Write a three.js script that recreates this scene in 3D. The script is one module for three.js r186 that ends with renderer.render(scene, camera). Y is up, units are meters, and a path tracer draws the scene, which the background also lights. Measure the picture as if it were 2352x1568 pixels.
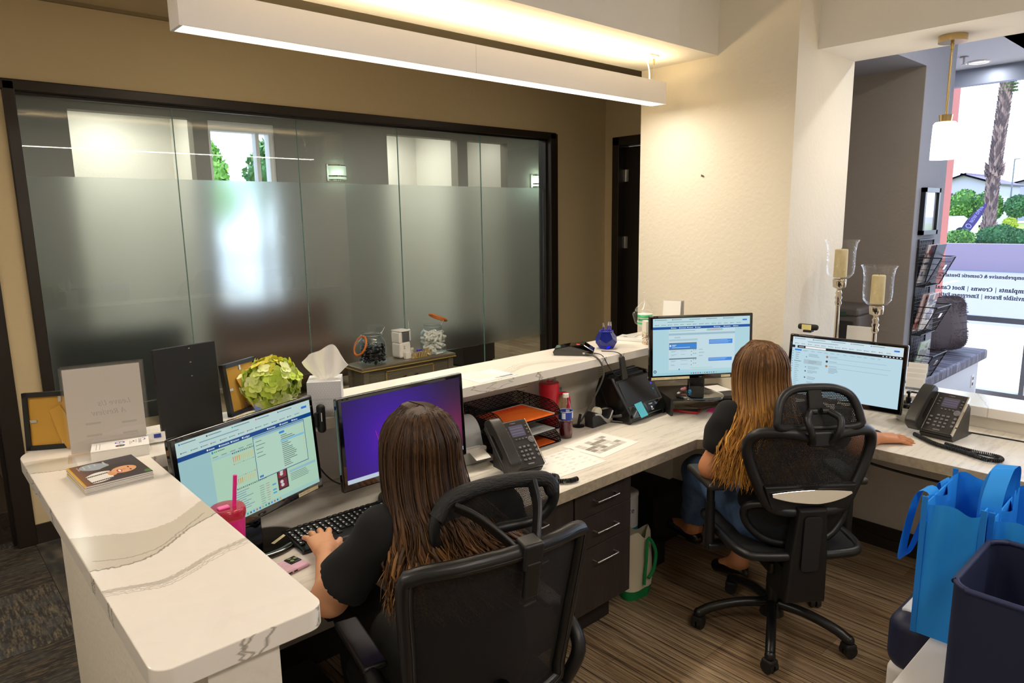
import * as THREE from 'three';
import { RoundedBoxGeometry } from 'three/addons/geometries/RoundedBoxGeometry.js';
import { mergeGeometries, mergeVertices, toCreasedNormals } from 'three/addons/utils/BufferGeometryUtils.js';
import { MarchingCubes } from 'three/addons/objects/MarchingCubes.js';
import { RectAreaLightUniformsLib } from 'three/addons/lights/RectAreaLightUniformsLib.js';
import { TextGeometry } from 'three/addons/geometries/TextGeometry.js';
import { FontLoader } from 'three/addons/loaders/FontLoader.js';

// ---------------------------------------------------------------- camera, sky, sun, exposure
RectAreaLightUniformsLib.init();
const scene = new THREE.Scene();
const renderer = new THREE.WebGLRenderer({ antialias: true });
renderer.toneMapping = THREE.LinearToneMapping;
renderer.toneMappingExposure = 0.97;
renderer.shadowMap.enabled = true;
const camera = new THREE.PerspectiveCamera(52.59, 2352 / 1568, 0.05, 400);
camera.position.set(0, 1.74, 0);
{
  const yaw = 0.732477, pitch = 0.176124, roll = -0.0152986;
  const fwd = new THREE.Vector3(Math.sin(yaw) * Math.cos(pitch), -Math.sin(pitch), -Math.cos(yaw) * Math.cos(pitch));
  const right = new THREE.Vector3(Math.cos(yaw), 0, Math.sin(yaw));
  const up = new THREE.Vector3().crossVectors(right, fwd);
  const r2 = right.clone().multiplyScalar(Math.cos(roll)).addScaledVector(up, Math.sin(roll));
  const u2 = up.clone().multiplyScalar(Math.cos(roll)).addScaledVector(right, -Math.sin(roll));
  camera.quaternion.setFromRotationMatrix(new THREE.Matrix4().makeBasis(r2, u2, fwd.clone().negate()));
}
{ // clear desert sky, pale towards the horizon
  const w = 256, h = 128, d = new Float32Array(w * h * 4);
  for (let j = 0; j < h; j++) {
    const e = (j + 0.5) / h * 180 - 90, t = Math.min(1, Math.max(0, e / 70)), k = Math.pow(t, 0.55);
    for (let i = 0; i < w; i++) d.set([3.7 * (1 - k) + 1.0 * k, 4.2 * (1 - k) + 1.8 * k, 5.0 * (1 - k) + 3.6 * k, 1], (j * w + i) * 4);
  }
  const t = new THREE.DataTexture(d, w, h, THREE.RGBAFormat, THREE.FloatType);
  t.mapping = THREE.EquirectangularReflectionMapping; t.magFilter = THREE.LinearFilter; t.needsUpdate = true;
  scene.background = t;
}
const sun = new THREE.DirectionalLight(0xfff1dd, 5.5);
sun.position.set(40, 60, 12); sun.target.position.set(8, 0, -2); sun.castShadow = true;
Object.assign(sun.shadow.camera, { left: -60, right: 60, top: 60, bottom: -60, far: 200 });
scene.add(sun, sun.target);

// ---------------------------------------------------------------- helpers
const PI = Math.PI, V = (x, y, z) => new THREE.Vector3(x, y, z), V2 = (x, y) => new THREE.Vector2(x, y);
function rng(seed) { return () => { seed = (seed + 0x6d2b79f5) | 0; let t = Math.imul(seed ^ (seed >>> 15), 1 | seed); t = (t + Math.imul(t ^ (t >>> 7), 61 | t)) ^ t; return ((t ^ (t >>> 14)) >>> 0) / 4294967296; }; }
const R = rng(77), rr = (a, b) => a + (b - a) * R();
const taken = new Map();
function numbered(n) { const k = taken.get(n) || 0; taken.set(n, k + 1); return k ? n + '_' + String(k).padStart(3, '0') : n; }
const M = (color, roughness = 0.6, o = {}) => new THREE.MeshPhysicalMaterial({ color, roughness, ...o });
const place = (g, x = 0, y = 0, z = 0, rx = 0, ry = 0, rz = 0) => { if (rx) g.rotateX(rx); if (rz) g.rotateZ(rz); if (ry) g.rotateY(ry); return g.translate(x, y, z); };
const bx = (w, h, d, x = 0, y = 0, z = 0, rx = 0, ry = 0, rz = 0) => place(new THREE.BoxGeometry(w, h, d), x, y, z, rx, ry, rz);
const b6 = (x0, x1, y0, y1, z0, z1) => bx(x1 - x0, y1 - y0, z1 - z0, (x0 + x1) / 2, (y0 + y1) / 2, (z0 + z1) / 2);
const rb = (w, h, d, r = 0.004, x = 0, y = 0, z = 0, rx = 0, ry = 0, rz = 0, s = 2) => place(new RoundedBoxGeometry(w, h, d, s, Math.min(r, w / 2.01, h / 2.01, d / 2.01)), x, y, z, rx, ry, rz);
const cyl = (r0, r1, h, x = 0, y = 0, z = 0, seg = 24, rx = 0, ry = 0, rz = 0, open = false) => place(new THREE.CylinderGeometry(r1, r0, h, seg, 1, open), x, y, z, rx, ry, rz);
const sph = (r, x = 0, y = 0, z = 0, sx = 1, sy = 1, sz = 1, a = 20, b = 14) => new THREE.SphereGeometry(r, a, b).scale(sx, sy, sz).translate(x, y, z);
const tor = (r, t, x = 0, y = 0, z = 0, rx = 0, ry = 0, arc = PI * 2) => place(new THREE.TorusGeometry(r, t, 10, 28, arc), x, y, z, rx, ry);
const lathe = (pts, seg = 32, x = 0, y = 0, z = 0) => new THREE.LatheGeometry(pts.map((p) => V2(p[0], p[1])), seg).translate(x, y, z);
const curve = (pts, closed = false, t = 0.5) => new THREE.CatmullRomCurve3(pts.map((p) => V(...p)), closed, 'catmullrom', t);
const tube = (pts, r, n = 24, m = 8, closed = false) => new THREE.TubeGeometry(curve(pts, closed), n, r, m, closed);
const shapeOf = (pts) => new THREE.Shape(pts.map((p) => V2(p[0], p[1])));
const extr = (shape, depth, bevel = 0, o = {}) => new THREE.ExtrudeGeometry(shape, { depth, bevelEnabled: bevel > 0, bevelSize: bevel, bevelThickness: bevel, bevelSegments: 2, curveSegments: 10, ...o });
function rrect(w, h, r, x = 0, y = 0) { const s = new THREE.Shape(), a = x - w / 2, b = y - h / 2; s.moveTo(a + r, b); s.lineTo(a + w - r, b); s.absarc(a + w - r, b + r, r, -PI / 2, 0); s.lineTo(a + w, b + h - r); s.absarc(a + w - r, b + h - r, r, 0, PI / 2); s.lineTo(a + r, b + h); s.absarc(a + r, b + h - r, r, PI / 2, PI); s.lineTo(a, b + r); s.absarc(a + r, b + r, r, PI, PI * 1.5); return s; }
function merge(list) {
  const l = list.map((g) => { let q = g.index ? g.toNonIndexed() : g; for (const k of Object.keys(q.attributes)) if (!['position', 'normal', 'uv'].includes(k)) q.deleteAttribute(k); if (!q.attributes.uv) q.setAttribute('uv', new THREE.BufferAttribute(new Float32Array(q.attributes.position.count * 2), 2)); if (!q.attributes.normal) q.computeVertexNormals(); return q; });
  return l.length === 1 ? l[0] : mergeGeometries(l);
}
// texture coordinates in metres, chosen by the way each face points
function uvm(g, s = 1) {
  const q = g.index ? g.toNonIndexed() : g, p = q.attributes.position, n = q.attributes.normal, uv = new Float32Array(p.count * 2);
  for (let i = 0; i < p.count; i += 3) {
    let nx = 0, ny = 0, nz = 0; for (let k = i; k < i + 3; k++) { nx += Math.abs(n.getX(k)); ny += Math.abs(n.getY(k)); nz += Math.abs(n.getZ(k)); }
    for (let k = i; k < i + 3; k++) { const x = p.getX(k), y = p.getY(k), z = p.getZ(k); const [u, v] = ny >= nx && ny >= nz ? [x, z] : nx >= nz ? [z, y] : [x, y]; uv[2 * k] = u / s; uv[2 * k + 1] = v / s; }
  }
  q.setAttribute('uv', new THREE.BufferAttribute(uv, 2)); return q;
}
function part(name, geo, mat, parent, x = 0, y = 0, z = 0, rx = 0, ry = 0, rz = 0) {
  const m = new THREE.Mesh(Array.isArray(geo) ? merge(geo) : geo, mat); m.name = name; m.position.set(x, y, z); m.rotation.set(rx, ry, rz); m.castShadow = m.receiveShadow = true; parent.add(m); return m;
}
function tag(o, label, category, group) { o.userData.label = label; o.userData.category = category; if (group) o.userData.group = group; return o; }
function thing(name, label, category, [x, y, z] = [0, 0, 0], turn = 0, group) { const o = new THREE.Group(); o.name = numbered(name); o.position.set(x, y, z); o.rotation.y = turn; scene.add(o); return tag(o, label, category, group); }
function single(name, label, category, geo, mat, [x, y, z] = [0, 0, 0], turn = 0, group) { const m = part(numbered(name), geo, mat, scene, x, y, z, 0, turn, 0); return tag(m, label, category, group); }
function struct(name, geo, mat, parent) { const m = part(parent ? name : numbered(name), geo, mat, parent || scene); if (!parent) m.userData.kind = 'structure'; return m; }
function structGroup(name) { const o = new THREE.Group(); o.name = numbered(name); o.userData.kind = 'structure'; scene.add(o); return o; }
function copy(o, [x, y, z], turn, label) { const c = o.clone(); c.name = numbered(o.name.replace(/_\d{3}$/, '')); c.position.set(x, y, z); c.rotation.y = turn; c.userData = { ...o.userData }; if (label) c.userData.label = label; scene.add(c); return c; }
function area(w, h, color, k, [x, y, z], [tx, ty, tz]) { const l = new THREE.RectAreaLight(color, k, w, h); l.position.set(x, y, z); l.lookAt(tx, ty, tz); scene.add(l); return l; }

// tileable value noise
const perm = (() => { const r = rng(5), a = new Float32Array(65536); for (let i = 0; i < a.length; i++) a[i] = r(); return a; })();
const lat = (x, y, px, py) => perm[((((x % px) + px) % px) * 131 + (((y % py) + py) % py) * 2477) & 65535];
function vn(x, y, px, py) { const xi = Math.floor(x), yi = Math.floor(y), fx = x - xi, fy = y - yi, u = fx * fx * (3 - 2 * fx), v = fy * fy * (3 - 2 * fy); const a = lat(xi, yi, px, py), b = lat(xi + 1, yi, px, py), c = lat(xi, yi + 1, px, py), d = lat(xi + 1, yi + 1, px, py); return a + (b - a) * u + (c - a) * v + (a - b - c + d) * u * v; }
function fbm(u, v, px, py, o = 4) { let s = 0, a = 0.5, t = 0; for (let i = 0; i < o; i++) { s += a * vn(u * px + i * 17, v * py + i * 9, px, py); t += a; a *= 0.5; px *= 2; py *= 2; } return s / t; }
function tex(w, h, f, srgb = true, rep = true) {
  const d = new Uint8Array(w * h * 4); for (let j = 0; j < h; j++) for (let i = 0; i < w; i++) { const c = f((i + 0.5) / w, (j + 0.5) / h, i, j), k = (j * w + i) * 4; if (typeof c === 'number') { d[k] = d[k + 1] = d[k + 2] = Math.max(0, Math.min(255, c * 255)); } else for (let q = 0; q < 3; q++) d[k + q] = Math.max(0, Math.min(255, c[q])); d[k + 3] = 255; }
  const t = new THREE.DataTexture(d, w, h); if (srgb) t.colorSpace = THREE.SRGBColorSpace; if (rep) t.wrapS = t.wrapT = THREE.RepeatWrapping; t.magFilter = THREE.LinearFilter; t.minFilter = THREE.LinearMipmapLinearFilter; t.generateMipmaps = true; t.needsUpdate = true; return t;
}
function canvasTex(w, h, draw, rep = false) { const c = document.createElement('canvas'); c.width = w; c.height = h; const x = c.getContext('2d'); draw(x, w, h); const t = new THREE.CanvasTexture(c); t.colorSpace = THREE.SRGBColorSpace; if (rep) t.wrapS = t.wrapT = THREE.RepeatWrapping; return t; }
const mix3 = (a, b, t) => [a[0] + (b[0] - a[0]) * t, a[1] + (b[1] - a[1]) * t, a[2] + (b[2] - a[2]) * t];
// pictures on flat faces: a plane w x h with the print, facing +z
const print = (w, h) => new THREE.PlaneGeometry(w, h);

// ---------------------------------------------------------------- shared materials
const peel = tex(256, 256, (u, v) => fbm(u, v, 40, 40, 3), false);
const wallMat = (c) => M(c, 0.85, { bumpMap: peel, bumpScale: 0.0012 });
const mCream = wallMat(0xece4d2), mTaupe = wallMat(0x8f8478), mGrey = wallMat(0x9a9ba3), mBack = wallMat(0x96928a), mWhiteWall = wallMat(0xeeece6), mCeil = wallMat(0xf1ede4), mCreamShaded = wallMat(0xd0bd97), mCeilLobby = wallMat(0xd6d8dc);  // the corridor tan is the cream paint with dimmer, warmer light coloured in
const mDarkTrim = M(0x241c16, 0.42), mBase = M(0x2a221c, 0.5);
const mBlack = M(0x0b0b0c, 0.38), mBlackGloss = M(0x050506, 0.08, { clearcoat: 1, clearcoatRoughness: 0.03 }), mBlackMatte = M(0x141414, 0.65), mSteel = M(0xc8c6c2, 0.28, { metalness: 1 }), mChrome = M(0xe8e4dc, 0.06, { metalness: 1 }), mBrass = M(0xbfa878, 0.25, { metalness: 1 });
const mWhite = M(0xf0eeea, 0.4), mPaper = M(0xf3f1ec, 0.8), mWhiteGloss = M(0xf3f2f0, 0.15), mGreyPlastic = M(0x9a9fa3, 0.42), mCharcoal = M(0x232326, 0.45);
const mGlass = M(0xffffff, 0.0, { transmission: 1, thickness: 0, ior: 1.5 });
const mSolidGlass = M(0xffffff, 0.0, { transmission: 1, thickness: 0.01, ior: 1.45 });
const font = await new FontLoader().loadAsync('fonts/droid/droid_serif_bold.typeface.json');
// ---------------------------------------------------------------- the room
const sw = (g) => uvm(g, 0.6);
const plankTex = [0, 1, 2, 3].map((k) => tex(128, 1024, (u, v) => {
  const w = fbm(u + 0.07 * Math.sin(v * 6.28 * (1 + k % 2) + k), v, 14, 2, 4), f = fbm(u, v, 64, 4, 3), g = fbm(u + k * 0.2, v, 3, 2, 2);
  const s = Math.pow(Math.abs(Math.sin((u * 5 + w * 2.6 + k) * 3.1416)), 0.7);
  let c = mix3([112, 92, 69], [198, 172, 136], 0.1 + 0.6 * s * 0.7 + 0.4 * g); c = mix3(c, [58, 46, 35], Math.min(0.85, Math.max(0, f - 0.5) * 3.4)); c = mix3(c, [196, 174, 140], Math.max(0, w - 0.6) * 1.5); return c;
}));
const plankMats = []; for (const t of plankTex) for (const c of [0xffffff, 0xe6e0da]) plankMats.push(M(c, 0.42, { map: t }));
function layPlanks(parent, x0, x1, z0, z1, w = 0.18, len = 1.22) {
  let k = 0;
  for (let x = x0; x < x1 - 0.01; x += w, k++) {
    let z = z0 - [0.1, 0.55, 0.85, 0.3, 0.7][k % 5] * len;
    for (; z < z1; z += len) {
      const a = Math.max(z, z0), b = Math.min(z + len, z1); if (b - a < 0.03) continue;
      const ww = Math.min(w, x1 - x) - 0.0012, g = new THREE.BoxGeometry(ww, 0.012, b - a - 0.0012), uv = g.attributes.uv, p = g.attributes.position;
      for (let i = 0; i < p.count; i++) uv.setXY(i, (p.getX(i) + ww / 2) / w, (p.getZ(i) + (a + b) / 2 - z) / len);
      part('plank', g, plankMats[(k * 5 + Math.floor((z + 20) * 3)) % plankMats.length], parent, x + ww / 2, -0.006, (a + b) / 2);
    }
  }
}
const slabMat = M(0x6b6259, 0.9);
const floor = struct('floor', b6(-2.3, 7.6, -0.2, -0.013, -9.3, 2.6), slabMat);
layPlanks(floor, 0.42, 3.8, -2.45, 0.4);
layPlanks(floor, 3.8, 7.48, -2.7, 2.2, 0.18, 1.22);
{ // wood floor of the room behind the glass: only a strip of it can be seen under the frosting
  layPlanks(floor, 3.6, 7.2, -7.55, -4.58, 0.18, 1.22);
  struct('floor_board', b6(-1.2, 3.6, -0.012, 0, -7.6, -4.58), plankMats[0], floor);
}
{ // carpet tiles, each quarter-turned against its neighbour
  const carpetTex = tex(512, 512, (u, v) => { const a = fbm(u, v, 90, 10, 2), b = fbm(u, v, 128, 40, 2), c = fbm(u, v, 6, 6, 2); const t = a * 0.75 + b * 0.5 - 0.2; let q = mix3([44, 41, 39], [122, 108, 84], Math.max(0, Math.min(1, (t - 0.28) * 2.2))); return mix3(q, [78, 82, 86], c > 0.55 ? 0.45 : 0.12); });
  const cm = [M(0xffffff, 0.95, { map: carpetTex, bumpMap: carpetTex, bumpScale: 0.004 }), M(0xd9d4cc, 0.95, { map: carpetTex, bumpMap: carpetTex, bumpScale: 0.004 })];
  const g = uvm(rb(0.597, 0.012, 0.597, 0.003, 0, -0.006, 0), 0.6);
  for (let i = -4; i < 1; i++) for (let j = -11; j < 4; j++) part('carpet_tile', g, cm[(i + j + 20) % 2], floor, 0.12 + i * 0.6, 0, j * 0.6, 0, (i + j) % 2 ? PI / 2 : 0);
  struct('floor_carpet', b6(0.42, 5.24, -0.012, 0, -4.57, -2.45), cm[0], floor);
}
// wall with the internal window, and its door opening on the carpet side
struct('wall_back', [sw(b6(0.43, 5.3, 2.477, 3.1, -4.57, -4.45)), sw(b6(-2.3, 0.43, 2.46, 3.1, -4.57, -4.45)), sw(b6(0.43, 0.55, 0, 2.477, -4.57, -4.45)), sw(b6(4.565, 5.3, 0, 2.477, -4.57, -4.45)), sw(b6(0.55, 4.565, 0, 0.1, -4.57, -4.45)), sw(b6(-2.3, -0.62, 0, 2.46, -4.57, -4.45))], mCreamShaded);
struct('reveal_shade_strip_1', b6(-2.3, 5.24, 2.882, 2.9, -4.45, -4.43), M(0x8d7c5c, 0.7));  // strip coloured darker to stand for the shade in a recessed reveal gap
struct('baseboard_back', [b6(0.43, 0.56, 0, 0.11, -4.45, -4.438), b6(4.56, 5.24, 0, 0.11, -4.45, -4.438)], mBase);
{ const w = structGroup('door_1'); part('door_frame', [rb(0.09, 2.46, 0.15, 0.006, 0.385, 1.23, -4.51), rb(0.09, 2.46, 0.15, 0.006, -0.575, 1.23, -4.51), rb(1.05, 0.08, 0.15, 0.006, -0.095, 2.42, -4.51)], mDarkTrim, w); part('door_stop', [b6(0.325, 0.342, 0, 2.38, -4.53, -4.49)], mDarkTrim, w); part('strike_plate', bx(0.004, 0.07, 0.03, 0.339, 1.02, -4.47), mSteel, w); }
struct('wall_hall', [sw(b6(-2.3, 0.6, 0, 3.1, -6.5, -6.4))], mGrey); struct('baseboard_hall', b6(-2.3, 0.6, 0, 0.12, -6.4, -6.388), mBase);
struct('wall_hall_side', sw(b6(0.5, 0.6, 0, 3.1, -6.4, -4.57)), mGrey);
// internal window: frame, five panes, frosted film on each
{
  const w = structGroup('window_1'), z = -4.52, x0 = 0.6, x1 = 4.475, y0 = 0.16, y1 = 2.425;
  part('frame_head', rb(x1 - x0 + 0.14, 0.055, 0.16, 0.006, (x0 + x1) / 2, 2.45, -4.505), mDarkTrim, w);
  part('frame_head_bead', bx(x1 - x0, 0.02, 0.03, (x0 + x1) / 2, 2.418, -4.49), mDarkTrim, w);
  part('frame_sill', rb(x1 - x0 + 0.14, 0.06, 0.16, 0.006, (x0 + x1) / 2, 0.13, -4.505), mDarkTrim, w);
  part('frame_jamb', rb(0.055, 2.4, 0.16, 0.006, 0.575, 1.27, -4.505), mDarkTrim, w);
  part('frame_jamb', rb(0.09, 2.4, 0.16, 0.006, 4.52, 1.27, -4.505), mDarkTrim, w);
  part('frame_jamb_bead', bx(0.02, 2.3, 0.03, 4.468, 1.27, -4.49), mDarkTrim, w);
  const xs = [0.6, 1.375, 2.155, 2.945, 3.745, 4.475];
  const frost = M(0xf2f6f6, 0.3, { transmission: 1, thickness: 0.004, ior: 1.18, specularIntensity: 0.3 });
  const tint = M(0xe4f0ee, 0.0, { transmission: 1, thickness: 0, ior: 1.5 }), edge = M(0x9fc4bd, 0.15, { transmission: 0.5, thickness: 0 });
  for (let i = 0; i < 5; i++) {
    const a = xs[i] + 0.003, b = xs[i + 1] - 0.003, p = part('pane', new THREE.PlaneGeometry(b - a, y1 - y0), tint, w, (a + b) / 2, (y0 + y1) / 2, z);
    part('frosted_film', bx(b - a, 1.325, 0.003, 0, 1.34 - (y0 + y1) / 2, -0.006), frost, p);
    if (i) part('pane_edge', bx(0.004, y1 - y0, 0.01, xs[i], (y0 + y1) / 2, z), edge, w);
  }
}
// end wall of the corridor with a dark door
struct('wall_end', [sw(b6(5.24, 5.36, 2.47, 3.1, -4.45, -2.6)), sw(b6(5.24, 5.36, 0, 2.47, -4.45, -4.33)), sw(b6(5.24, 5.36, 0, 2.47, -3.2, -2.6))], mCreamShaded);
{ const w = structGroup('door_2'); part('door_frame', [rb(0.15, 2.47, 0.08, 0.006, 5.27, 1.235, -4.29), rb(0.15, 2.47, 0.08, 0.006, 5.27, 1.235, -3.24), rb(0.15, 0.08, 1.13, 0.006, 5.27, 2.43, -3.765)], mDarkTrim, w); part('door_leaf', rb(0.045, 2.38, 0.97, 0.004, 5.3, 1.19, -3.765), M(0x17110c, 0.4), w);
  for (const y of [2.12, 1.5, 0.35]) part('hinge', [bx(0.006, 0.11, 0.07, 5.268, y, -4.225), cyl(0.007, 0.007, 0.11, 5.262, y, -4.22, 10)], mSteel, w); }
struct('baseboard_end', b6(5.228, 5.24, 0, 0.11, -4.45, -4.33), mBase);
// column, soffit, beam, ceiling
struct('column_wall', sw(b6(3.5, 4.17, 0, 3.1, -2.695, -1.731)), mCream);
struct('column_screw', [cyl(0.004, 0.006, 0.006, 3.497, 1.96, -2.25, 8, 0, 0, PI / 2), bx(0.002, 0.012, 0.006, 3.498, 1.963, -2.26)], M(0x5b4a38, 0.5));
const soffit = struct('soffit_beam', sw(b6(-2.3, 3.5, 2.594, 3.1, -2.695, -2.183)), mCeil);
struct('beam_opening', sw(b6(3.716, 4.17, 2.575, 3.1, -1.731, 2.5)), mCeil);
struct('ceiling', sw(b6(-2.4, 4.17, 3.1, 3.25, -4.6, 2.6)), mCeil);
struct('ceiling_corridor', sw(b6(-2.3, 5.3, 2.9, 3.1, -4.45, -2.695)), mCreamShaded);
struct('ceiling_lobby', [sw(b6(4.17, 7.6, 3.0, 3.25, -2.7, -1.55)), sw(b6(4.17, 5.2, 3.0, 3.25, -1.55, 2.6)), sw(b6(5.2, 7.6, 3.25, 3.35, -1.55, 2.6))], mCeilLobby);
struct('ceiling_coffer_side', [sw(b6(5.19, 7.6, 3.0, 3.26, -1.56, -1.55))], mCeilLobby);
// low walls under the counters
struct('wall_counter', [sw(b6(0.3, 3.5, 0, 1.03, -2.48, -2.4)), sw(b6(0.3, 0.42, 0, 1.03, -2.4, -1.08))], wallMat(0xe4ddd0));
struct('wall_counter_lobby', sw(b6(3.72, 3.93, 0, 0.8, -1.731, 2.3)), wallMat(0xe4ddd0));
struct('baseboard_desk', [b6(3.706, 3.72, 0, 0.12, -1.73, 2.3), b6(0.42, 3.5, 0, 0.12, -2.4, -2.388), b6(3.486, 3.5, 0, 0.12, -2.4, -1.73)], mBase);
// behind the camera
struct('wall_front', sw(b6(-2.4, 7.6, 0, 3.25, 2.5, 2.6)), mCream);
struct('wall_left', sw(b6(-2.4, -2.3, 0, 3.25, -9.3, 2.5)), mCream);
// room behind the glass: grey wall with openings
{
  const o = [[1.41, 2.5], [2.65, 3.36], [4.8, 5.9], [6.07, 6.8]], g = [sw(b6(-2.4, 7.62, 2.79, 3.35, -7.75, -7.6)), sw(b6(-2.4, -1.2, 0, 2.79, -7.75, -7.6))]; let x = -1.2;
  for (const [a, b] of [...o, [7.62, 8]]) { g.push(sw(b6(x, a, 0, 2.79, -7.75, -7.6))); x = b; }
  g.push(sw(b6(2.65, 3.36, 0, 0.85, -7.75, -7.6)));
  struct('wall_inner', g, mBack);
  struct('wall_inner_side', [sw(b6(7.5, 7.62, 0, 3.1, -7.6, -2.7)), sw(b6(-1.3, -1.2, 0, 3.1, -9.3, -6.5))], mBack);
  struct('ceiling_inner', [sw(b6(-1.3, 7.62, 2.95, 3.1, -7.75, -4.57)), sw(b6(1.15, 2.66, 2.95, 3.1, -8.75, -7.75)), sw(b6(4.5, 7.0, 2.95, 3.1, -8.75, -7.75))], M(0xcfd0d0, 0.9));
  struct('wall_alcove', [sw(b6(1.2, 2.6, 0, 2.95, -8.75, -8.65)), sw(b6(1.15, 1.25, 0, 2.95, -8.65, -7.75)), sw(b6(2.6, 2.66, 0, 2.95, -8.65, -7.75)), sw(b6(4.6, 5.95, 0, 2.95, -8.75, -8.65)), sw(b6(4.5, 4.6, 0, 2.95, -8.65, -7.75)), sw(b6(5.95, 6.05, 0, 2.95, -8.65, -7.75)), sw(b6(6.05, 7.0, 0, 2.95, -8.75, -8.65)), sw(b6(6.9, 7.0, 0, 2.95, -8.65, -7.75))], mWhiteWall);
  const f = structGroup('window_2'); part('frame', [b6(2.66, 3.36, 2.69, 2.79, -7.74, -7.62), b6(3.3, 3.36, 0.85, 2.69, -7.74, -7.62), b6(3.16, 3.2, 0.85, 2.69, -7.74, -7.64), b6(2.65, 2.68, 0.85, 2.69, -7.74, -7.62), b6(2.65, 3.36, 0.82, 0.87, -7.74, -7.62)], mWhite, f);
  part('pane', new THREE.PlaneGeometry(0.48, 1.82), mGlass, f, 2.92, 1.78, -7.69);
}
// lobby: recess, stub wall, storefront
struct('wall_stub', sw(b6(5.21, 5.785, 0, 3.0, -2.6, -1.7)), mGrey);
struct('wall_recess', sw(b6(5.2, 5.21, 0, 2.68, -2.6, -1.7005)), mTaupe);
struct('wall_recess_back', sw(b6(4.17, 5.2, 0, 2.68, -2.7, -2.6)), mTaupe);
struct('ceiling_recess', sw(b6(4.17, 5.21, 2.68, 3.0, -2.7, -1.7)), mGrey);
struct('wall_bench', sw(b6(5.785, 7.5, 0, 3.0, -2.5, -2.4)), mGrey);
{
  const w = structGroup('window_3'), fm = M(0x8f96a4, 0.4, { metalness: 0.3 });
  part('frame_head', b6(7.45, 7.55, 2.86, 3.0, -2.5, 2.5), fm, w); part('frame_bar', b6(7.47, 7.53, 0.735, 0.785, -2.5, 2.5), fm, w); part('frame_sill', b6(7.45, 7.55, 0, 0.1, -2.5, 2.5), fm, w);
  for (const z of [-2.47, -1.43, 0.1, 1.6, 2.47]) part('frame_post', b6(7.45, 7.55, 0.1, z === -1.43 ? 0.72 : 2.86, z - 0.018, z + 0.018), fm, w);
  const st = [-2.44, 0.07, 0.13, 1.57, 1.63, 2.44]; for (let i = 0; i < 6; i += 2) { part('pane', new THREE.PlaneGeometry(st[i + 1] - st[i], 2.07), mGlass, w, 7.5, 1.825, (st[i] + st[i + 1]) / 2, 0, -PI / 2); part('pane', new THREE.PlaneGeometry(st[i + 1] - st[i], 0.62), mGlass, w, 7.5, 0.41, (st[i] + st[i + 1]) / 2, 0, -PI / 2); }
}
struct('roof', [b6(-2.6, 8.9, 3.35, 3.6, -7.9, 2.8), b6(1.1, 2.7, 3.1, 3.35, -8.8, -7.75), b6(4.45, 7.05, 3.1, 3.35, -8.8, -7.75)], M(0xb9aa94, 0.9));  // the overhang past the storefront is unseen, added to keep the sun out

// ---------------------------------------------------------------- lamps
{
  const t = thing('linear_pendant_light', 'long white linear pendant light hanging under the soffit', 'light', [2.05, 2.35, -2.437]), Lg = 2.53, hm = M(0xf2efee, 0.45);
  part('housing', [b6(-Lg / 2, Lg / 2, 0, 0.117, -0.047, -0.044), b6(-Lg / 2, Lg / 2, 0, 0.117, 0.044, 0.047), b6(-Lg / 2, Lg / 2, 0.05, 0.06, -0.044, 0.044)], hm, t);
  for (const s of [-1, 1]) part('end_cap', rb(0.012, 0.119, 0.096, 0.002, s * (Lg / 2 + 0.004), 0.0585, 0), hm, t);
  part('seam', bx(0.0008, 0.117, 0.0003, -0.08, 0.0585, 0.0472), mGreyPlastic, t);
  part('diffuser', bx(Lg - 0.01, 0.004, 0.087, 0, 0.003, 0), M(0xffffff, 0.6, { emissive: 0xfff4e2, emissiveIntensity: 3 }), t);
  part('uplight_diffuser', bx(Lg - 0.01, 0.004, 0.087, 0, 0.1, 0), M(0xffffff, 0.6, { emissive: 0xffe2b0, emissiveIntensity: 3 }), t);
  part('canopy', rb(0.085, 0.01, 0.105, 0.002, 1.15, 0.239, 0.005), hm, t);
  part('canopy', rb(0.085, 0.01, 0.105, 0.002, -1.15, 0.239, 0.005), hm, t);
  part('power_cable', tube([[1.14, 0.236, 0], [1.165, 0.2, 0.004], [1.178, 0.15, 0.004], [1.178, 0.06, 0]], 0.0035, 20, 8), hm, t);
  for (const x of [1.22, -1.22]) { const wr = part('suspension_wire', cyl(0.0009, 0.0009, 0.13, x, 0.175, 0, 6), mSteel, t); part('wire_grip', cyl(0.005, 0.005, 0.03, x, 0.225, 0, 10), mBrass, wr); }
  area(Lg - 0.02, 0.085, 0xfff3e2, 35, [2.05, 2.347, -2.437], [2.05, 0, -2.437]);
  area(Lg - 0.02, 0.085, 0xffe0ac, 14, [2.05, 2.468, -2.437], [2.05, 5, -2.437]);
}
{ // flat ceiling panels over the work area, behind the camera
  const p = [[0.6, 0.9], [2.3, 0.9], [-1.2, -1.4]];
  p.forEach(([x, z], i) => { const t = thing('ceiling_panel_light', ['square white ceiling panel light over the work area', 'square white ceiling panel light over the shelf with totes', 'square white ceiling panel light over the carpet walkway'][i], 'light', [x, 3.1, z], 0); part('frame', [rb(0.62, 0.02, 0.62, 0.004, 0, -0.008, 0)], mWhite, t); part('diffuser', bx(0.57, 0.004, 0.57, 0, -0.021, 0), M(0xffffff, 0.6, { emissive: 0xfff2df, emissiveIntensity: 3 }), t); area(0.56, 0.56, 0xfff4ea, 26, [x, 3.072, z], [x, 0, z]); });
}
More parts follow.
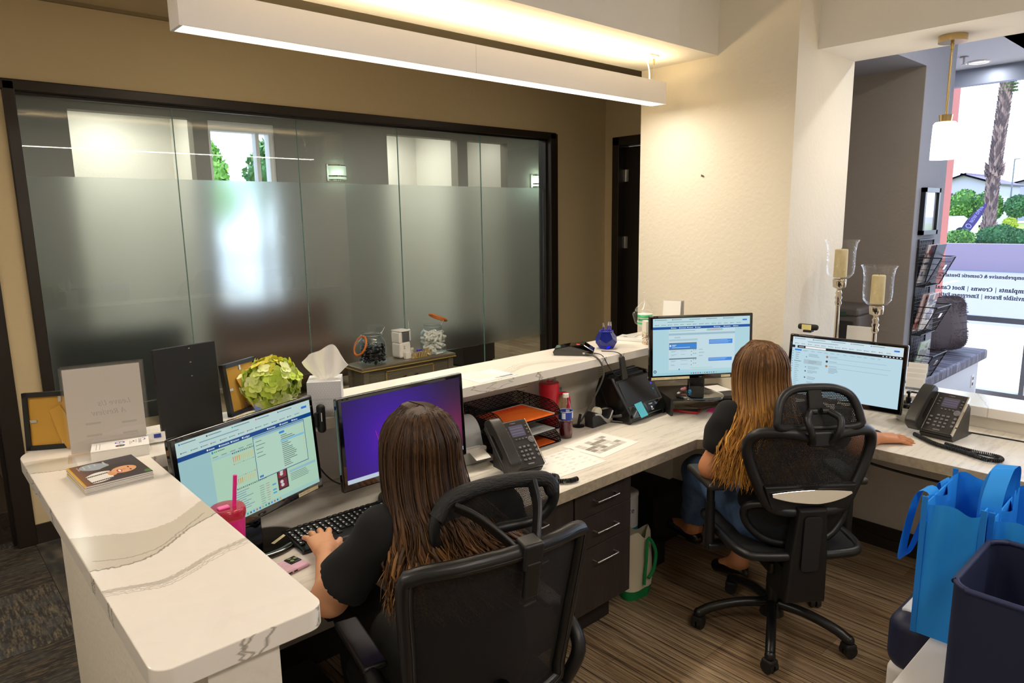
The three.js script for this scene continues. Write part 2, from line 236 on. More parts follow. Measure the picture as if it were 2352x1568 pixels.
{ // lobby pendant
  const t = thing('pendant_lamp', 'frosted white glass pendant lamp on a brass rod under the beam', 'lamp', [3.95, 2.575, -1.185]);
  part('canopy', cyl(0.062, 0.062, 0.032, 0, -0.016, 0, 32), mBrass, t); part('rod', [cyl(0.006, 0.006, 0.34, 0, -0.2, 0, 12), cyl(0.009, 0.009, 0.03, 0, -0.05, 0, 12)], mBrass, t); part('socket', cyl(0.026, 0.03, 0.035, 0, -0.385, 0, 24), mBrass, t);
  part('shade', lathe([[0.02, -0.4], [0.045, -0.402], [0.052, -0.412], [0.055, -0.58], [0.051, -0.58], [0.048, -0.415], [0.02, -0.405]], 32), M(0xffffff, 0.7, { transmission: 0.5, thickness: 0, emissive: 0xfff3e0, emissiveIntensity: 0.9 }), t);
  const l = new THREE.PointLight(0xffecd0, 0.3); l.position.set(3.95, 2.08, -1.185); l.castShadow = true; l.shadow.radius = 1; scene.add(l);
  part('bulb', sph(0.022, 0, -0.49, 0), M(0xffffff, 0.5, { emissive: 0xfff3e0, emissiveIntensity: 4 }), t);
}
{ // room behind the glass
  for (const [i, x] of [0.6, 2.6, 4.6, 6.6].entries()) { const t = thing('ceiling_panel_light', 'square ceiling panel light in the room behind the frosted glass', 'light', [x, 2.95, -6.2], 0, 'ceiling panels behind the glass'); part('frame', rb(0.62, 0.02, 0.62, 0.004, 0, -0.008, 0), mWhite, t); part('diffuser', bx(0.57, 0.004, 0.57, 0, -0.021, 0), M(0xffffff, 0.6, { emissive: 0xf6f8ff, emissiveIntensity: 2.5 }), t); area(0.56, 0.56, 0xfff6ea, 22, [x, 2.922, -6.2], [x, 0, -6.2]); }
  for (const [x, k] of [[1.9, 26], [5.2, 26], [6.4, 7]]) { const t = thing('recessed_downlight', 'small round downlight in the white alcove behind the glass', 'light', [x, 2.95, -8.1], 0, 'alcove downlights behind the glass'); part('trim_ring', tor(0.07, 0.008, 0, -0.004, 0, PI / 2), mWhite, t); part('lens', cyl(0.065, 0.065, 0.006, 0, -0.004, 0, 24), M(0xffffff, 0.5, { emissive: 0xfff6ea, emissiveIntensity: 3 }), t); area(0.12, 0.12, 0xfff4e4, k * 12, [x, 2.935, -8.1], [x, 0, -8.1]); }
}
for (const [x, k, l] of [[-0.7, 16, 'added ceiling panel light, out of view, at the carpet end of the corridor'], [1.6, 9, 'added ceiling panel light, hidden by the soffit, in the corridor over the console table'], [3.9, 3, 'added ceiling panel light, hidden by the soffit, in the corridor by the dark door']]) { const t = thing('ceiling_panel_light', l, 'light', [x, 2.9, -3.25]); part('frame', rb(0.32, 0.02, 0.62, 0.004, 0, -0.008, 0), mWhite, t); part('diffuser', bx(0.27, 0.004, 0.57, 0, -0.021, 0), M(0xffffff, 0.6, { emissive: 0xfff2df, emissiveIntensity: 3 }), t); area(0.26, 0.56, 0xffeccf, k, [x, 2.872, -3.25], [x, 0, -3.25]); }  // added lamps, all out of view, to brighten the corridor
function sconce(pos, turn, label, k) {
  const t = thing('wall_sconce', label, 'sconce', pos, turn); part('backplate', rb(0.24, 0.19, 0.01, 0.002, 0, 0, 0.005), mSteel, t);
  part('glass_shade', new THREE.CylinderGeometry(0.16, 0.16, 0.19, 20, 1, true, -0.8, 1.6).translate(0, 0, -0.07), M(0xf4fff4, 0.6, { transmission: 0.4, thickness: 0, emissive: 0xe8ffe4, emissiveIntensity: 0.2 }), t);
  for (const y of [0.085, -0.04, -0.085]) part('band', new THREE.CylinderGeometry(0.163, 0.163, 0.016, 20, 1, true, -0.8, 1.6).translate(0, y, -0.07), mChrome, t);
  const l = new THREE.PointLight(0xeaffea, k); l.position.set(0, 0.0, 0.05); l.castShadow = true; t.add(l); return t;
}
sconce([4.08, 2.3, -7.6], 0, 'half-round glass wall sconce with chrome bands, facing the frosted window', 0.05);
sconce([7.375, 2.28, -7.6], 0, 'brightly lit glass wall sconce in the corner beyond the frosted window', 0.3);
{ const t = thing('fire_sprinkler', 'small metal fire sprinkler on the lobby ceiling', 'sprinkler', [6.834, 3.0, -1.954]); part('escutcheon', cyl(0.035, 0.03, 0.012, 0, -0.006, 0), mSteel, t); part('stem', cyl(0.009, 0.009, 0.05, 0, -0.035, 0, 10), mSteel, t); part('deflector', cyl(0.018, 0.018, 0.004, 0, -0.062, 0, 16), mSteel, t); }
for (const [x, z, k, l] of [[7.15, -1.93, 120, 'round white recessed downlight in the lobby ceiling by the window'], [4.72, -0.7, 420, 'added round downlight in the lobby ceiling, hidden beyond the beam']]) { const t = thing('recessed_downlight', l, 'light', [x, 3.0, z]); area(0.12, 0.12, 0xf2f3f6, k, [x, 2.99, z], [x, 0, z]); part('trim_ring', tor(0.075, 0.01, 0, -0.003, 0, PI / 2), mWhite, t); part('lens', cyl(0.07, 0.07, 0.004, 0, -0.002, 0, 24), M(0xffffff, 0.5, { emissive: 0xf6f2ec, emissiveIntensity: 0.8 }), t); }  // the downlight beyond the beam is added, unseen, to brighten the lobby walls
// ---------------------------------------------------------------- counters
// quartz with grey veins; the drawing is in metres over the plan of the slab
const jag = rng(31);
function vein(x, pts, w, col, alpha, S, rough = 0.006) {
  x.strokeStyle = col; x.globalAlpha = alpha; x.lineWidth = w * S; x.lineJoin = 'round'; x.beginPath();
  const c = new THREE.CatmullRomCurve3(pts.map((p) => V(p[0], 0, p[1]))), n = 90;
  for (let i = 0; i <= n; i++) { const p = c.getPoint(i / n), a = (p.x + (jag() - 0.5) * rough) * S, b = (p.z + (jag() - 0.5) * rough) * S; i ? x.lineTo(a, b) : x.moveTo(a, b); } x.stroke(); x.globalAlpha = 1;
}
function blob(x, top, bot, col, alpha, S) {
  x.fillStyle = col; x.globalAlpha = alpha; x.beginPath(); const A = new THREE.CatmullRomCurve3(top.map((p) => V(p[0], 0, p[1]))), B = new THREE.CatmullRomCurve3(bot.map((p) => V(p[0], 0, p[1])));
  for (let i = 0; i <= 120; i++) { const p = A.getPoint(i / 120); x.lineTo((p.x + (jag() - 0.5) * 0.005) * S, (p.z + (jag() - 0.5) * 0.005) * S); } for (let i = 120; i >= 0; i--) { const p = B.getPoint(i / 120); x.lineTo((p.x + (jag() - 0.5) * 0.004) * S, (p.z + (jag() - 0.5) * 0.004) * S); } x.closePath(); x.fill(); x.globalAlpha = 1;
}
const OX = 0.15, OZ = -2.55, SPAN = 3.4;                   // plan rectangle the drawing covers: x 0.15..3.55, z -2.55..-0.85
const quartzTex = canvasTex(2048, 1024, (x) => {
  const S = 2048 / SPAN; x.fillStyle = '#efe9df'; x.fillRect(0, 0, 2048, 1024);
  const q = rng(9); for (let i = 0; i < 2600; i++) { x.fillStyle = q() > 0.5 ? '#f6f1e8' : '#e6dfd3'; x.globalAlpha = 0.12; x.beginPath(); x.ellipse(q() * 2048, q() * 1024, 4 + q() * 40, 3 + q() * 10, q() * 3, 0, 7); x.fill(); } x.globalAlpha = 1;
  x.save(); x.translate(-OX * S, -OZ * S);
  blob(x, [[0.2, -1.7], [0.279, -1.66], [0.344, -1.623], [0.407, -1.628], [0.456, -1.666], [0.52, -1.73]], [[0.2, -1.51], [0.267, -1.478], [0.314, -1.476], [0.365, -1.506], [0.423, -1.56], [0.52, -1.615]], '#cdc6b6', 0.85, S);
  vein(x, [[0.2, -1.505], [0.267, -1.478], [0.314, -1.476], [0.365, -1.506], [0.423, -1.56], [0.52, -1.615]], 0.004, '#938b7e', 0.9, S); vein(x, [[0.233, -1.537], [0.294, -1.506], [0.348, -1.51], [0.402, -1.555], [0.481, -1.627]], 0.0025, '#9a9284', 0.8, S, 0.004);
  for (let k = 0; k < 5; k++) vein(x, [[0.2, -1.39], [0.272, -1.362], [0.313, -1.347], [0.365, -1.364], [0.422, -1.394], [0.52, -1.42]].map(([a, b]) => [a, b + (k - 2) * 0.007]), k === 1 ? 0.009 : 0.002, '#a8a193', k === 1 ? 0.55 : 0.6, S, 0.005);
  blob(x, [[0.15, -2.36], [0.227, -2.351], [0.266, -2.345], [0.34, -2.31]], [[0.15, -2.24], [0.224, -2.231], [0.26, -2.215], [0.33, -2.19]], '#d0c9ba', 0.8, S); vein(x, [[0.15, -2.24], [0.224, -2.231], [0.26, -2.215], [0.35, -2.18]], 0.003, '#9a9284', 0.8, S);
  for (let k = 0; k < 4; k++) vein(x, [[1.86, -2.14], [1.923, -2.202], [2.032, -2.242], [2.124, -2.283], [2.23, -2.273], [2.339, -2.204], [2.45, -2.13]].map(([a, b]) => [a, b - k * 0.016]), 0.003, '#b7ae9c', 0.7, S, 0.006);
  blob(x, [[1.95, -2.21], [2.03, -2.246], [2.124, -2.3], [2.23, -2.29], [2.34, -2.21]], [[1.95, -2.2], [2.03, -2.23], [2.124, -2.262], [2.23, -2.255], [2.34, -2.2]], '#d9d1c0', 0.8, S);
  for (const [a, b] of [[1.1, -2.3], [2.75, -2.35], [3.2, -2.3]]) vein(x, [[a - 0.12, b - 0.15], [a, b], [a + 0.1, b + 0.18]], 0.004, '#c2baaa', 0.6, S, 0.01);
  x.restore();
});
const quartzEdgeTex = canvasTex(1024, 64, (x) => { x.fillStyle = '#efe9df'; x.fillRect(0, 0, 1024, 64); const q = rng(12); for (const [a, w] of [[560, 60], [640, 26], [760, 16], [805, 14], [980, 10], [110, 16], [152, 10]]) for (let k = 0; k < 3; k++) { x.strokeStyle = '#8f877a'; x.globalAlpha = 0.75; x.lineWidth = 1.6; x.beginPath(); let p = a + (q() - 0.5) * w; x.moveTo(p, 66); for (let y = 60; y > -4; y -= 6) { p += (q() - 0.45) * w * 0.35; x.lineTo(p, y); } x.stroke(); } }, true);
const mQuartz = M(0xffffff, 0.16, { map: quartzTex }), mQuartzEdge = M(0xffffff, 0.2, { map: quartzEdgeTex });
{
  const t = thing('quartz_ledge_counter', 'white quartz ledge with grey veins topping the L-shaped half wall', 'counter');
  const s = new THREE.Shape(), r = 0.03, P = [[0.221, -2.485], [3.498, -2.485], [3.498, -2.148], [0.501, -2.148], [0.501, -1.066], [0.221, -1.066]];
  // outline in (x, -z)
  s.moveTo(0.221 + 0.09, 2.485); s.lineTo(3.498, 2.485); s.lineTo(3.498, 2.148); s.lineTo(0.501, 2.148); s.lineTo(0.501, 1.066 + r); s.absarc(0.501 - r, 1.066 + r, r, 0, -PI / 2, true); s.lineTo(0.221 + r, 1.066); s.absarc(0.221 + r, 1.066 + r, r, -PI / 2, -PI, true); s.lineTo(0.221, 2.485 - 0.09); s.absarc(0.221 + 0.09, 2.485 - 0.09, 0.09, PI, PI / 2, true);
  const g = extr(s, 0.036, 0.002, { curveSegments: 12 }).rotateX(-PI / 2).translate(0, 1.032, 0).toNonIndexed(), p = g.attributes.position, n = g.attributes.normal, uv = g.attributes.uv;
  const top = [], side = [];
  for (let i = 0; i < p.count; i += 3) (Math.abs(n.getY(i)) + Math.abs(n.getY(i + 1)) + Math.abs(n.getY(i + 2)) > 1.5 ? top : side).push(i);
  const pick = (list, f) => { const q = new THREE.BufferGeometry(), a = [], b = [], c = []; for (const i of list) for (let k = i; k < i + 3; k++) { a.push(p.getX(k), p.getY(k), p.getZ(k)); b.push(n.getX(k), n.getY(k), n.getZ(k)); c.push(...f(p.getX(k), p.getY(k), p.getZ(k), n.getX(i))); } q.setAttribute('position', new THREE.Float32BufferAttribute(a, 3)); q.setAttribute('normal', new THREE.Float32BufferAttribute(b, 3)); q.setAttribute('uv', new THREE.Float32BufferAttribute(c, 2)); return q; };
  part('slab', pick(top, (x, y, z) => [(x - OX) / SPAN, 1 - (z - OZ) / (SPAN / 2)]), mQuartz, t);
  part('slab_edge', pick(side, (x, y, z, nx) => [(Math.abs(nx) > 0.7 ? z + 4 : x) / 3.4, (y - 1.03) / 0.04]), mQuartzEdge, t);
}
const quartz2 = canvasTex(512, 2048, (x) => { x.fillStyle = '#e9e5df'; x.fillRect(0, 0, 512, 2048); const S = 640; for (let k = 0; k < 14; k++) { const y = k * 0.24; vein(x, [[-0.1, y], [0.2, y + 0.1], [0.5, y + 0.05 + 0.2 * jag()], [0.9, y + 0.34]], k % 3 ? 0.003 : 0.008, '#b9b2a6', 0.8, S, 0.01); } });
{ const t = thing('quartz_transaction_ledge', 'low white quartz ledge between the desk and the lobby', 'counter'); const g = rb(0.277, 0.046, 3.9, 0.003, 0, 0, 0); const uv = g.attributes.uv, p = g.attributes.position; for (let i = 0; i < p.count; i++) uv.setXY(i, (p.getX(i) + 0.14) / 0.8, (p.getZ(i) + 2) / 4); part('slab', g, M(0xffffff, 0.14, { map: quartz2 }), t, 3.83, 0.822, 0.221); }
const lamTex = tex(1024, 1024, (u, v) => { const a = fbm(u, v, 5, 60, 4), b = fbm(u, v, 60, 160, 2), c = fbm(u, v, 4, 9, 3); return mix3(mix3([232, 226, 213], [214, 207, 193], Math.max(0, (a - 0.5) * 3)), [190, 182, 168], Math.max(0, b * 0.5 + a * 0.5 - 0.58) * 2.2 + (c > 0.6 ? 0.06 : 0)); });
const lamEdge = tex(512, 256, (u, v) => mix3([196, 189, 174], [158, 150, 135], fbm(u, v, 40, 40, 4)));
const mLam = M(0xffffff, 0.42, { map: lamTex }), mLamEdge = M(0xf2ece0, 0.55, { map: lamEdge });
{
  const t = thing('laminate_desk_worktop', 'L-shaped stone-look laminate desk worktop below the quartz ledge', 'worktop');
  const s = shapeOf([[0.42, 2.4], [3.5, 2.4], [3.5, 1.731], [3.712, 1.731], [3.712, -0.6], [3.06, -0.6], [3.06, 1.25], [2.63, 1.68], [0.42, 1.68]]);
  part('surface', uvm(extr(s, 0.0015).rotateX(-PI / 2), 1).translate(0, 0.7385, 0), mLam, t); part('edge_band', uvm(extr(s, 0.043).rotateX(-PI / 2), 0.5).translate(0, 0.6953, 0), mLamEdge, t);
}
// drawer units
const woodDark = tex(512, 512, (u, v) => { const a = fbm(u, v, 128, 3, 3), b = fbm(u, v, 30, 2, 2); return mix3([40, 33, 31], [66, 56, 53], Math.max(0, Math.min(1, a * 0.8 + b * 0.5 - 0.25))); });
const mDrawer = M(0xffffff, 0.5, { map: woodDark }), mCarcass = M(0x1f1a18, 0.6);
function drawerUnit(x0, x1, label, hs) {
  const w = x1 - x0, t = thing('drawer_cabinet', label, 'cabinet', [(x0 + x1) / 2, 0, -1.72]);
  part('body', bx(w, 0.545, 0.6, 0, 0.42, -0.322), mCarcass, t);
  part('plinth', bx(w - 0.06, 0.12, 0.5, 0, 0.07, -0.34), mCarcass, t);
  let y = 0.693; for (const h of hs) { const d = part('drawer', uvm(rb(w - 0.003, h - 0.003, 0.019, 0.001, 0, 0, 0), 0.5), mDrawer, t, 0, y - h / 2, -0.0105); const q = h > 0.2 ? h / 2 - 0.06 : 0; part('handle', tube([[-0.065, q, 0.009], [-0.064, q, 0.03], [-0.056, q, 0.038], [0.056, q, 0.038], [0.064, q, 0.03], [0.065, q, 0.009]], 0.004, 30, 8), mSteel, d); y -= h; }
}
drawerUnit(1.862, 2.21, 'dark woodgrain three-drawer cabinet next to the canvas bag', [0.125, 0.135, 0.28]);
drawerUnit(1.40, 1.855, 'dark woodgrain drawer cabinet behind the mesh chair with leather-edged back', [0.135, 0.145, 0.26]);
// ---------------------------------------------------------------- screens
const q40 = rng(40);
function lines(x, a, b, w, n, dy, col, h = 3, vary = 0.5) { x.fillStyle = col; for (let i = 0; i < n; i++) x.fillRect(a, b + i * dy, w * (1 - vary * q40()), h); }
function browser(x, W, bg, bar) {
  x.fillStyle = bg; x.fillRect(0, 0, W, 576); x.fillStyle = '#ffffff'; x.globalAlpha = 0.35; x.fillRect(0, 0, W, 84); x.globalAlpha = 1; x.font = '13px sans-serif'; x.fillStyle = '#5c7c8c';
  for (let i = 0; i < 5; i++) { x.fillStyle = ['#3a7fd0', '#333', '#2b9', '#c66', '#36c'][i]; x.fillRect(20 + i * 180, 10, 9, 9); lines(x, 34 + i * 180, 12, 120, 1, 0, '#6f8c99', 5, 0.3); }
  lines(x, 150, 36, 300, 1, 0, '#7aa0b4', 5, 0.1); for (let i = 0; i < 14; i++) { x.fillStyle = ['#456', '#2a8', '#36c', '#a55'][i % 4]; x.fillRect(24 + i * 66, 62, 7, 7); lines(x, 34 + i * 66, 63, 40, 1, 0, '#7d96a2', 4, 0.4); }
  x.fillStyle = '#2f7be8'; x.fillRect(W - 80, 30, 48, 14);
  if (bar) { x.fillStyle = bar; x.fillRect(0, 84, W, 26); x.fillStyle = '#fff'; x.font = 'bold 14px sans-serif'; ['Home', 'Schedule', 'Patient', 'Ledger'].forEach((s, i) => { x.fillRect(190 + i * 84, 92, 10, 10); x.fillText(s, 204 + i * 84, 103); }); ['Settings', 'Location', 'Menu'].forEach((s, i) => { x.fillRect(640 + i * 104, 92, 10, 10); x.fillText(s, 654 + i * 104, 103); }); }
  for (let i = 0; i < 12; i++) { x.fillStyle = ['#2aa198', '#555', '#3b82f6', '#e05b4b', '#2f6fdc', '#e0b040'][i % 6]; x.fillRect(400 + i * 24, 557, 11, 11); }
}
const scrChart = canvasTex(1024, 576, (x, W) => {
  browser(x, W, '#a9d6cf', '#08488f'); x.fillStyle = '#a3cfd2'; x.fillRect(0, 110, 210, 466); x.fillStyle = '#b9dfc6'; x.fillRect(210, 110, 814, 440);
  x.fillStyle = '#3f9ad0'; x.fillRect(218, 116, 12, 14); x.fillStyle = '#20a040'; x.fillRect(236, 120, 7, 7); x.fillRect(248, 120, 7, 7); lines(x, 260, 121, 70, 1, 0, '#476', 4); for (let i = 0; i < 5; i++) lines(x, 220 + i * 62, 150, 44, 1, 0, '#7aa49c', 5, 0.2);
  x.fillStyle = '#a9d4d8'; x.fillRect(216, 160, 230, 12);
  for (let i = 0; i < 16; i++) for (const y of [168, 392]) { x.strokeStyle = x.fillStyle = '#2c3a36'; x.lineWidth = 2; x.beginPath(); x.arc(360 + i * 14.5, y, 4, 0, 7); i % 3 ? x.stroke() : x.fill(); }
  for (let i = 0; i < 16; i++) for (const [y, s] of [[190, 1], [330, -1]]) { const cx = 360 + i * 14.5; x.fillStyle = i < 2 || i === 15 ? '#e79a78' : i < 4 ? '#e6a94e' : '#d8cf8e'; x.beginPath(); x.moveTo(cx - 4, y); x.lineTo(cx + 4, y); x.lineTo(cx + 2, y + 34 * 1); x.lineTo(cx - 2, y + 34); x.fill(); x.fillStyle = i % 5 === 0 ? '#d0503c' : '#9fbfa8'; x.fillRect(cx - 3, y + (s > 0 ? 44 : -14), 6, 5); }
  lines(x, 220, 438, 150, 9, 14, '#5670a8', 3); lines(x, 330, 410, 160, 9, 14, '#6478b0', 3); lines(x, 520, 430, 40, 9, 14, '#7b8f86', 3); lines(x, 570, 430, 30, 8, 15, '#c07a6a', 3); x.fillStyle = '#4aa6dc'; for (const y of [452, 486, 506]) x.fillRect(620, y, 30, 9);
  x.fillStyle = '#231d22'; x.fillRect(668, 372, 86, 140); x.fillStyle = '#8d3140'; x.fillRect(676, 378, 68, 58); x.fillStyle = '#7c2942'; x.fillRect(676, 446, 68, 58); x.fillStyle = '#d9d8d2'; for (const [a, b] of [[706, 396], [704, 412], [700, 462], [704, 484]]) { x.beginPath(); x.ellipse(a, b, 14, 11, 0, 0, 7); x.fill(); }
  x.fillStyle = '#9cc9d8'; x.fillRect(770, 412, 240, 16); lines(x, 778, 436, 190, 5, 11, '#5f7f7a', 3, 0.3);
  x.fillStyle = '#bfe3cf'; x.fillRect(520, 116, 430, 274); x.strokeStyle = '#2c5f9a'; x.lineWidth = 4; x.strokeRect(520, 116, 430, 274); x.fillStyle = '#9cc4d6'; x.fillRect(522, 118, 426, 14); lines(x, 536, 150, 90, 5, 24, '#6b8a80', 4); x.fillStyle = '#2e8fe0'; x.fillRect(730, 140, 44, 14); lines(x, 740, 166, 120, 17, 12.6, '#43574f', 3.4, 0.6); x.fillStyle = '#8ccbe8'; x.fillRect(734, 198, 208, 13); x.fillStyle = '#e5d650'; for (let i = 0; i < 15; i++) x.fillRect(928, 150 + i * 15, 6, 5); x.fillStyle = '#3b7fc8'; x.fillRect(534, 368, 30, 12);
});
const scrPurple = canvasTex(1024, 576, (x, W, H) => {
  let g = x.createRadialGradient(380, 330, 20, 380, 330, 620); g.addColorStop(0, '#6a17c8'); g.addColorStop(0.3, '#4414a8'); g.addColorStop(0.65, '#33147c'); g.addColorStop(1, '#241338'); x.fillStyle = g; x.fillRect(0, 0, W, H);
  g = x.createRadialGradient(960, 380, 10, 960, 380, 420); g.addColorStop(0, 'rgba(150,50,90,0.85)'); g.addColorStop(1, 'rgba(90,30,90,0)'); x.fillStyle = g; x.fillRect(0, 0, W, H);
  x.lineWidth = 5; for (let i = 0; i < 7; i++) { x.strokeStyle = ['#ff3fa0', '#c040ff', '#7a3cff'][i % 3]; x.globalAlpha = 0.55; x.beginPath(); x.moveTo(250 + i * 26, 250 + i * 22); x.quadraticCurveTo(300 + i * 34, 480, 520 + i * 30, 560); x.stroke(); } x.globalAlpha = 1;
  x.fillStyle = '#cfe0f2'; x.fillRect(0, 546, W, 30); for (let i = 0; i < 10; i++) { x.fillStyle = ['#3b82f6', '#e05b4b', '#2aa198', '#e0b040'][i % 4]; x.fillRect(360 + i * 28, 553, 15, 15); } x.fillStyle = '#555'; x.fillRect(950, 554, 50, 5); x.fillRect(960, 564, 40, 5);
});
const scrChat = canvasTex(1024, 576, (x, W) => {
  browser(x, W, '#a8dbe8', '#0a55a8'); x.fillStyle = '#b8e2ee'; x.fillRect(0, 110, W, 440); x.fillStyle = '#cfeaf4'; x.fillRect(165, 112, 700, 410); x.fillStyle = '#a4c8d8'; x.fillRect(165, 152, 700, 20); lines(x, 175, 126, 300, 1, 0, '#7ba', 4); for (let i = 0; i < 8; i++) { x.strokeStyle = ['#3a6', '#2a9', '#c44', '#c55', '#37a', '#a66', '#777', '#3a6'][i]; x.lineWidth = 3; x.strokeRect(570 + i * 21, 120, 13, 13); }
  x.fillStyle = '#b4d4e0'; x.fillRect(225, 188, 62, 14); x.fillRect(170, 212, 300, 18); x.fillStyle = '#647f8c'; x.fillRect(170, 248, 290, 11); x.fillStyle = '#3a8ee6'; x.fillRect(170, 259, 290, 48); x.fillStyle = '#647f8c'; x.fillRect(170, 307, 290, 11); x.fillRect(170, 404, 290, 12); x.fillStyle = '#fff'; x.fillRect(176, 268, 14, 18); lines(x, 200, 268, 60, 2, 10, '#fff', 4); lines(x, 200, 294, 190, 1, 0, '#e8f4ff', 4, 0.1);
  for (const y of [330, 366, 428, 466]) { lines(x, 190, y, 60, 2, 9, '#8fb4c2', 3); lines(x, 290, y, 80, 1, 9, '#8fb4c2', 3); x.fillStyle = '#3c4a60'; x.fillRect(400, y + 6, 7, 7); x.fillRect(425, y - 8, 7, 6); x.fillRect(446, y - 8, 7, 6); }
  x.fillStyle = '#3f90e8'; x.fillRect(590, 226, 250, 46); x.fillRect(586, 412, 250, 34); lines(x, 596, 234, 230, 3, 12, '#cfe6ff', 3, 0.3); lines(x, 592, 420, 220, 2, 11, '#cfe6ff', 3, 0.3); for (const y of [320, 352, 384]) lines(x, 484, y, 60, 1, 0, '#8fb4c2', 5); x.fillStyle = '#8fd8b0'; x.fillRect(390, 508, 240, 3); x.fillStyle = '#3f90e8'; x.fillRect(270, 512, 14, 12); x.strokeStyle = '#20303c'; x.lineWidth = 6; x.beginPath(); x.arc(24, 534, 12, 0, 7); x.stroke();
});
const scrMail = canvasTex(1024, 576, (x, W) => {
  browser(x, W, '#c2e2f0', null); x.fillStyle = '#12161c'; x.fillRect(52, 84, 972, 25); x.fillRect(0, 84, 28, 25); x.fillStyle = '#fff'; x.fillRect(132, 87, 200, 19); x.font = 'bold 13px sans-serif'; x.fillText('Outlook', 66, 101); for (let i = 0; i < 6; i++) x.fillRect(850 + i * 30, 92, 11, 10);
  x.fillStyle = '#2e8be6'; x.fillRect(28, 122, 68, 16); lines(x, 40, 156, 46, 4, 20, '#7f98a6', 5); lines(x, 30, 240, 70, 1, 0, '#55707e', 5, 0.1); lines(x, 40, 262, 50, 14, 20, '#8aa2b0', 4); for (let i = 0; i < 9; i++) { x.fillStyle = '#3a78b8'; x.fillRect(8, 140 + i * 26, 7, 7); }
  x.fillStyle = '#b3cbd6'; x.fillRect(128, 218, 178, 44); for (const y of [160, 228, 284, 326, 390, 440]) { lines(x, 172, y, 110, 3, 11, '#8aa3b0', 3.5); } for (const [y, c] of [[192, '#8aa0d8'], [294, '#8aa0d8'], [336, '#3a4a55'], [400, '#3a4a55']]) { x.fillStyle = c; x.beginPath(); x.arc(150, y, 7, 0, 7); x.fill(); }
  for (const [y, c] of [[168, '#b07850'], [214, '#2c3a44'], [260, '#b07850']]) { x.fillStyle = c; x.beginPath(); x.arc(352, y, 11, 0, 7); x.fill(); lines(x, 374, y - 5, 90, 1, 0, '#8aa3b0', 4); lines(x, 374, y + 9, 560, 1, 0, '#9db6c2', 3, 0.1); } lines(x, 374, 280, 110, 4, 13, '#7f98a6', 4); lines(x, 110, 132, 40, 1, 0, '#8aa', 4); for (let i = 0; i < 12; i++) lines(x, 130 + i * 62, 130, 44, 1, 0, '#93acb8', 4);
});
const stickerTex = (s) => canvasTex(256, 32, (x) => { x.fillStyle = '#e9dcb2'; x.fillRect(0, 0, 256, 32); x.fillStyle = '#4a4436'; x.font = '17px sans-serif'; x.fillText(s, 12, 22); });
const brandTex = canvasTex(128, 32, (x) => { x.fillStyle = '#0a0a0b'; x.fillRect(0, 0, 128, 32); x.fillStyle = '#b9b9b9'; x.font = 'bold 22px sans-serif'; x.fillText('/SUS', 26, 24); });
const hdmiTex = canvasTex(128, 32, (x) => { x.fillStyle = '#0a0a0b'; x.fillRect(0, 0, 128, 32); x.fillStyle = '#8a8a8a'; x.font = 'bold 20px sans-serif'; x.fillText('HDMI', 30, 23); });
function monitor(label, [cx, cy, cz], yaw, tilt, scr, k, baseY, stickers = [], baseShift = 0) {
  const n = V(Math.sin(yaw), 0, Math.cos(yaw)), t = thing('computer_monitor', label, 'monitor', [cx - n.x * 0.03, baseY, cz - n.z * 0.03], yaw), h = cy - baseY;
  const b = part('bezel', [rb(0.545, 0.327, 0.022, 0.006, 0, 0, -0.011), rb(0.44, 0.24, 0.035, 0.012, 0, 0, -0.035)], mBlackGloss, t, 0, h, 0.03, -tilt);
  const e = new THREE.MeshStandardMaterial({ color: 0x0a0a0c, roughness: 0.35, emissive: 0xffffff, emissiveMap: scr, emissiveIntensity: k });
  part('screen', print(0.51, 0.287), e, b, 0, 0.006, 0.0006); part('brand_mark', print(0.03, 0.0075), M(0xffffff, 0.4, { map: brandTex }), b, 0.0, -0.151, 0.0006); part('port_mark', print(0.024, 0.006), M(0xffffff, 0.4, { map: hdmiTex }), b, -0.24, 0.157, 0.0006);
  for (const [x, w, s] of stickers) part('label_strip', print(w, 0.0125), M(0xffffff, 0.6, { map: stickerTex(s) }), b, x, -0.1515, 0.0009);
  part('neck', [rb(0.085, h - 0.06, 0.03, 0.006, 0, (h - 0.05) / 2, -0.025), bx(0.12, 0.1, 0.02, 0, h - 0.06, -0.025)], mBlackGloss, t);
  const d = part('base', lathe([[0, 0.002], [0.108, 0], [0.116, 0.004], [0.112, 0.013], [0.09, 0.017], [0, 0.02]], 48).scale(1.05, 1, 0.92), mBlackGloss, t, baseShift, 0, 0.03);
  return [t, d, b];
}
const [, baseA, bezA] = monitor('black monitor showing a green-tinted tooth chart, beside the pink tumbler', [0.765, 1.0, -2.04], 0.357, 0.082, scrChart, 0.8, 0.74, [[0.2, 0.09, 'THIS LAST CHECK'], [-0.15, 0.1, 'CALL WAIT HOLD LIST']]);
part('label_strip', print(0.07, 0.012).rotateX(-PI / 2), M(0xffffff, 0.6, { map: stickerTex('PLEASE DO NOT MOVE') }), baseA, 0.03, 0.0195, 0.045, 0, 0.2);
monitor('black monitor showing a purple abstract wallpaper', [1.322, 0.995, -2.045], 0.034, 0.05, scrPurple, 0.75, 0.74);
monitor('black monitor on the dark riser showing a blue chat page', [2.99, 1.09, -1.9], -0.592, 0.05, scrChat, 0.85, 0.8315, [[-0.21, 0.105, 'https  patient portal'], [-0.115, 0.105, 'Call confirm'], [0.13, 0.05, 'CALL LIST']]);
const [monD] = monitor('black monitor showing an email inbox, in front of the candle holders', [3.38, 0.98, -1.36], -1.517, 0.084, scrMail, 0.9, 0.74, [[0.02, 0.06, 'CALL']]);
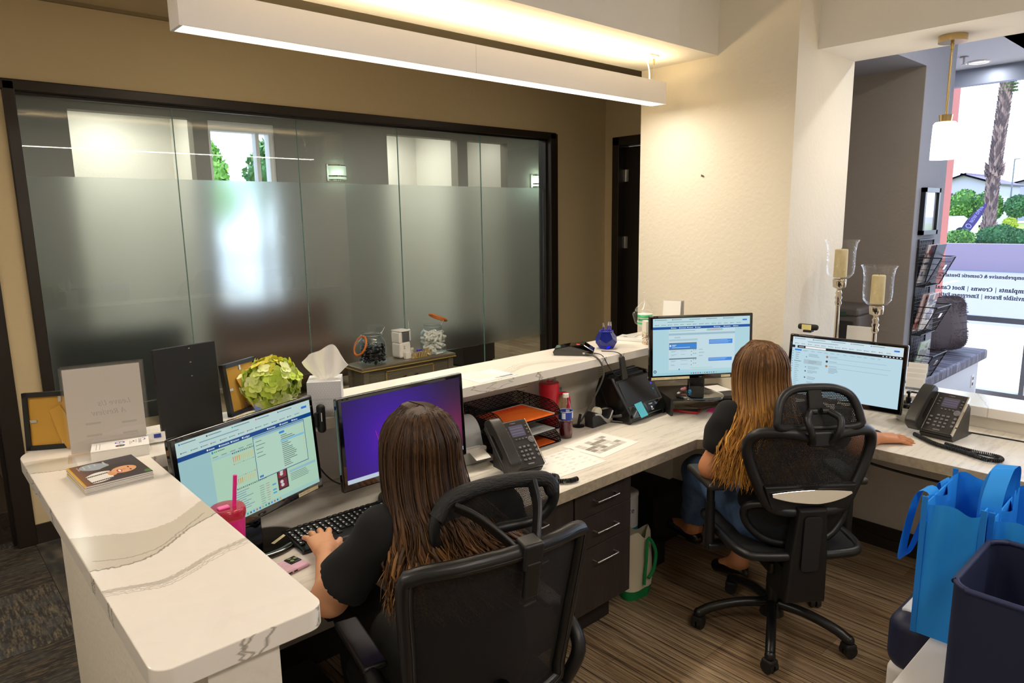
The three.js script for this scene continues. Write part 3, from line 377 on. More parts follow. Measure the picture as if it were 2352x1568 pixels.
{ // riser
  const t = thing('monitor_riser', 'black wooden monitor riser with figurines on top', 'riser', [3.085, 0.74, -1.99], -0.592), m = M(0x1d1b1a, 0.45);
  part('shelf', rb(0.37, 0.014, 0.265, 0.002, 0, 0.0835, 0), m, t); for (const s of [-1, 1]) part('side_panel', rb(0.014, 0.076, 0.265, 0.002, s * 0.178, 0.038, 0), m, t);
}
{ // webcams
  const t = thing('webcam', 'black webcam with a yellow note, on the email monitor', 'webcam', [3.395, 1.16, -1.55], -1.45); part('body', rb(0.1, 0.03, 0.026, 0.013, 0, 0.022, 0), mBlackMatte, t); part('clip', [rb(0.04, 0.012, 0.05, 0.003, 0, 0.002, -0.008)], mBlackMatte, t); part('sticky_note', rb(0.046, 0.026, 0.001, 0.0004, -0.004, 0.022, 0.0138), M(0xe7d98f, 0.7), t);
}
{ const t = thing('webcam', 'black webcam turned sideways at the edge of the tooth-chart monitor', 'webcam', [1.04, 1.075, -2.14], 0.357); part('body', rb(0.026, 0.1, 0.03, 0.012, 0, 0, 0), mBlackMatte, t); part('mount', rb(0.03, 0.05, 0.012, 0.003, -0.01, 0, -0.004), mBlackMatte, t); part('status_strip', bx(0.002, 0.03, 0.002, -0.013, 0.01, 0.0145), mWhite, t); }
// ---------------------------------------------------------------- keyboard
{
  const t = thing('keyboard', 'black computer keyboard under the typing hand', 'keyboard', [1.055, 0.742, -1.965], -0.02), km = M(0x161617, 0.4), bm = M(0x1a1a1b, 0.35);
  part('case', [rb(0.45, 0.016, 0.165, 0.006, 0, 0.009, 0, 0.06)], bm, t);
  const kg = rb(0.0165, 0.008, 0.0165, 0.003), kt = rb(0.0165, 0.006, 0.011, 0.003); kg.rotateX(0.06); kt.rotateX(0.06); const lg = print(0.006, 0.006).rotateX(-PI / 2 + 0.06), lm = M(0xd8d8d8, 0.6);
  for (let r = 0; r < 6; r++) for (let c = 0; c < 21; c++) { if ((c === 15 || (r === 0 && (c === 1 || c === 6))) || (r === 5 && c > 3 && c < 9 && c !== 6)) continue; const z = r === 0 ? -0.068 : -0.06 + r * 0.0205, x = -0.208 + c * 0.0208; const k = part('key', r ? kg : kt, km, t, x, 0.019 - z * 0.06, z); if (r) part('legend', lg, lm, k, -0.003, 0.0043, -0.003); }
}
// ---------------------------------------------------------------- desk phones
const phoneMark = canvasTex(128, 32, (x) => { x.fillStyle = '#232326'; x.fillRect(0, 0, 128, 32); x.fillStyle = '#c8372c'; x.beginPath(); x.arc(16, 16, 8, 0, 7); x.fill(); x.fillStyle = '#cfcfcf'; x.font = '20px sans-serif'; x.fillText('Polycom', 32, 23); });
const phoneLcd = canvasTex(256, 200, (x) => { x.fillStyle = '#5a5870'; x.fillRect(0, 0, 256, 200); for (let i = 0; i < 7; i++) { x.fillStyle = i % 2 ? '#6a6880' : '#535168'; x.fillRect(14, 16 + i * 24, 226, 16); } });
function deskPhone(label, pos, turn) {
  const t = thing('desk_phone', label, 'phone', pos, turn), bm = M(0x2a2927, 0.36), km = M(0x77757a, 0.28);
  part('stand', [extr(shapeOf([[-0.075, 0], [0.07, 0], [0.085, 0.02], [-0.05, 0.155], [-0.075, 0.13]]), 0.13, 0.003).rotateY(-PI / 2).translate(0.09, 0, 0), rb(0.12, 0.006, 0.05, 0.002, 0.03, 0.004, -0.1)], bm, t);
  const f = part('faceplate', [rb(0.19, 0.215, 0.022, 0.008, 0, 0, 0)], bm, t, 0, 0.105, 0.02, -0.78);
  part('chrome_trim', rb(0.006, 0.205, 0.02, 0.002, 0.094, 0, 0.003), mChrome, f); part('inner_trim', rb(0.003, 0.2, 0.02, 0.001, -0.03, -0.002, 0.003), mChrome, f);
  part('display', print(0.066, 0.05), M(0xffffff, 0.2, { map: phoneLcd }), f, 0.035, 0.056, 0.0116); part('brand_mark', print(0.034, 0.0085), M(0xffffff, 0.4, { map: phoneMark }), f, 0.03, 0.092, 0.0116);
  const kg = rb(0.013, 0.009, 0.006, 0.0025), ks = rb(0.009, 0.005, 0.005, 0.002);
  for (let r = 0; r < 4; r++) for (let c = 0; c < 3; c++) part('key', kg, km, f, 0.012 + c * 0.02, -0.018 - r * 0.0185, 0.013);
  for (let i = 0; i < 4; i++) part('soft_key', ks, km, f, 0.012 + i * 0.016, 0.018, 0.0125); for (let i = 0; i < 3; i++) { part('line_key', ks, km, f, -0.012, 0.04 + i * 0.016, 0.0125); part('line_key', ks, km, f, 0.082, 0.04 + i * 0.016, 0.0125); part('call_key', kg, km, f, -0.014, -0.03 - i * 0.02, 0.013); part('side_key', cyl(0.006, 0.006, 0.004, 0, 0, 0, 14, PI / 2), km, f, 0.082, -0.022 - i * 0.02, 0.0125); }
  part('navigation_key', [cyl(0.014, 0.014, 0.005, 0, 0, 0, 24, PI / 2), tor(0.008, 0.0012, 0, 0, 0.003)], km, f, 0.079, 0.008, 0.0125); part('volume_key', rb(0.03, 0.006, 0.004, 0.002), km, f, 0.03, -0.093, 0.012);
  const h = part('handset', (() => { const prof = [[-0.105, 0.0], [-0.105, 0.03], [-0.09, 0.045], [-0.03, 0.05], [0.04, 0.047], [0.1, 0.036], [0.112, 0.022], [0.112, -0.004], [0.065, -0.004], [0.055, 0.018], [0.0, 0.024], [-0.05, 0.022], [-0.06, 0.0]]; const s = new THREE.Shape(); s.moveTo(...prof[0]); s.splineThru(prof.slice(1).map((p) => V2(...p))); const g = extr(s, 0.04, 0.006, { bevelSegments: 3 }).translate(0, 0, -0.02); return g.rotateY(PI / 2).rotateX(PI / 2); })(), bm, t, -0.066, 0.113, 0.027, -0.78);
  return t;
}
const ph1 = deskPhone('black desk phone by the wire letter tray', [1.775, 0.74, -1.985], -0.15);
const ph2 = deskPhone('black desk phone on the desk wing by the pump jar', [3.47, 0.74, -0.955], -1.7);
function coilGeo(pts, R0 = 0.0075, r = 0.0023, turns = 60) { const c = curve(pts), n = turns * 10, P = [], fr = c.computeFrenetFrames(n, false); for (let i = 0; i <= n; i++) { const p = c.getPointAt(i / n), a = i / 10 * PI * 2; P.push(p.addScaledVector(fr.normals[i], Math.cos(a) * R0).addScaledVector(fr.binormals[i], Math.sin(a) * R0)); } return new THREE.TubeGeometry(new THREE.CatmullRomCurve3(P), n, r, 5, false); }
single('coiled_phone_cord', 'coiled black cord hanging at the phone by the letter tray', 'cord', coilGeo([[1.70, 0.752, -1.85], [1.74, 0.752, -1.82], [1.80, 0.751, -1.83], [1.83, 0.751, -1.79], [1.80, 0.751, -1.75], [1.83, 0.752, -1.72], [1.87, 0.751, -1.715]], 0.0075, 0.0026, 52), mBlack);
single('coiled_phone_cord', 'coiled black cord looped on the desk wing before the phone', 'cord', coilGeo([[3.36, 0.752, -1.02], [3.31, 0.752, -0.96], [3.27, 0.752, -0.9], [3.24, 0.752, -0.80], [3.2, 0.752, -0.7], [3.23, 0.752, -0.66], [3.27, 0.752, -0.68], [3.275, 0.752, -0.78], [3.3, 0.752, -0.88]], 0.0075, 0.0026, 100), mBlack);
single('network_cable', 'thin black cable running from the phone along the desk wing', 'cable', tube([[3.58, 0.745, -0.95], [3.59, 0.743, -0.85], [3.6, 0.743, -0.6], [3.58, 0.743, -0.2], [3.6, 0.743, 0.2]], 0.0035, 40), mBlack);
single('monitor_cable', 'thin black cable drooping behind the tooth-chart monitor', 'cable', tube([[1.0, 1.0, -2.17], [1.04, 0.9, -2.2], [1.12, 0.8, -2.22], [1.25, 0.75, -2.25], [1.5, 0.744, -2.3]], 0.003, 40), mBlack);
single('power_cable', 'black cable sagging below the desk wing', 'cable', tube([[3.1, 0.69, -1.35], [3.25, 0.6, -1.1], [3.4, 0.54, -0.8], [3.5, 0.5, -0.5], [3.62, 0.45, -0.1]], 0.006, 40), mBlack);
single('floor_cable', 'black cable lying along the baseboard under the desk wing', 'cable', tube([[3.66, 0.16, -1.5], [3.62, 0.1, -1.2], [3.6, 0.14, -0.9], [3.62, 0.12, -0.5]], 0.004, 40), mBlack);
for (const [i, x] of [2.62, 2.74].entries()) single('hanging_cable', 'thin black cable hanging down the wall under the desk', 'cable', tube([[x, 0.69, -2.3], [x + 0.01, 0.5, -2.32], [x - 0.01, 0.3, -2.35], [x + 0.03, 0.1, -2.36]], 0.0035, 30), mBlack, [0, 0, 0], 0, 'cables hanging under the desk');
// ---------------------------------------------------------------- phones lying about
{ const t = thing('mobile_phone', 'mobile phone in a pink ribbed case, face down on the desk', 'phone', [0.735, 0.741, -1.835], 0.18), pm = M(0xe6b6cc, 0.35); part('case', [rb(0.15, 0.012, 0.075, 0.006, 0, 0.006, 0)], pm, t); for (let i = 0; i < 11; i++) part('rib', rb(0.1, 0.0016, 0.004, 0.0007, -0.02, 0.0125, -0.031 + i * 0.0062), M(0xf0cbdb, 0.35), t); const c = part('camera_bump', [rb(0.036, 0.004, 0.038, 0.0019, 0.05, 0.013, -0.012, 0, 0, 0, 3)], M(0x14120f, 0.2), t); for (const [x, z] of [[0.043, -0.02], [0.058, -0.012], [0.043, -0.004]]) part('lens', cyl(0.006, 0.006, 0.003, x, 0.0155, z, 16), M(0xcdb27a, 0.15, { metalness: 1 }), c); for (let i = 0; i < 3; i++) part('button_slot', bx(0.012, 0.004, 0.001, -0.01 + i * 0.018, 0.006, 0.0377), mBlackMatte, t); }
{ const t = thing('mobile_phone', 'mobile phone in a red case under the riser', 'phone', [2.985, 0.741, -1.985], 0.35); part('case', rb(0.082, 0.013, 0.155, 0.006, 0, 0.0065, 0), M(0xc8252c, 0.35), t); part('screen', rb(0.07, 0.001, 0.143, 0.0004, 0, 0.0134, 0), mBlackGloss, t); part('port_plate', bx(0.014, 0.005, 0.001, 0, 0.0065, 0.078), mBrass, t); }
// ---------------------------------------------------------------- things on the quartz ledge
const mKraft = M(0xc29335, 0.75), mCard = M(0xf0eee8, 0.6);
function backFrame(label, pos, turn, w, h, lean, portrait) {
  const t = thing('photo_frame', label, 'frame', pos, turn), cs = Math.cos(lean), sn = Math.sin(lean);
  const f = part('frame', [bx(w, 0.014, 0.018, 0, 0.007, 0), bx(w, 0.014, 0.018, 0, h - 0.007, 0), bx(0.014, h, 0.018, -w / 2 + 0.007, h / 2, 0), bx(0.014, h, 0.018, w / 2 - 0.007, h / 2, 0)], mBlack, t, 0, 0, 0, lean);
  part('backing', bx(w - 0.026, h - 0.026, 0.003, 0, h / 2, 0.001), mKraft, f);
  for (const [x, y, r] of [[0, h - 0.022, 0], [-w / 2 + 0.024, h / 2, 1], [w / 2 - 0.024, h / 2, 1], [0, 0.022, 0]]) part('clip', [bx(0.008, 0.02, 0.002, 0, 0, 0), tor(0.004, 0.001, 0, 0.011, 0.001)], mSteel, f, x, y, 0.004, 0, 0, r * PI / 2);
  const s = shapeOf([[-0.022, 0], [0.022, 0], [0.026, h * 0.25], [0.016, h * 0.74], [-0.016, h * 0.74], [-0.026, h * 0.25]]);
  const ty = h * 0.72 * cs, tz = h * 0.72 * sn, L = h * 0.74, out = Math.asin(Math.min(0.95, ty / L)); part('easel_leg', extr(s, 0.003).translate(0, -h * 0.74, 0).rotateZ(0.42), mKraft, t, -0.015, ty, tz + 0.004, -(PI / 2 - out) * 0.75);
  return t;
}
backFrame('black photo frame seen from behind next to the acrylic sign', [0.335, 1.07, -2.43], -0.5, 0.2, 0.175, -0.1);
backFrame('black photo frame seen from behind, half hidden by the hydrangea', [0.9, 1.07, -2.44], 0.5, 0.17, 0.185, -0.12);
{ const t = thing('display_board', 'tall black display board seen from behind with screw holes', 'board', [0.674, 1.07, -2.312], 0.19); part('panel', rb(0.203, 0.285, 0.014, 0.002, 0, 0.145, 0, -0.03), mBlackMatte, t); part('foot', rb(0.1, 0.003, 0.08, 0.001, 0, 0.0015, 0.0), mBlackMatte, t); for (const y of [0.28, 0.235, 0.19]) part('screw_hole', cyl(0.003, 0.003, 0.002, 0.012, y - 0.004, 0.0105 - y * 0.03, 12, PI / 2), mBrass, t); part('bumper_dot', cyl(0.004, 0.004, 0.003, -0.02, 0.15, 0.004, 12, PI / 2), mWhite, t); part('bumper_dot', cyl(0.004, 0.004, 0.003, -0.03, 0.03, 0.007, 12, PI / 2), mWhite, t); }
const flyerBack = canvasTex(256, 320, (x) => { x.fillStyle = '#d8d0c6'; x.fillRect(0, 0, 256, 320); x.save(); x.translate(256, 0); x.scale(-1, 1); x.globalAlpha = 0.28; x.fillStyle = '#4a4450'; x.font = 'italic 26px serif'; x.fillText('Leave Us', 40, 150); x.fillText('A Review', 60, 185); x.fillStyle = '#8a857e'; for (const [a, b] of [[30, 220], [150, 210], [30, 262], [150, 256]]) x.fillRect(a, b, 50, 8); x.restore(); });
{ const t = thing('acrylic_sign_holder', 'clear slanted acrylic sign holder with a white flyer inside', 'sign holder', [0.435, 1.07, -2.31], -0.2); const s = part('front_sheet', rb(0.216, 0.262, 0.002, 0.0008, 0, 0.13, 0.004, -0.1), M(0xffffff, 0.02, { transmission: 1, thickness: 0, ior: 1.5 }), t); part('flyer', rb(0.2, 0.25, 0.0008, 0.0003, 0, 0.13, 0.0, -0.1), M(0xffffff, 0.7, { map: flyerBack, transmission: 0.25, thickness: 0 }), t); part('rear_sheet', rb(0.216, 0.262, 0.002, 0.0008, 0.004, 0.133, -0.006, -0.1), M(0xffffff, 0.02, { transmission: 1, thickness: 0 }), t); part('foot', rb(0.216, 0.002, 0.09, 0.0008, 0, 0.001, 0.045), M(0xffffff, 0.02, { transmission: 1, thickness: 0 }), t); }
const cardTop = canvasTex(512, 300, (x) => { x.fillStyle = '#f4f2ee'; x.fillRect(0, 0, 512, 300); x.save(); x.translate(490, 20); x.rotate(PI / 2); x.fillStyle = '#2d3a92'; x.lineWidth = 10; x.strokeStyle = '#2d3a92'; x.beginPath(); x.arc(60, 60, 52, 3.6, 5.6); x.stroke(); x.font = 'bold 40px sans-serif'; x.fillStyle = '#6d6a78'; x.fillText('COOMBS', 10, 70); x.font = '22px sans-serif'; x.fillText('DENTISTRY', 40, 100); x.fillStyle = '#3d342f'; x.fillRect(70, 108, 40, 14); x.restore(); x.strokeStyle = '#3430b0'; x.lineWidth = 12; x.beginPath(); x.ellipse(250, 96, 40, 34, 0, 0, 7); x.stroke(); x.fillStyle = '#3430b0'; x.font = 'bold 46px sans-serif'; x.fillText('f', 240, 112); x.fillStyle = '#322f34'; x.beginPath(); x.ellipse(255, 210, 44, 38, 0, 0, 7); x.fill(); for (const [a, b, c] of [[240, 196, '#d03a30'], [270, 200, '#3aa655'], [246, 222, '#e0b030'], [268, 222, '#3a66d0']]) { x.fillStyle = c; x.beginPath(); x.arc(a, b, 11, 0, 7); x.fill(); } x.fillStyle = '#9a9690'; for (const y of [40, 70]) x.fillRect(y, 60, 5, 190); x.fillRect(340, 90, 6, 120); x.fillRect(356, 110, 6, 70); });
{ const t = thing('review_card_stack', 'thick stack of white review cards with a phone logo behind the magazines', 'card stack', [0.447, 1.07, -2.235], -0.25); part('cards', [rb(0.148, 0.03, 0.088, 0.001, 0, 0.015, 0)], M(0xe6e2da, 0.7), t); part('top_card', rb(0.149, 0.001, 0.089, 0.0003, 0, 0.031, 0, 0, 0.02), mCard, t); part('print', print(0.147, 0.087).rotateX(-PI / 2), M(0xffffff, 0.5, { map: cardTop }), t, 0, 0.0317, 0, 0, 0.02); }
{ const t = thing('business_card_holder', 'small clear holder with business cards behind the quartz corner', 'card holder', [0.553, 1.07, -2.27], -0.2); part('tray', [rb(0.06, 0.002, 0.04, 0.0008, 0, 0.001, 0), rb(0.06, 0.04, 0.002, 0.0008, 0, 0.02, -0.02)], M(0xffffff, 0.03, { transmission: 1, thickness: 0 }), t); part('cards', rb(0.052, 0.03, 0.02, 0.001, 0, 0.018, -0.006, -0.25), mCard, t); part('logo_print', print(0.02, 0.012), M(0x2d3a92, 0.5), t, 0.004, 0.026, 0.0065, -0.25); }
const magCover = canvasTex(512, 430, (x, W, H) => {
  let g = x.createLinearGradient(0, 0, W, 0); g.addColorStop(0, '#8a5a3c'); g.addColorStop(0.35, '#3a3138'); g.addColorStop(1, '#2f2d3c'); x.fillStyle = g; x.fillRect(0, 0, W, H); x.fillStyle = '#d3a11e'; x.fillRect(0, 0, 16, H); x.fillStyle = '#9aa7b2'; x.beginPath(); x.ellipse(180, 90, 110, 70, 0.2, 0, 7); x.fill();
  x.fillStyle = '#2a211f'; x.beginPath(); x.ellipse(330, 250, 190, 130, -0.1, 0, 7); x.fill();
  x.fillStyle = '#ece9e4'; x.beginPath(); x.moveTo(60, 260); x.quadraticCurveTo(150, 180, 250, 230); x.lineTo(240, 360); x.quadraticCurveTo(150, 420, 70, 400); x.fill(); x.fillStyle = '#2b2a2c'; for (let i = 0; i < 13; i++) for (const y of [262, 372]) { x.save(); x.translate(66 + i * 14, y - i * 1.5); x.rotate(0.5); x.fillRect(0, 0, 10, 22); x.restore(); }
  x.fillStyle = '#d99a6c'; x.beginPath(); x.ellipse(250, 290, 34, 46, 0, 0, 7); x.fill(); x.fillStyle = '#e2a679'; x.beginPath(); x.ellipse(350, 262, 96, 66, -0.05, 0, 7); x.fill(); x.fillStyle = '#b03a36'; x.beginPath(); x.ellipse(310, 276, 20, 32, 0.1, 0, 7); x.fill(); x.fillStyle = '#fbf6f0'; x.beginPath(); x.ellipse(312, 276, 10, 24, 0.1, 0, 7); x.fill(); x.fillStyle = '#3a261e'; x.beginPath(); x.ellipse(392, 236, 7, 14, 0, 0, 7); x.fill(); x.beginPath(); x.ellipse(392, 290, 7, 14, 0, 0, 7); x.fill(); x.fillStyle = '#c78659'; x.beginPath(); x.ellipse(350, 262, 20, 9, 0, 0, 7); x.fill(); x.fillStyle = '#4a7c3a'; x.beginPath(); x.ellipse(490, 390, 30, 26, 0, 0, 7); x.fill();
  x.fillStyle = '#eee8de'; x.font = 'bold 22px sans-serif'; x.save(); x.translate(250, 40); x.rotate(PI / 2); x.fillText('SMILE', -20, -10); x.restore(); x.font = '14px sans-serif'; for (let i = 0; i < 4; i++) { x.save(); x.translate(60 + i * 44, 40); x.rotate(PI / 2); x.fillText(['your health', 'whitening', 'care tips', 'family'][i], 0, 0); x.restore(); }
});
{ const labs = ['glossy magazine with a smiling woman on the cover, top of its stack', 'magazine second from the top of the small stack on the ledge', 'magazine in the middle of the small stack on the ledge', 'magazine second from the bottom of the small stack', 'bottom magazine of the small stack on the ledge'];
  for (let k = 0; k < 5; k++) { const i = 4 - k, t = thing('magazine', labs[i], 'magazine', [0.375 + rr(-1, 1) * 0.0015, 1.07 + k * 0.0046, -2.04 + rr(-1, 1) * 0.0015], 0.04 + rr(-1, 1) * 0.008, 'magazines stacked on the ledge'); part('pages', rb(0.16, 0.0042, 0.19, 0.0006, 0, 0.0023, 0), M(0xcfcac2, 0.75), t); part('cover', print(0.16, 0.19).rotateX(-PI / 2), M(0xffffff, 0.25, { map: magCover }), t, 0, 0.00455, 0); } }
{ const dots = canvasTex(256, 256, (x) => { x.fillStyle = '#d6d7da'; x.fillRect(0, 0, 256, 256); x.strokeStyle = '#aeb0b6'; x.lineWidth = 2; for (let j = 0; j < 16; j++) for (let i = 0; i < 12; i++) { x.beginPath(); x.ellipse(i * 22 + (j % 2) * 11, j * 16, 5, 8, 0, 0, 7); x.stroke(); } });
  const t = thing('tissue_box', 'silver-patterned tissue box with a tissue pulled up', 'tissue box', [1.1, 1.07, -2.215], -0.55); part('carton', rb(0.115, 0.125, 0.115, 0.002, 0, 0.0625, 0), M(0xffffff, 0.4, { map: dots }), t); part('tear_line', bx(0.1156, 0.0008, 0.1156, 0, 0.062, 0), M(0x8d8f94, 0.6), t); part('opening', cyl(0.032, 0.032, 0.001, 0, 0.1254, 0, 24).scale(1.3, 1, 0.6), M(0xe9e7e2, 0.7), t);
  const g = new THREE.PlaneGeometry(1, 1, 30, 24), p = g.attributes.position; for (let i = 0; i < p.count; i++) { const u = p.getX(i), v = p.getY(i) + 0.5, w = 0.03 + 0.085 * Math.pow(v, 0.7) - (v > 0.8 ? (v - 0.8) * 0.16 * Math.abs(u) * 2 : 0), fold = Math.sin(u * 16 + v * 2) * 0.013 * (1 - v * 0.3) + Math.sin(u * 7 + 1) * 0.014; p.setXYZ(i, u * w * 1.55 + (v > 0.6 ? (v - 0.6) * 0.02 : 0), 0.122 + v * 0.118 - Math.pow(Math.abs(u) * 2, 2) * 0.05 * v + 0.012 * Math.sin(u * 9) * v, fold + 0.01 * v); } g.computeVertexNormals();
  part('tissue', g, M(0xf7f4ee, 0.85, { transmission: 0.25, thickness: 0, side: THREE.DoubleSide }), t); }
{ const t = thing('hydrangea_vase', 'lime green hydrangea in a square glass vase', 'flower', [0.935, 1.07, -2.285], 0.2); const gl = M(0xf2fbff, 0.0, { transmission: 1, thickness: 0, ior: 1.5 });
  part('vase', [bx(0.088, 0.1, 0.003, 0, 0.05, 0.0425), bx(0.088, 0.1, 0.003, 0, 0.05, -0.0425), bx(0.003, 0.1, 0.085, 0.0425, 0.05, 0), bx(0.003, 0.1, 0.085, -0.0425, 0.05, 0), bx(0.088, 0.012, 0.088, 0, 0.006, 0)], gl, t); part('stem', [tube([[0, 0.012, 0.01], [0.01, 0.06, 0], [0, 0.12, 0]], 0.004, 10), tube([[0.02, 0.012, -0.02], [-0.005, 0.06, 0], [0.01, 0.12, 0.01]], 0.004, 10)], M(0x8aa23c, 0.6), t);
  part('bloom_core', sph(0.066, 0, 0.122, 0, 1.15, 0.9, 1.05), M(0x8fae2e, 0.8), t);
  const petal = (w, l) => { const g = new THREE.CircleGeometry(1, 9).scale(w, l, 1).translate(0, l * 0.8, 0), p = g.attributes.position; for (let i = 0; i < p.count; i++) { const y = p.getY(i), x = p.getX(i); p.setZ(i, 26 * x * x + 14 * y * y + 0.001 * Math.sin(y * 900)); } g.computeVertexNormals(); return g; };
  const fl = [0, 1, 2].map((k) => merge([0, 1, 2, 3].map((i) => petal(0.0105 + k * 0.0012, 0.0115 + k * 0.001).rotateX(-0.2).rotateZ(i * PI / 2 + k * 0.3)))), cols = [0xd2e25c, 0xe0ec86, 0xc0d846, 0xecf2b0, 0xe2d848].map((c) => M(c, 0.7, { side: THREE.DoubleSide, transmission: 0.2, thickness: 0 }));
  const N = 190; for (let i = 0; i < N; i++) { const y = 1 - 1.72 * (i + 0.5) / N, a = i * 2.39996, r = Math.sqrt(1 - y * y), d = V(Math.cos(a) * r, y, Math.sin(a) * r), k = rr(0.94, 1.18), f = part('floret', fl[i % 3], cols[y > 0.7 && i % 2 ? 4 : Math.floor(R() * 4)], t, d.x * 0.083 * k, 0.124 + d.y * 0.073 * k, d.z * 0.08 * k); f.quaternion.setFromUnitVectors(V(0, 0, 1), d.clone().add(V(rr(-0.6, 0.6), rr(-0.6, 0.6), rr(-0.6, 0.6))).normalize()); } }
single('blue_card', 'small periwinkle card behind the hydrangea vase', 'card', rb(0.09, 0.06, 0.001, 0.0003, 0, 0.03, 0, -0.2), M(0x6f74c8, 0.6), [0.95, 1.07, -2.4], 0.3);
{ const ft = canvasTex(512, 400, (x, W, H) => { x.fillStyle = '#efece6'; x.fillRect(0, 0, W, H); lines(x, 40, 40, 400, 16, 17, '#8d8a86', 4, 0.4); x.strokeStyle = '#777'; x.strokeRect(30, 300, 200, 60); x.fillStyle = '#4c5c6e'; x.save(); x.translate(330, 330); x.fillRect(-20, 0, 180, 44); x.fillStyle = '#e8e8ee'; x.font = 'bold 18px sans-serif'; x.fillText('NOW AVAILABLE', -10, 28); x.restore(); x.fillStyle = '#caa08a'; x.fillRect(250, 330, 50, 40); });
  const t = thing('flyer', 'printed white flyer lying flat on the quartz ledge', 'flyer', [1.87, 1.0705, -2.25], 0.03); part('sheet', rb(0.215, 0.0008, 0.17, 0.0003, 0, 0.0004, 0), mPaper, t); part('print', print(0.213, 0.168).rotateX(-PI / 2), M(0xffffff, 0.5, { map: ft }), t, 0, 0.0011, 0); }
{ const t = thing('card_reader', 'black card payment terminal with a red tag', 'card reader', [2.49, 1.07, -2.305], -0.9); part('body', extr(shapeOf([[-0.095, 0], [0.09, 0], [0.095, 0.02], [0.05, 0.048], [-0.02, 0.042], [-0.09, 0.028], [-0.1, 0.012]]), 0.085, 0.004).translate(0, 0.004, -0.0425), mBlackGloss, t); part('red_tag', bx(0.035, 0.002, 0.02, 0.03, 0.053, 0.028, 0, 0, -0.1), M(0xe23b3b, 0.5), t); part('paper_cover', rb(0.06, 0.006, 0.07, 0.003, 0.06, 0.045, 0, 0, 0, -0.5), mBlack, t); part('port', bx(0.012, 0.008, 0.003, 0.05, 0.014, 0.0475), mSteel, t); }
single('card_reader_cable', 'grey cable from the card terminal down to the desk grommet', 'cable', tube([[2.49, 1.085, -2.235], [2.48, 1.075, -2.15], [2.49, 1.03, -2.12], [2.495, 0.97, -2.125], [2.45, 0.84, -2.165], [2.41, 0.76, -2.19]], 0.0045, 50), M(0x4a4844, 0.55));
single('looped_cable', 'thin black cable looping over the ledge edge beside the scanner', 'cable', tube([[2.55, 1.075, -2.25], [2.53, 1.078, -2.16], [2.55, 1.02, -2.13], [2.62, 0.965, -2.135], [2.68, 0.99, -2.135], [2.66, 1.05, -2.135], [2.63, 1.08, -2.15], [2.62, 1.076, -2.24]], 0.0022, 60), mBlack);
{ const t = thing('gooseneck_base', 'slim black tapered stalk on a round base beside the tape dispenser', 'stalk', [2.4, 0.74, -2.195]); part('base', lathe([[0, 0], [0.03, 0], [0.031, 0.004], [0.012, 0.008], [0, 0.009]], 28), mBlack, t); part('stalk', tube([[0, 0.005, 0], [0.004, 0.03, 0.002], [0.01, 0.06, 0.004]], 0.007, 12), mBlackMatte, t); }
{ // faceted blue glass pen holder
  const g = new THREE.DodecahedronGeometry(0.058, 0).rotateX(0.5).rotateY(0.4), p = g.attributes.position; for (let i = 0; i < p.count; i++) p.setY(i, Math.max(-0.044, Math.min(0.047, p.getY(i)))); g.computeVertexNormals();
  const t = thing('pen_holder', 'faceted cobalt blue glass pen holder on the ledge', 'pen holder', [2.715, 1.07, -2.29]); part('vessel', g.clone(), M(0x2a49e8, 0.03, { transmission: 0.85, thickness: 0.01, ior: 1.45, attenuationColor: new THREE.Color(0x0a1ccc), attenuationDistance: 0.03 }), t, 0, 0.045, 0); part('well', cyl(0.03, 0.034, 0.07, 0, 0.055, 0, 10), M(0x10208c, 0.25), t); part('rim', tor(0.034, 0.003, 0, 0.092, 0, PI / 2), M(0x1b2fb4, 0.1), t);
  [[-0.016, 0.002, 0.16], [0.012, -0.006, -0.2], [0.018, 0.008, -0.1]].forEach(([x, z, a], i) => { const n = thing('pen', ['purple and white pen tilting away from the card terminal', 'purple pen with a silver tip leaning in the blue holder', 'short purple pen leaning in the blue holder'][i], 'pen', [2.715 + x, 1.135, -2.29 + z], 0, 'pens in the blue holder'); n.rotation.z = a; part('barrel', cyl(0.0045, 0.0045, 0.07, 0, 0.02, 0, 10), M(0x4a35a0, 0.4), n); part('cap', cyl(0.0048, 0.0035, 0.02, 0, 0.062, 0, 10), mSteel, n); part('clip', bx(0.0015, 0.03, 0.003, 0.006, 0.045, 0), mWhite, n); }); }
{ const t = thing('notepad_box', 'flat white notepad box beside the apothecary jar', 'box', [3.01, 1.07, -2.355], 0.35); part('box', rb(0.11, 0.018, 0.15, 0.003, 0, 0.009, 0), mWhiteGloss, t); part('mark', bx(0.012, 0.0008, 0.02, -0.02, 0.0185, -0.03), M(0x444444, 0.6), t); part('mark', bx(0.05, 0.0008, 0.008, 0.02, 0.0185, 0.02), M(0x9a9a9a, 0.6), t); }
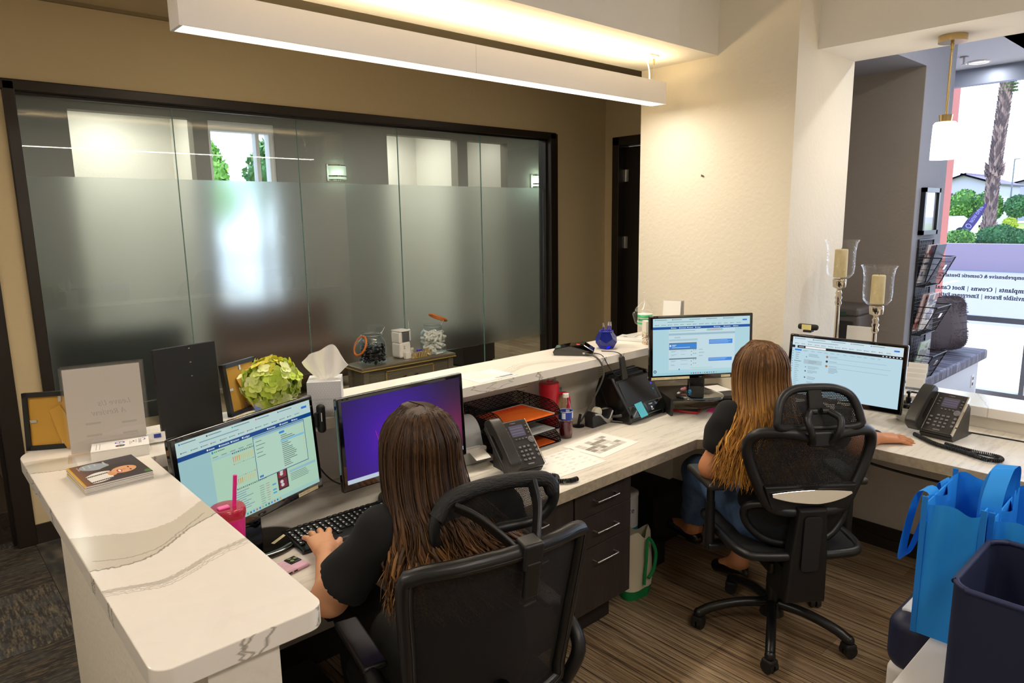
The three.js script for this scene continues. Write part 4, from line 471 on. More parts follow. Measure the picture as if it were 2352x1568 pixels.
{ const gl = M(0xffffff, 0.0, { transmission: 1, thickness: 0, ior: 1.5 }), t = thing('apothecary_jar', 'footed clear glass apothecary jar with a pointed lid', 'jar', [3.13, 1.07, -2.36]);
  part('bowl', lathe([[0.0, 0.004], [0.045, 0.0], [0.045, 0.006], [0.012, 0.014], [0.012, 0.05], [0.03, 0.062], [0.055, 0.08], [0.07, 0.13], [0.066, 0.14], [0.052, 0.148]], 40), gl, t); const l = part('lid', lathe([[0.054, 0.148], [0.055, 0.158], [0.05, 0.165], [0.028, 0.19], [0.012, 0.2], [0.009, 0.215], [0.013, 0.245], [0.008, 0.258], [0, 0.26]], 40), gl, t); part('rim', tor(0.054, 0.0025, 0, 0.15, 0, PI / 2), gl, l);
  for (let i = 0; i < 3; i++) { const n = thing('floss_tin', 'green and clear floss tin inside the apothecary jar', 'tin', [3.13 + rr(-1, 1) * 0.004, 1.145 + i * 0.02, -2.36], i, 'tins in the apothecary jar'); part('cup', cyl(0.04, 0.042, 0.013, 0, 0.0065, 0, 24), M(i % 2 ? 0x1f8f55 : 0x2fd07c, 0.35), n); part('lid', cyl(0.042, 0.042, 0.004, 0, 0.015, 0, 24), M(0xe9efe9, 0.3), n); } }
{ const fx = canvasTex(128, 512, (x) => { x.fillStyle = '#ece6d8'; x.fillRect(0, 0, 128, 512); const q = rng(3); for (let i = 0; i < 60; i++) { x.fillStyle = ['#d98a66', '#6d4a3a', '#c9b45a', '#b7c2a0', '#222'][i % 5]; x.beginPath(); x.ellipse(q() * 128, 230 + q() * 280, 6 + q() * 12, 4 + q() * 8, q() * 3, 0, 7); x.fill(); } }); const t = thing('floral_carton', 'tall narrow carton with a floral print behind the chat monitor', 'carton', [2.955, 1.07, -2.215], -0.5); part('carton', rb(0.03, 0.125, 0.05, 0.001, 0, 0.0625, 0), M(0xffffff, 0.5, { map: fx }), t); }
{ const t = thing('leaflet_rack', 'white leaflet rack standing against the column', 'rack', [3.32, 1.07, -2.3], -1.2); part('tray', [bx(0.11, 0.1, 0.004, 0, 0.05, 0.03), bx(0.11, 0.004, 0.06, 0, 0.002, 0), bx(0.004, 0.1, 0.06, 0.055, 0.05, 0), bx(0.004, 0.1, 0.06, -0.055, 0.05, 0)], mWhite, t);
  for (let i = 0; i < 8; i++) single('leaflet', 'folded grey leaflet fanned in the white rack', 'leaflet', [bx(0.1, 0.19, 0.0012, 0, 0.095, 0, -0.05 - i * 0.02)], i % 2 ? mPaper : M(0x9a9298, 0.6), [3.32 + 0.012 - i * 0.005, 1.075, -2.3], -1.2, 'leaflets in the white rack'); }
// ---------------------------------------------------------------- console table in the corridor
{ const wood = tex(256, 256, (u, v) => mix3([92, 86, 72], [118, 110, 92], fbm(u, v, 6, 60, 3))), m = M(0xffffff, 0.5, { map: wood }), gold = M(0xa08a4a, 0.45), t = thing('console_table', 'grey-green antique console table with gilded edges', 'table', [2.77, 0, -4.31]);
  part('top', uvm(rb(0.82, 0.022, 0.25, 0.008, 0, 0.716, 0), 0.4), M(0x6a6250, 0.3, {}), t); part('top_edge', rb(0.826, 0.01, 0.256, 0.005, 0, 0.702, 0), gold, t); part('apron', uvm(b6(-0.37, 0.37, 0.5, 0.697, -0.1, 0.095), 0.4), m, t); for (const sx of [-1, 1]) for (const sz of [-1, 1]) part('leg', uvm(rb(0.045, 0.7, 0.045, 0.004, sx * 0.37, 0.35, sz * 0.09), 0.4), m, t);
  const d = part('drawer', uvm(rb(0.42, 0.15, 0.012, 0.003, 0, 0.6, 0.098), 0.4), m, t); part('drawer_moulding', [bx(0.42, 0.008, 0.008, 0, 0.672, 0.106), bx(0.42, 0.008, 0.008, 0, 0.53, 0.106), bx(0.008, 0.15, 0.008, -0.206, 0.6, 0.106), bx(0.008, 0.15, 0.008, 0.206, 0.6, 0.106)], gold, d); part('pull', [tube([[-0.05, 0.615, 0.108], [-0.035, 0.6, 0.118], [0, 0.592, 0.122], [0.035, 0.6, 0.118], [0.05, 0.615, 0.108]], 0.004, 20), sph(0.009, -0.05, 0.615, 0.108, 2, 1, 0.6), sph(0.009, 0.05, 0.615, 0.108, 2, 1, 0.6)], M(0x5a4a28, 0.35, { metalness: 0.8 }), d); }
function clampJar(label, x, z, lidOpen, fill) {
  const gl = M(0xf4fbff, 0.0, { transmission: 1, thickness: 0, ior: 1.5 }), org = M(0xd9772a, 0.5), t = thing('clamp_lid_jar', label, 'jar', [x, 0.727, z]); t.scale.setScalar(1.3);
  part('body', lathe([[0, 0.003], [0.07, 0], [0.078, 0.01], [0.08, 0.1], [0.07, 0.13], [0.055, 0.145], [0.055, 0.165], [0.06, 0.17]], 36), gl, t); const l = part('lid', lathe([[0, 0.012], [0.04, 0.01], [0.057, 0], [0.057, -0.006]], 30), gl, t, ...(lidOpen ? [0.04, 0.205, 0, 0, 0, -0.45] : [-0.085, 0.11, 0.02, 0, 0, 1.15])); part('rubber_ring', tor(0.054, 0.006, 0, 0, 0, PI / 2), org, l);
  part('wire_clamp', [tor(0.058, 0.002, 0, 0.158, 0, PI / 2), tube([[0.056, 0.158, 0], [0.07, 0.17, 0], [0.085, 0.19, 0]], 0.002, 10)], mSteel, t); const im = fill(t); im.name = im.userData.nm; im.userData = { kind: 'stuff' }; t.add(im);
}
clampJar('glass clamp-lid jar filled with black wrapped candies', 2.525, -4.315, false, (t) => { const im = new THREE.InstancedMesh(sph(0.0085, 0, 0, 0, 1.5, 0.8, 0.8, 8, 6), M(0x141318, 0.12, { clearcoat: 1 }), 260), o = new THREE.Object3D(); for (let i = 0; i < 260; i++) { const a = R() * 7, r = 0.066 * Math.sqrt(R()); o.position.set(Math.cos(a) * r, 0.014 + 0.088 * R(), Math.sin(a) * r); o.rotation.set(R() * 6, R() * 6, R() * 6); o.updateMatrix(); im.setMatrixAt(i, o.matrix); im.setColorAt(i, new THREE.Color(R() > 0.85 ? 0x6a655c : R() > 0.8 ? 0x2a2f8a : 0xffffff)); } im.userData.nm = 'candies'; return im; });
clampJar('glass clamp-lid jar full of white lip balm tubes', 3.07, -4.325, true, (t) => { const im = new THREE.InstancedMesh(new THREE.CylinderGeometry(0.0075, 0.0075, 0.06, 10), M(0xece8dd, 0.5), 110), o = new THREE.Object3D(); for (let i = 0; i < 110; i++) { const a = R() * 7, r = 0.05 * Math.sqrt(R()); o.position.set(Math.cos(a) * r, 0.02 + 0.1 * R(), Math.sin(a) * r); o.rotation.set(rr(-0.4, 0.4), R() * 6, PI / 2 + rr(-0.5, 0.5)); if (i < 14) { o.position.y = 0.09; o.rotation.z = rr(-0.3, 0.3); } o.updateMatrix(); im.setMatrixAt(i, o.matrix); } im.userData.nm = 'lip_balm_tubes'; return im; });
{ const t = thing('water_flosser', 'white countertop water flosser with a grey tank', 'water flosser', [2.79, 0.727, -4.345], 0.1); part('base', rb(0.105, 0.12, 0.11, 0.02, 0, 0.06, 0, 0, 0, 0, 4), mWhite, t); part('tank', rb(0.07, 0.075, 0.08, 0.008, 0.01, 0.155, 0.01), M(0x9a9aa2, 0.1, { transmission: 0.6, thickness: 0 }), t); part('tank_shell', [rb(0.03, 0.085, 0.1, 0.01, -0.038, 0.155, 0), rb(0.1, 0.012, 0.105, 0.005, 0, 0.203, 0)], mWhite, t); for (const y of [0.09, 0.075]) part('button', cyl(0.006, 0.006, 0.006, -0.015, y, 0.056, 14, PI / 2), M(0xb9b6b0, 0.3), t); const h = part('handle', rb(0.02, 0.09, 0.026, 0.008, 0.055, 0.165, 0.03), mWhite, t); part('switch', rb(0.004, 0.014, 0.01, 0.002, 0.066, 0.17, 0.03), mCharcoal, h); part('tip', cyl(0.0025, 0.002, 0.06, 0.055, 0.24, 0.03, 8), M(0xffffff, 0.1, { transmission: 0.6, thickness: 0 }), h); part('hose', coilGeo([[0.03, 0.03, 0.06], [0.045, 0.05, 0.07], [0.05, 0.07, 0.06]], 0.014, 0.002, 6), mWhite, t); }
{ const g = new TextGeometry('smile', { font, size: 0.06, depth: 0.008, curveSegments: 4 }); const sh = g.attributes.position; for (let i = 0; i < sh.count; i++) sh.setX(i, sh.getX(i) * 0.85 + sh.getY(i) * 0.25); g.computeVertexNormals(); single('smile_word_sign', 'cut-out wooden word sign reading smile', 'sign', g, M(0xb59a5a, 0.5), [2.8, 0.727, -4.235], 0.08); }
single('small_white_box', 'small white box behind the smile sign', 'box', rb(0.05, 0.05, 0.03, 0.003, 0, 0.025, 0), mWhite, [2.79, 0.727, -4.265], 0.1); single('purple_white_box', 'purple and white floss pack behind the smile sign', 'box', [rb(0.045, 0.055, 0.02, 0.003, 0, 0.0275, 0)], M(0x5a4ac0, 0.5), [2.9, 0.727, -4.27], 0.2);
{ const t = thing('tooth_charm', 'white tooth-shaped cut-outs lying beside the smile sign', 'ornament', [2.99, 0.727, -4.25], 0.3); for (const [x, r] of [[0, 0.4], [0.03, -0.3]]) part('tooth', extr(shapeOf([[-0.025, 0], [-0.03, 0.03], [-0.01, 0.045], [0.01, 0.04], [0.03, 0.045], [0.045, 0.02], [0.03, 0], [0.02, 0.016], [0, 0.014]]), 0.006, 0.001), mWhite, t, x - 0.01, 0.002, 0, -1.0, r); }
single('lip_balm', 'single white lip balm tube lying by its jar', 'tube', place(cyl(0.0075, 0.0075, 0.065, 0, 0, 0, 12), 0, 0.0075, 0, 0, 0, PI / 2), mWhite, [3.06, 0.727, -4.235], 0.1);
// ---------------------------------------------------------------- things on the desk
const D = 0.74;
{ const t = thing('pink_tumbler', 'hot pink tumbler with clear lid and straw', 'tumbler', [0.632, D, -1.925]), pk = M(0xe8218c, 0.3); t.scale.setScalar(1.08); part('cup', lathe([[0, 0.001], [0.03, 0], [0.033, 0.004], [0.043, 0.165], [0.04, 0.165], [0.03, 0.01], [0, 0.008]], 36), pk, t); part('lid', lathe([[0.044, 0.163], [0.046, 0.17], [0.046, 0.185], [0.041, 0.192], [0, 0.19]], 36), M(0xf05078, 0.05, { transmission: 0.7, thickness: 0 }), t); part('lid_slider', rb(0.03, 0.006, 0.02, 0.003, -0.012, 0.194, 0.008), M(0xff6ab0, 0.2), t); part('straw', cyl(0.0052, 0.0052, 0.24, 0.012, 0.155, 0.008, 14, 0.02, 0, -0.1), M(0xf02a94, 0.3), t); }
// lace-punched letter tray
const lace = tex(256, 128, (u, v) => { const X = (u * 8) % 1 - 0.5, Y = (v * 4 + (Math.floor(u * 8) % 2) * 0.5) % 1 - 0.5, r = Math.hypot(X, Y), a = Math.atan2(Y, X), petal = Math.abs(r - 0.26) < 0.09 && Math.cos(a * 6) > 0.1, hole = r < 0.06 || Math.hypot(Math.abs(X) - 0.44, Math.abs(Y) - 0.44) < 0.09; return petal || hole ? 0 : 1; }, false);
const mLace = M(0x0b0a0a, 0.45, { alphaMap: lace, alphaTest: 0.5, side: THREE.DoubleSide });
{
  const t = thing('letter_tray', 'three-tier black punched-metal letter tray with papers', 'letter tray', [2.0, D, -2.235], 0.0), W = 0.335, Dp = 0.29, wire = M(0x0c0c0c, 0.4);
  const uvs = (g, w, h) => { const uv = g.attributes.uv; for (let i = 0; i < uv.count; i++) uv.setXY(i, uv.getX(i) * w / 0.16, uv.getY(i) * h / 0.08); return g; };
  [0.004, 0.066, 0.13].forEach((y, k) => {
    part('shelf', bx(W, 0.0015, Dp, 0, y, 0), wire, t); part('back_panel', uvs(print(W, 0.058), W, 0.058), mLace, t, 0, y + 0.03, -Dp / 2);
    for (const s of [-1, 1]) { const sh = shapeOf([[-Dp / 2, 0], [Dp / 2, 0], [Dp / 2 - 0.005, 0.02], [Dp / 2 - 0.03, 0.042], [Dp / 2 - 0.08, 0.056], [-Dp / 2, 0.058]]), g = new THREE.ShapeGeometry(sh), p = g.attributes.position, uv = g.attributes.uv; for (let i = 0; i < p.count; i++) uv.setXY(i, p.getX(i) / 0.16, p.getY(i) / 0.08); part('side_panel', g, mLace, t, s * W / 2, y + 0.001, 0, 0, -PI / 2); part('side_rim', tube([[0, 0.058, -Dp / 2], [0, 0.056, Dp / 2 - 0.08], [0, 0.042, Dp / 2 - 0.03], [0, 0.02, Dp / 2 - 0.005], [0, 0, Dp / 2]], 0.0018, 24, 6), wire, t, s * W / 2, y + 0.001, 0); }
    part('back_rim', cyl(0.0018, 0.0018, W, 0, y + 0.059, -Dp / 2, 6, 0, 0, PI / 2), wire, t);
  });
  for (const s of [-1, 1]) part('stacking_post', [cyl(0.002, 0.002, 0.19, s * (W / 2 + 0.002), 0.095, -0.06, 6), cyl(0.002, 0.002, 0.19, s * (W / 2 + 0.002), 0.095, -0.1, 6)], wire, t);
  const or = M(0xf2691c, 0.6), ot = canvasTex(256, 220, (x) => { x.fillStyle = '#f4741c'; x.fillRect(0, 0, 256, 220); x.fillStyle = '#ee5416'; x.fillRect(0, 0, 256, 56); x.strokeStyle = '#c4481a'; x.lineWidth = 2; x.beginPath(); x.moveTo(0, 30); x.lineTo(256, 150); x.stroke(); x.fillStyle = '#5a1c0c'; x.font = 'italic 20px sans-serif'; x.fillText('E.O.B  pay', 110, 30); lines(x, 14, 70, 90, 8, 14, '#d95a1a', 3); });
  const sheet = (nm, lab, y, dx, dz, turn, mat, mp) => { const q = thing(nm, lab, 'paper', [2.0 + dx, D + y, -2.235 + dz], turn); part('sheet', rb(0.28, 0.003, 0.215, 0.0006, 0, 0.0015, 0), mat, q); if (mp) part('print', print(0.279, 0.214).rotateX(-PI / 2), M(0xffffff, 0.6, { map: mp }), q, 0, 0.0033, 0); };
  const typed = canvasTex(256, 200, (x) => { x.fillStyle = '#e6e3dd'; x.fillRect(0, 0, 256, 200); lines(x, 16, 14, 220, 19, 9, '#9a9792', 3, 0.2); });
  sheet('paper_bundle', 'white papers under the orange folder in the top tray', 0.1312, 0.014, 0.015, 0.02, mPaper); sheet('orange_folder', 'orange folder with handwriting in the top tray', 0.1346, -0.004, 0.03, 0.0, or, ot); sheet('typed_papers', 'typed white papers in the middle tray', 0.0672, 0.0, 0.03, 0.02, mPaper, typed); sheet('orange_folder', 'plain orange folder in the bottom tray', 0.0052, 0.0, 0.03, 0, or);
  { const q = thing('insurance_card', 'printed insurance leaflet on the bottom orange folder', 'leaflet', [2.0, D + 0.0084, -2.18], 0.5); part('sheet', rb(0.14, 0.002, 0.1, 0.0005, 0, 0.001, 0), M(0xd9dad8, 0.5), q); part('print', bx(0.04, 0.0004, 0.02, -0.03, 0.0023, 0.03), M(0x2c3f8a, 0.5), q); part('print', bx(0.03, 0.0004, 0.012, 0.03, 0.0023, 0.0), M(0xb8412c, 0.5), q); }
}
{ const t = thing('label_printer', 'light grey label printer with a curved hood beside the letter tray', 'printer', [1.715, D, -2.235], -0.12), g = M(0xb9bcbc, 0.4); part('base', rb(0.125, 0.06, 0.2, 0.008, 0, 0.03, 0), M(0xa9aaa6, 0.5), t); const s = new THREE.Shape(); s.moveTo(-0.085, 0); s.lineTo(-0.085, 0.05); s.absarc(-0.01, 0.045, 0.075, PI, 0.15, true); s.lineTo(0.085, 0); part('hood', extr(s, 0.1, 0.006).rotateY(-PI / 2).translate(0.05, 0.055, 0.0), g, t); part('side_slot', bx(0.002, 0.035, 0.012, 0.058, 0.095, 0.045, -0.35), mCharcoal, t); part('front_lip', rb(0.11, 0.015, 0.02, 0.004, 0, 0.065, 0.1), mWhite, t); part('label_strip', rb(0.07, 0.001, 0.09, 0.0003, 0, 0.0595, 0.13, 0.35), mPaper, t); }
{ const t = thing('red_mug', 'tall red insulated mug with handle and lid', 'mug', [2.305, D, -2.30]), m = M(0xd8273a, 0.35); part('body', lathe([[0, 0], [0.033, 0], [0.036, 0.004], [0.05, 0.18], [0.05, 0.215], [0.047, 0.22], [0, 0.22]], 36), m, t); part('handle', tube([[0.03, 0.165, 0.04], [0.045, 0.165, 0.075], [0.05, 0.12, 0.085], [0.042, 0.07, 0.07], [0.03, 0.06, 0.035]], 0.009, 24, 10), m, t); part('lid', lathe([[0, 0.222], [0.044, 0.222], [0.047, 0.219]], 30), M(0xc83848, 0.1, { transmission: 0.3, thickness: 0 }), t); part('lid_slider', rb(0.03, 0.007, 0.014, 0.003, 0.005, 0.226, 0), M(0xe04a5a, 0.3), t); }
{ const t = thing('water_bottle', 'clear plastic water bottle with a blue label and dark red drink', 'bottle', [2.232, D, -2.12]), pl = M(0xffffff, 0.02, { transmission: 1, thickness: 0, ior: 1.45 }), prof = [[0, 0.002], [0.028, 0], [0.032, 0.006], [0.033, 0.02], [0.0315, 0.028], [0.033, 0.036], [0.0315, 0.046], [0.033, 0.056], [0.0315, 0.066], [0.033, 0.08], [0.0325, 0.13], [0.032, 0.14], [0.022, 0.165], [0.0125, 0.185], [0.0125, 0.196]]; part('bottle_wall', lathe(prof, 32), pl, t); part('drink', lathe([[0, 0.004], [0.0295, 0.004], [0.031, 0.02], [0.0295, 0.028], [0.031, 0.036], [0.0295, 0.046], [0.031, 0.056], [0.031, 0.074], [0, 0.074]], 32), M(0x6d1420, 0.05, { transmission: 0.5, thickness: 0.02, attenuationColor: new THREE.Color(0x5a0c18), attenuationDistance: 0.02 }), t); const lb = canvasTex(256, 64, (x) => { x.fillStyle = '#1f3f9e'; x.fillRect(0, 0, 256, 64); x.fillStyle = '#e9eef8'; for (let i = 0; i < 4; i++) { x.fillRect(8 + i * 64, 10, 22, 44); } x.fillStyle = '#c9d6f2'; x.fillRect(0, 0, 256, 6); }); part('label', new THREE.CylinderGeometry(0.0337, 0.0337, 0.04, 30, 1, true).translate(0, 0.11, 0), M(0xffffff, 0.4, { map: lb }), t); part('cap', cyl(0.0145, 0.014, 0.016, 0, 0.2, 0, 20), mWhite, t); }
{ const t = thing('paper_bag', 'small crumpled tan paper bag behind the water bottle', 'bag', [2.37, D, -2.3], 0.2); part('bag', extr(shapeOf([[-0.035, 0], [0.035, 0], [0.032, 0.07], [0.02, 0.13], [-0.01, 0.15], [-0.03, 0.12], [-0.036, 0.06]]), 0.045, 0.006).translate(0, 0, -0.02), M(0xa88a62, 0.8), t); }
{ const t = thing('tape_dispenser', 'silver and black tape dispenser', 'tape dispenser', [2.5, D, -2.15], 0.05), side = M(0xc9c9c6, 0.3, { metalness: 0.4 });
  const s = new THREE.Shape(); s.moveTo(-0.075, 0.0); s.lineTo(0.06, 0); s.lineTo(0.078, 0.06); s.lineTo(0.068, 0.064); s.quadraticCurveTo(0.04, 0.028, 0.01, 0.034); s.quadraticCurveTo(-0.03, 0.062, -0.06, 0.068); s.lineTo(-0.08, 0.05); part('body', extr(s, 0.046, 0.003).translate(0, 0.003, -0.023), mCharcoal, t);
  part('silver_flank', [tube([[-0.07, 0.066, 0.028], [-0.03, 0.058, 0.028], [0.005, 0.032, 0.028], [0.045, 0.02, 0.028], [0.074, 0.058, 0.028]], 0.005, 30), extr(shapeOf([[0.0, 0.028], [0.03, 0.004], [0.058, 0.004], [0.074, 0.056], [0.05, 0.022]]), 0.003).translate(0, 0, 0.026)], side, t); part('tape_roll', [cyl(0.03, 0.03, 0.02, -0.02, 0.06, 0, 28, PI / 2)], M(0xe6dfc4, 0.35), t); part('hub', cyl(0.013, 0.013, 0.024, -0.02, 0.06, 0, 20, PI / 2), mWhite, t); part('tape_end', bx(0.085, 0.0006, 0.018, 0.03, 0.071, 0, 0, 0, -0.08), M(0xf2eede, 0.1, { transmission: 0.5, thickness: 0 }), t); part('cutter', bx(0.004, 0.008, 0.03, 0.074, 0.066, 0), mSteel, t); }
{ const t = thing('stapler', 'small black stapler between the tape dispenser and the scanner', 'stapler', [2.585, D, -2.1], -1.1); part('base', rb(0.09, 0.012, 0.03, 0.003, 0, 0.006, 0), mBlackGloss, t); part('arm', rb(0.085, 0.018, 0.026, 0.006, 0.0, 0.035, 0, 0, 0, 0.15), mBlackGloss, t); part('spring', bx(0.006, 0.02, 0.012, -0.03, 0.02, 0), mBrass, t); }
{ // document scanner
  const t = thing('document_scanner', 'black document scanner with raised feeder arm and a blue sticky note', 'scanner', [2.735, D, -2.155], 0.03), bm = M(0x0d0c0c, 0.25), W = 0.3;
  part('body', extr(shapeOf([[0.11, 0.012], [-0.085, 0.012], [-0.1, 0.03], [-0.1, 0.13], [-0.075, 0.2], [-0.055, 0.21], [0.02, 0.195], [0.105, 0.05]]), W - 0.03, 0.006).rotateY(-PI / 2).translate(W / 2 - 0.015, 0, 0), bm, t);
  for (const s of [-1, 1]) part('side_cover', extr(shapeOf([[0.118, 0.008], [0.02, 0.008], [-0.06, 0.16], [-0.055, 0.215], [0.005, 0.21], [0.12, 0.05]]), 0.014, 0.004).rotateY(-PI / 2).translate(s * (W / 2 - 0.007) + 0.007, 0, 0), bm, t);
  const a = Math.atan2(0.145, 0.085), f = part('front_cover', rb(W - 0.035, 0.15, 0.006, 0.002, 0, 0, 0), M(0x1b1918, 0.3), t, 0, 0.127, 0.068, -(PI / 2 - a)); part('lower_cover', rb(W - 0.02, 0.06, 0.012, 0.004, 0, -0.085, 0.006), M(0x0c1210, 0.1, { clearcoat: 1 }), f);
  const ct = canvasTex(128, 96, (x) => { x.fillStyle = '#0c1412'; x.fillRect(0, 0, 128, 96); x.fillStyle = '#e6e6e6'; x.font = 'bold 18px serif'; x.fillText('Canon', 34, 24); x.fillRect(52, 44, 20, 18); x.fillRect(40, 70, 44, 3); x.fillRect(46, 78, 32, 3); }); part('brand_print', print(0.07, 0.05), M(0xffffff, 0.2, { map: ct }), f, 0.03, -0.085, 0.0124);
  part('sticky_note', rb(0.06, 0.075, 0.001, 0.0004, 0, 0, 0), M(0x58c4dc, 0.7), f, -0.06, -0.085, 0.0135, -0.06, 0, 0.06); part('feeder_slot', [bx(W - 0.06, 0.01, 0.02, 0, 0.208, -0.01), bx(W - 0.05, 0.006, 0.012, 0, 0.214, -0.035)], M(0x2b2926, 0.4), t); part('rear_bar', rb(W - 0.05, 0.022, 0.022, 0.006, -0.01, 0.222, -0.05), bm, t);
  part('feeder_arm', extr(shapeOf([[-0.02, 0], [0.02, 0], [0.016, 0.11], [0.006, 0.12], [-0.012, 0.118]]), 0.01, 0.002), M(0x35332f, 0.45), t, -0.06, 0.2, 0.012, -0.02, 0, 0.2); for (const [y, c] of [[0.06, 0xd9d5c8], [0.03, 0x3b35e0], [0.0, 0x1b8f84], [-0.02, 0x2a2a30]]) part('button', cyl(0.005, 0.005, 0.003, 0, 0, 0, 14, PI / 2), M(c, 0.3, c === 0x3b35e0 ? { emissive: 0x3b35e0, emissiveIntensity: 0.8 } : {}), f, W / 2 - 0.04, y, 0.004); part('foot', rb(0.02, 0.014, 0.03, 0.003, W / 2 - 0.03, 0.006, 0.09), mBlack, t); part('foot', rb(0.02, 0.014, 0.03, 0.003, -W / 2 + 0.03, 0.006, 0.09), mBlack, t);
}
{ const sheetTex = canvasTex(512, 400, (x) => { x.fillStyle = '#f4f1ea'; x.fillRect(0, 0, 512, 400); const q = rng(8); for (let i = 0; i < 6; i++) for (let j = 0; j < 7; j++) if (q() > 0.25) lines(x, 30 + i * 78, 30 + j * 52, 56, 2, 10, q() > 0.5 ? '#8f8c86' : '#b9b6b0', 3, 0.6); });
  const colTex = canvasTex(512, 400, (x) => { x.fillStyle = '#f4f1ea'; x.fillRect(0, 0, 512, 400); const c = ['#b9b5ac', '#8f8a80', '#cfccc4', '#a39f96', '#efece5']; const q = rng(21); for (let i = 0; i < 6; i++) for (let j = 0; j < 5; j++) { x.fillStyle = c[Math.floor(q() * 5)]; x.fillRect(60 + i * 64, 70 + j * 52, 62, 48); } x.strokeStyle = '#d8d5cd'; for (let i = 0; i < 7; i++) { x.beginPath(); x.moveTo(60 + i * 64, 70); x.lineTo(60 + i * 64, 330); x.stroke(); } });
  for (const [x, z, a, l, mp] of [[1.985, -1.893, -0.03, 'printed form sheet lying nearest the desk phone', sheetTex], [2.268, -1.935, 0.09, 'printed schedule sheet with grey blocks lying by the forms', colTex]]) { const t = thing('paper_sheet', l, 'paper', [x, D + 0.0003, z], a); part('sheet', rb(0.2794, 0.0008, 0.2159, 0.0003, 0, 0.0004, 0), mPaper, t); part('print', print(0.279, 0.2155).rotateX(-PI / 2), M(0xffffff, 0.7, { map: mp }), t, 0, 0.0011, 0); } }
// notices on the half wall
const note = (s, bg) => canvasTex(256, 320, (x) => { x.fillStyle = bg; x.fillRect(0, 0, 256, 320); if (s) { x.strokeStyle = '#4a5560'; x.lineWidth = 4; x.beginPath(); x.ellipse(128, 120, 42, 84, 0, 0, 7); x.stroke(); for (let i = 0; i < 26; i++) { const a = i / 26 * PI * 2; x.strokeRect(128 + Math.cos(a) * 58 - 5, 120 + Math.sin(a) * 100 - 6, 10, 12); } x.beginPath(); x.moveTo(95, 120); x.lineTo(160, 120); x.stroke(); } else lines(x, 24, 30, 190, 10, 26, '#8b867c', 5, 0.5); });
for (const [x, y, w, h, s, bg, l] of [[2.23, 0.9, 0.14, 0.2, 0, '#e4dccb', 'typed notice taped to the half wall behind the red mug'], [2.42, 0.91, 0.13, 0.2, 1, '#e6e0d2', 'tooth diagram taped to the half wall'], [2.83, 0.93, 0.12, 0.15, 0, '#e0d4b8', 'faint notice taped to the half wall behind the scanner']]) single('wall_notice', l, 'notice', print(w, h), M(0xffffff, 0.7, { map: note(s, bg) }), [x, y, -2.3985]);
single('teal_note', 'teal handwritten note taped below the tooth diagram', 'note', print(0.13, 0.09), M(0x7fc0c0, 0.7, { map: canvasTex(128, 96, (x) => { x.fillStyle = '#cfeeee'; x.fillRect(0, 0, 128, 96); lines(x, 10, 14, 100, 6, 12, '#4a7f88', 4, 0.4); }) }), [2.43, 0.84, -2.397], 0);
// figurines and papers around the riser
{ const t = thing('figurine', 'tiny blue toy bird with a yellow belly on the riser', 'figurine', [2.965, 0.8315, -1.945], 0.6); part('body', sph(0.012, 0, 0.011, 0, 1, 0.95, 1), M(0x3aa3da, 0.35), t); part('head', sph(0.009, 0, 0.027, 0), M(0x3aa3da, 0.35), t); part('belly', sph(0.007, 0, 0.011, 0.0075, 1, 1, 0.6), M(0xd8c83a, 0.4), t); part('face', sph(0.004, 0, 0.026, 0.007, 1.2, 1, 0.5), M(0xe6cdb8, 0.5), t); part('wing', [sph(0.005, 0.011, 0.018, 0, 1.4, 0.7, 0.8), sph(0.005, -0.011, 0.018, 0, 1.4, 0.7, 0.8)], M(0x2f8fc4, 0.35), t); }
{ const t = thing('figurine', 'tiny white round toy cat on the riser', 'figurine', [2.935, 0.8315, -1.99], 0.6); part('body', sph(0.01, 0, 0.009, 0), mWhite, t); for (const s of [-1, 1]) part('ear', new THREE.ConeGeometry(0.003, 0.006, 8).translate(s * 0.005, 0.019, 0), mWhite, t); }
{ const t = thing('figurine', 'tiny pink toy pig on the monitor base', 'figurine', [2.965, 0.85, -1.985], -0.2); part('body', sph(0.011, 0, 0.011, 0, 1.5, 0.8, 0.9), M(0xd98a8f, 0.4), t); part('head', sph(0.007, 0.014, 0.014, 0), M(0xd98a8f, 0.4), t); for (const s of [-1, 1]) part('ear', new THREE.ConeGeometry(0.003, 0.006, 6).translate(0.013, 0.022, s * 0.004), M(0xc8767c, 0.4), t); }
single('sticky_pad', 'bright pink sticky note pad beneath the riser', 'note pad', rb(0.075, 0.008, 0.075, 0.0006, 0, 0.004, 0), M(0xf0469a, 0.6), [3.1, D, -1.87], 0.3); single('teal_sticky', 'teal sticky note under the red phone', 'note', rb(0.075, 0.001, 0.075, 0.0003, 0, 0.0005, 0), M(0x8fc4bd, 0.7), [3.03, D, -1.985], 0.2); single('black_marker', 'black marker pen on the pink note pad', 'pen', place(cyl(0.006, 0.005, 0.11, 0, 0, 0, 12), 0, 0.006, 0, 0, 0, PI / 2), mBlack, [3.14, D + 0.008, -1.87], 0.4); single('envelope_pile', 'pile of pale envelopes under the riser', 'envelope', [rb(0.16, 0.003, 0.09, 0.0005, 0, 0.0015, 0), rb(0.15, 0.003, 0.085, 0.0005, 0.01, 0.0046, 0, 0, 0.1)], M(0xcdb9a6, 0.7), [3.14, D, -1.985], -0.2); single('folded_paper', 'folded white paper on the riser beside the base', 'paper', rb(0.09, 0.004, 0.12, 0.0008, 0, 0.002, 0), mPaper, [3.2, 0.8315, -1.93], -0.4);
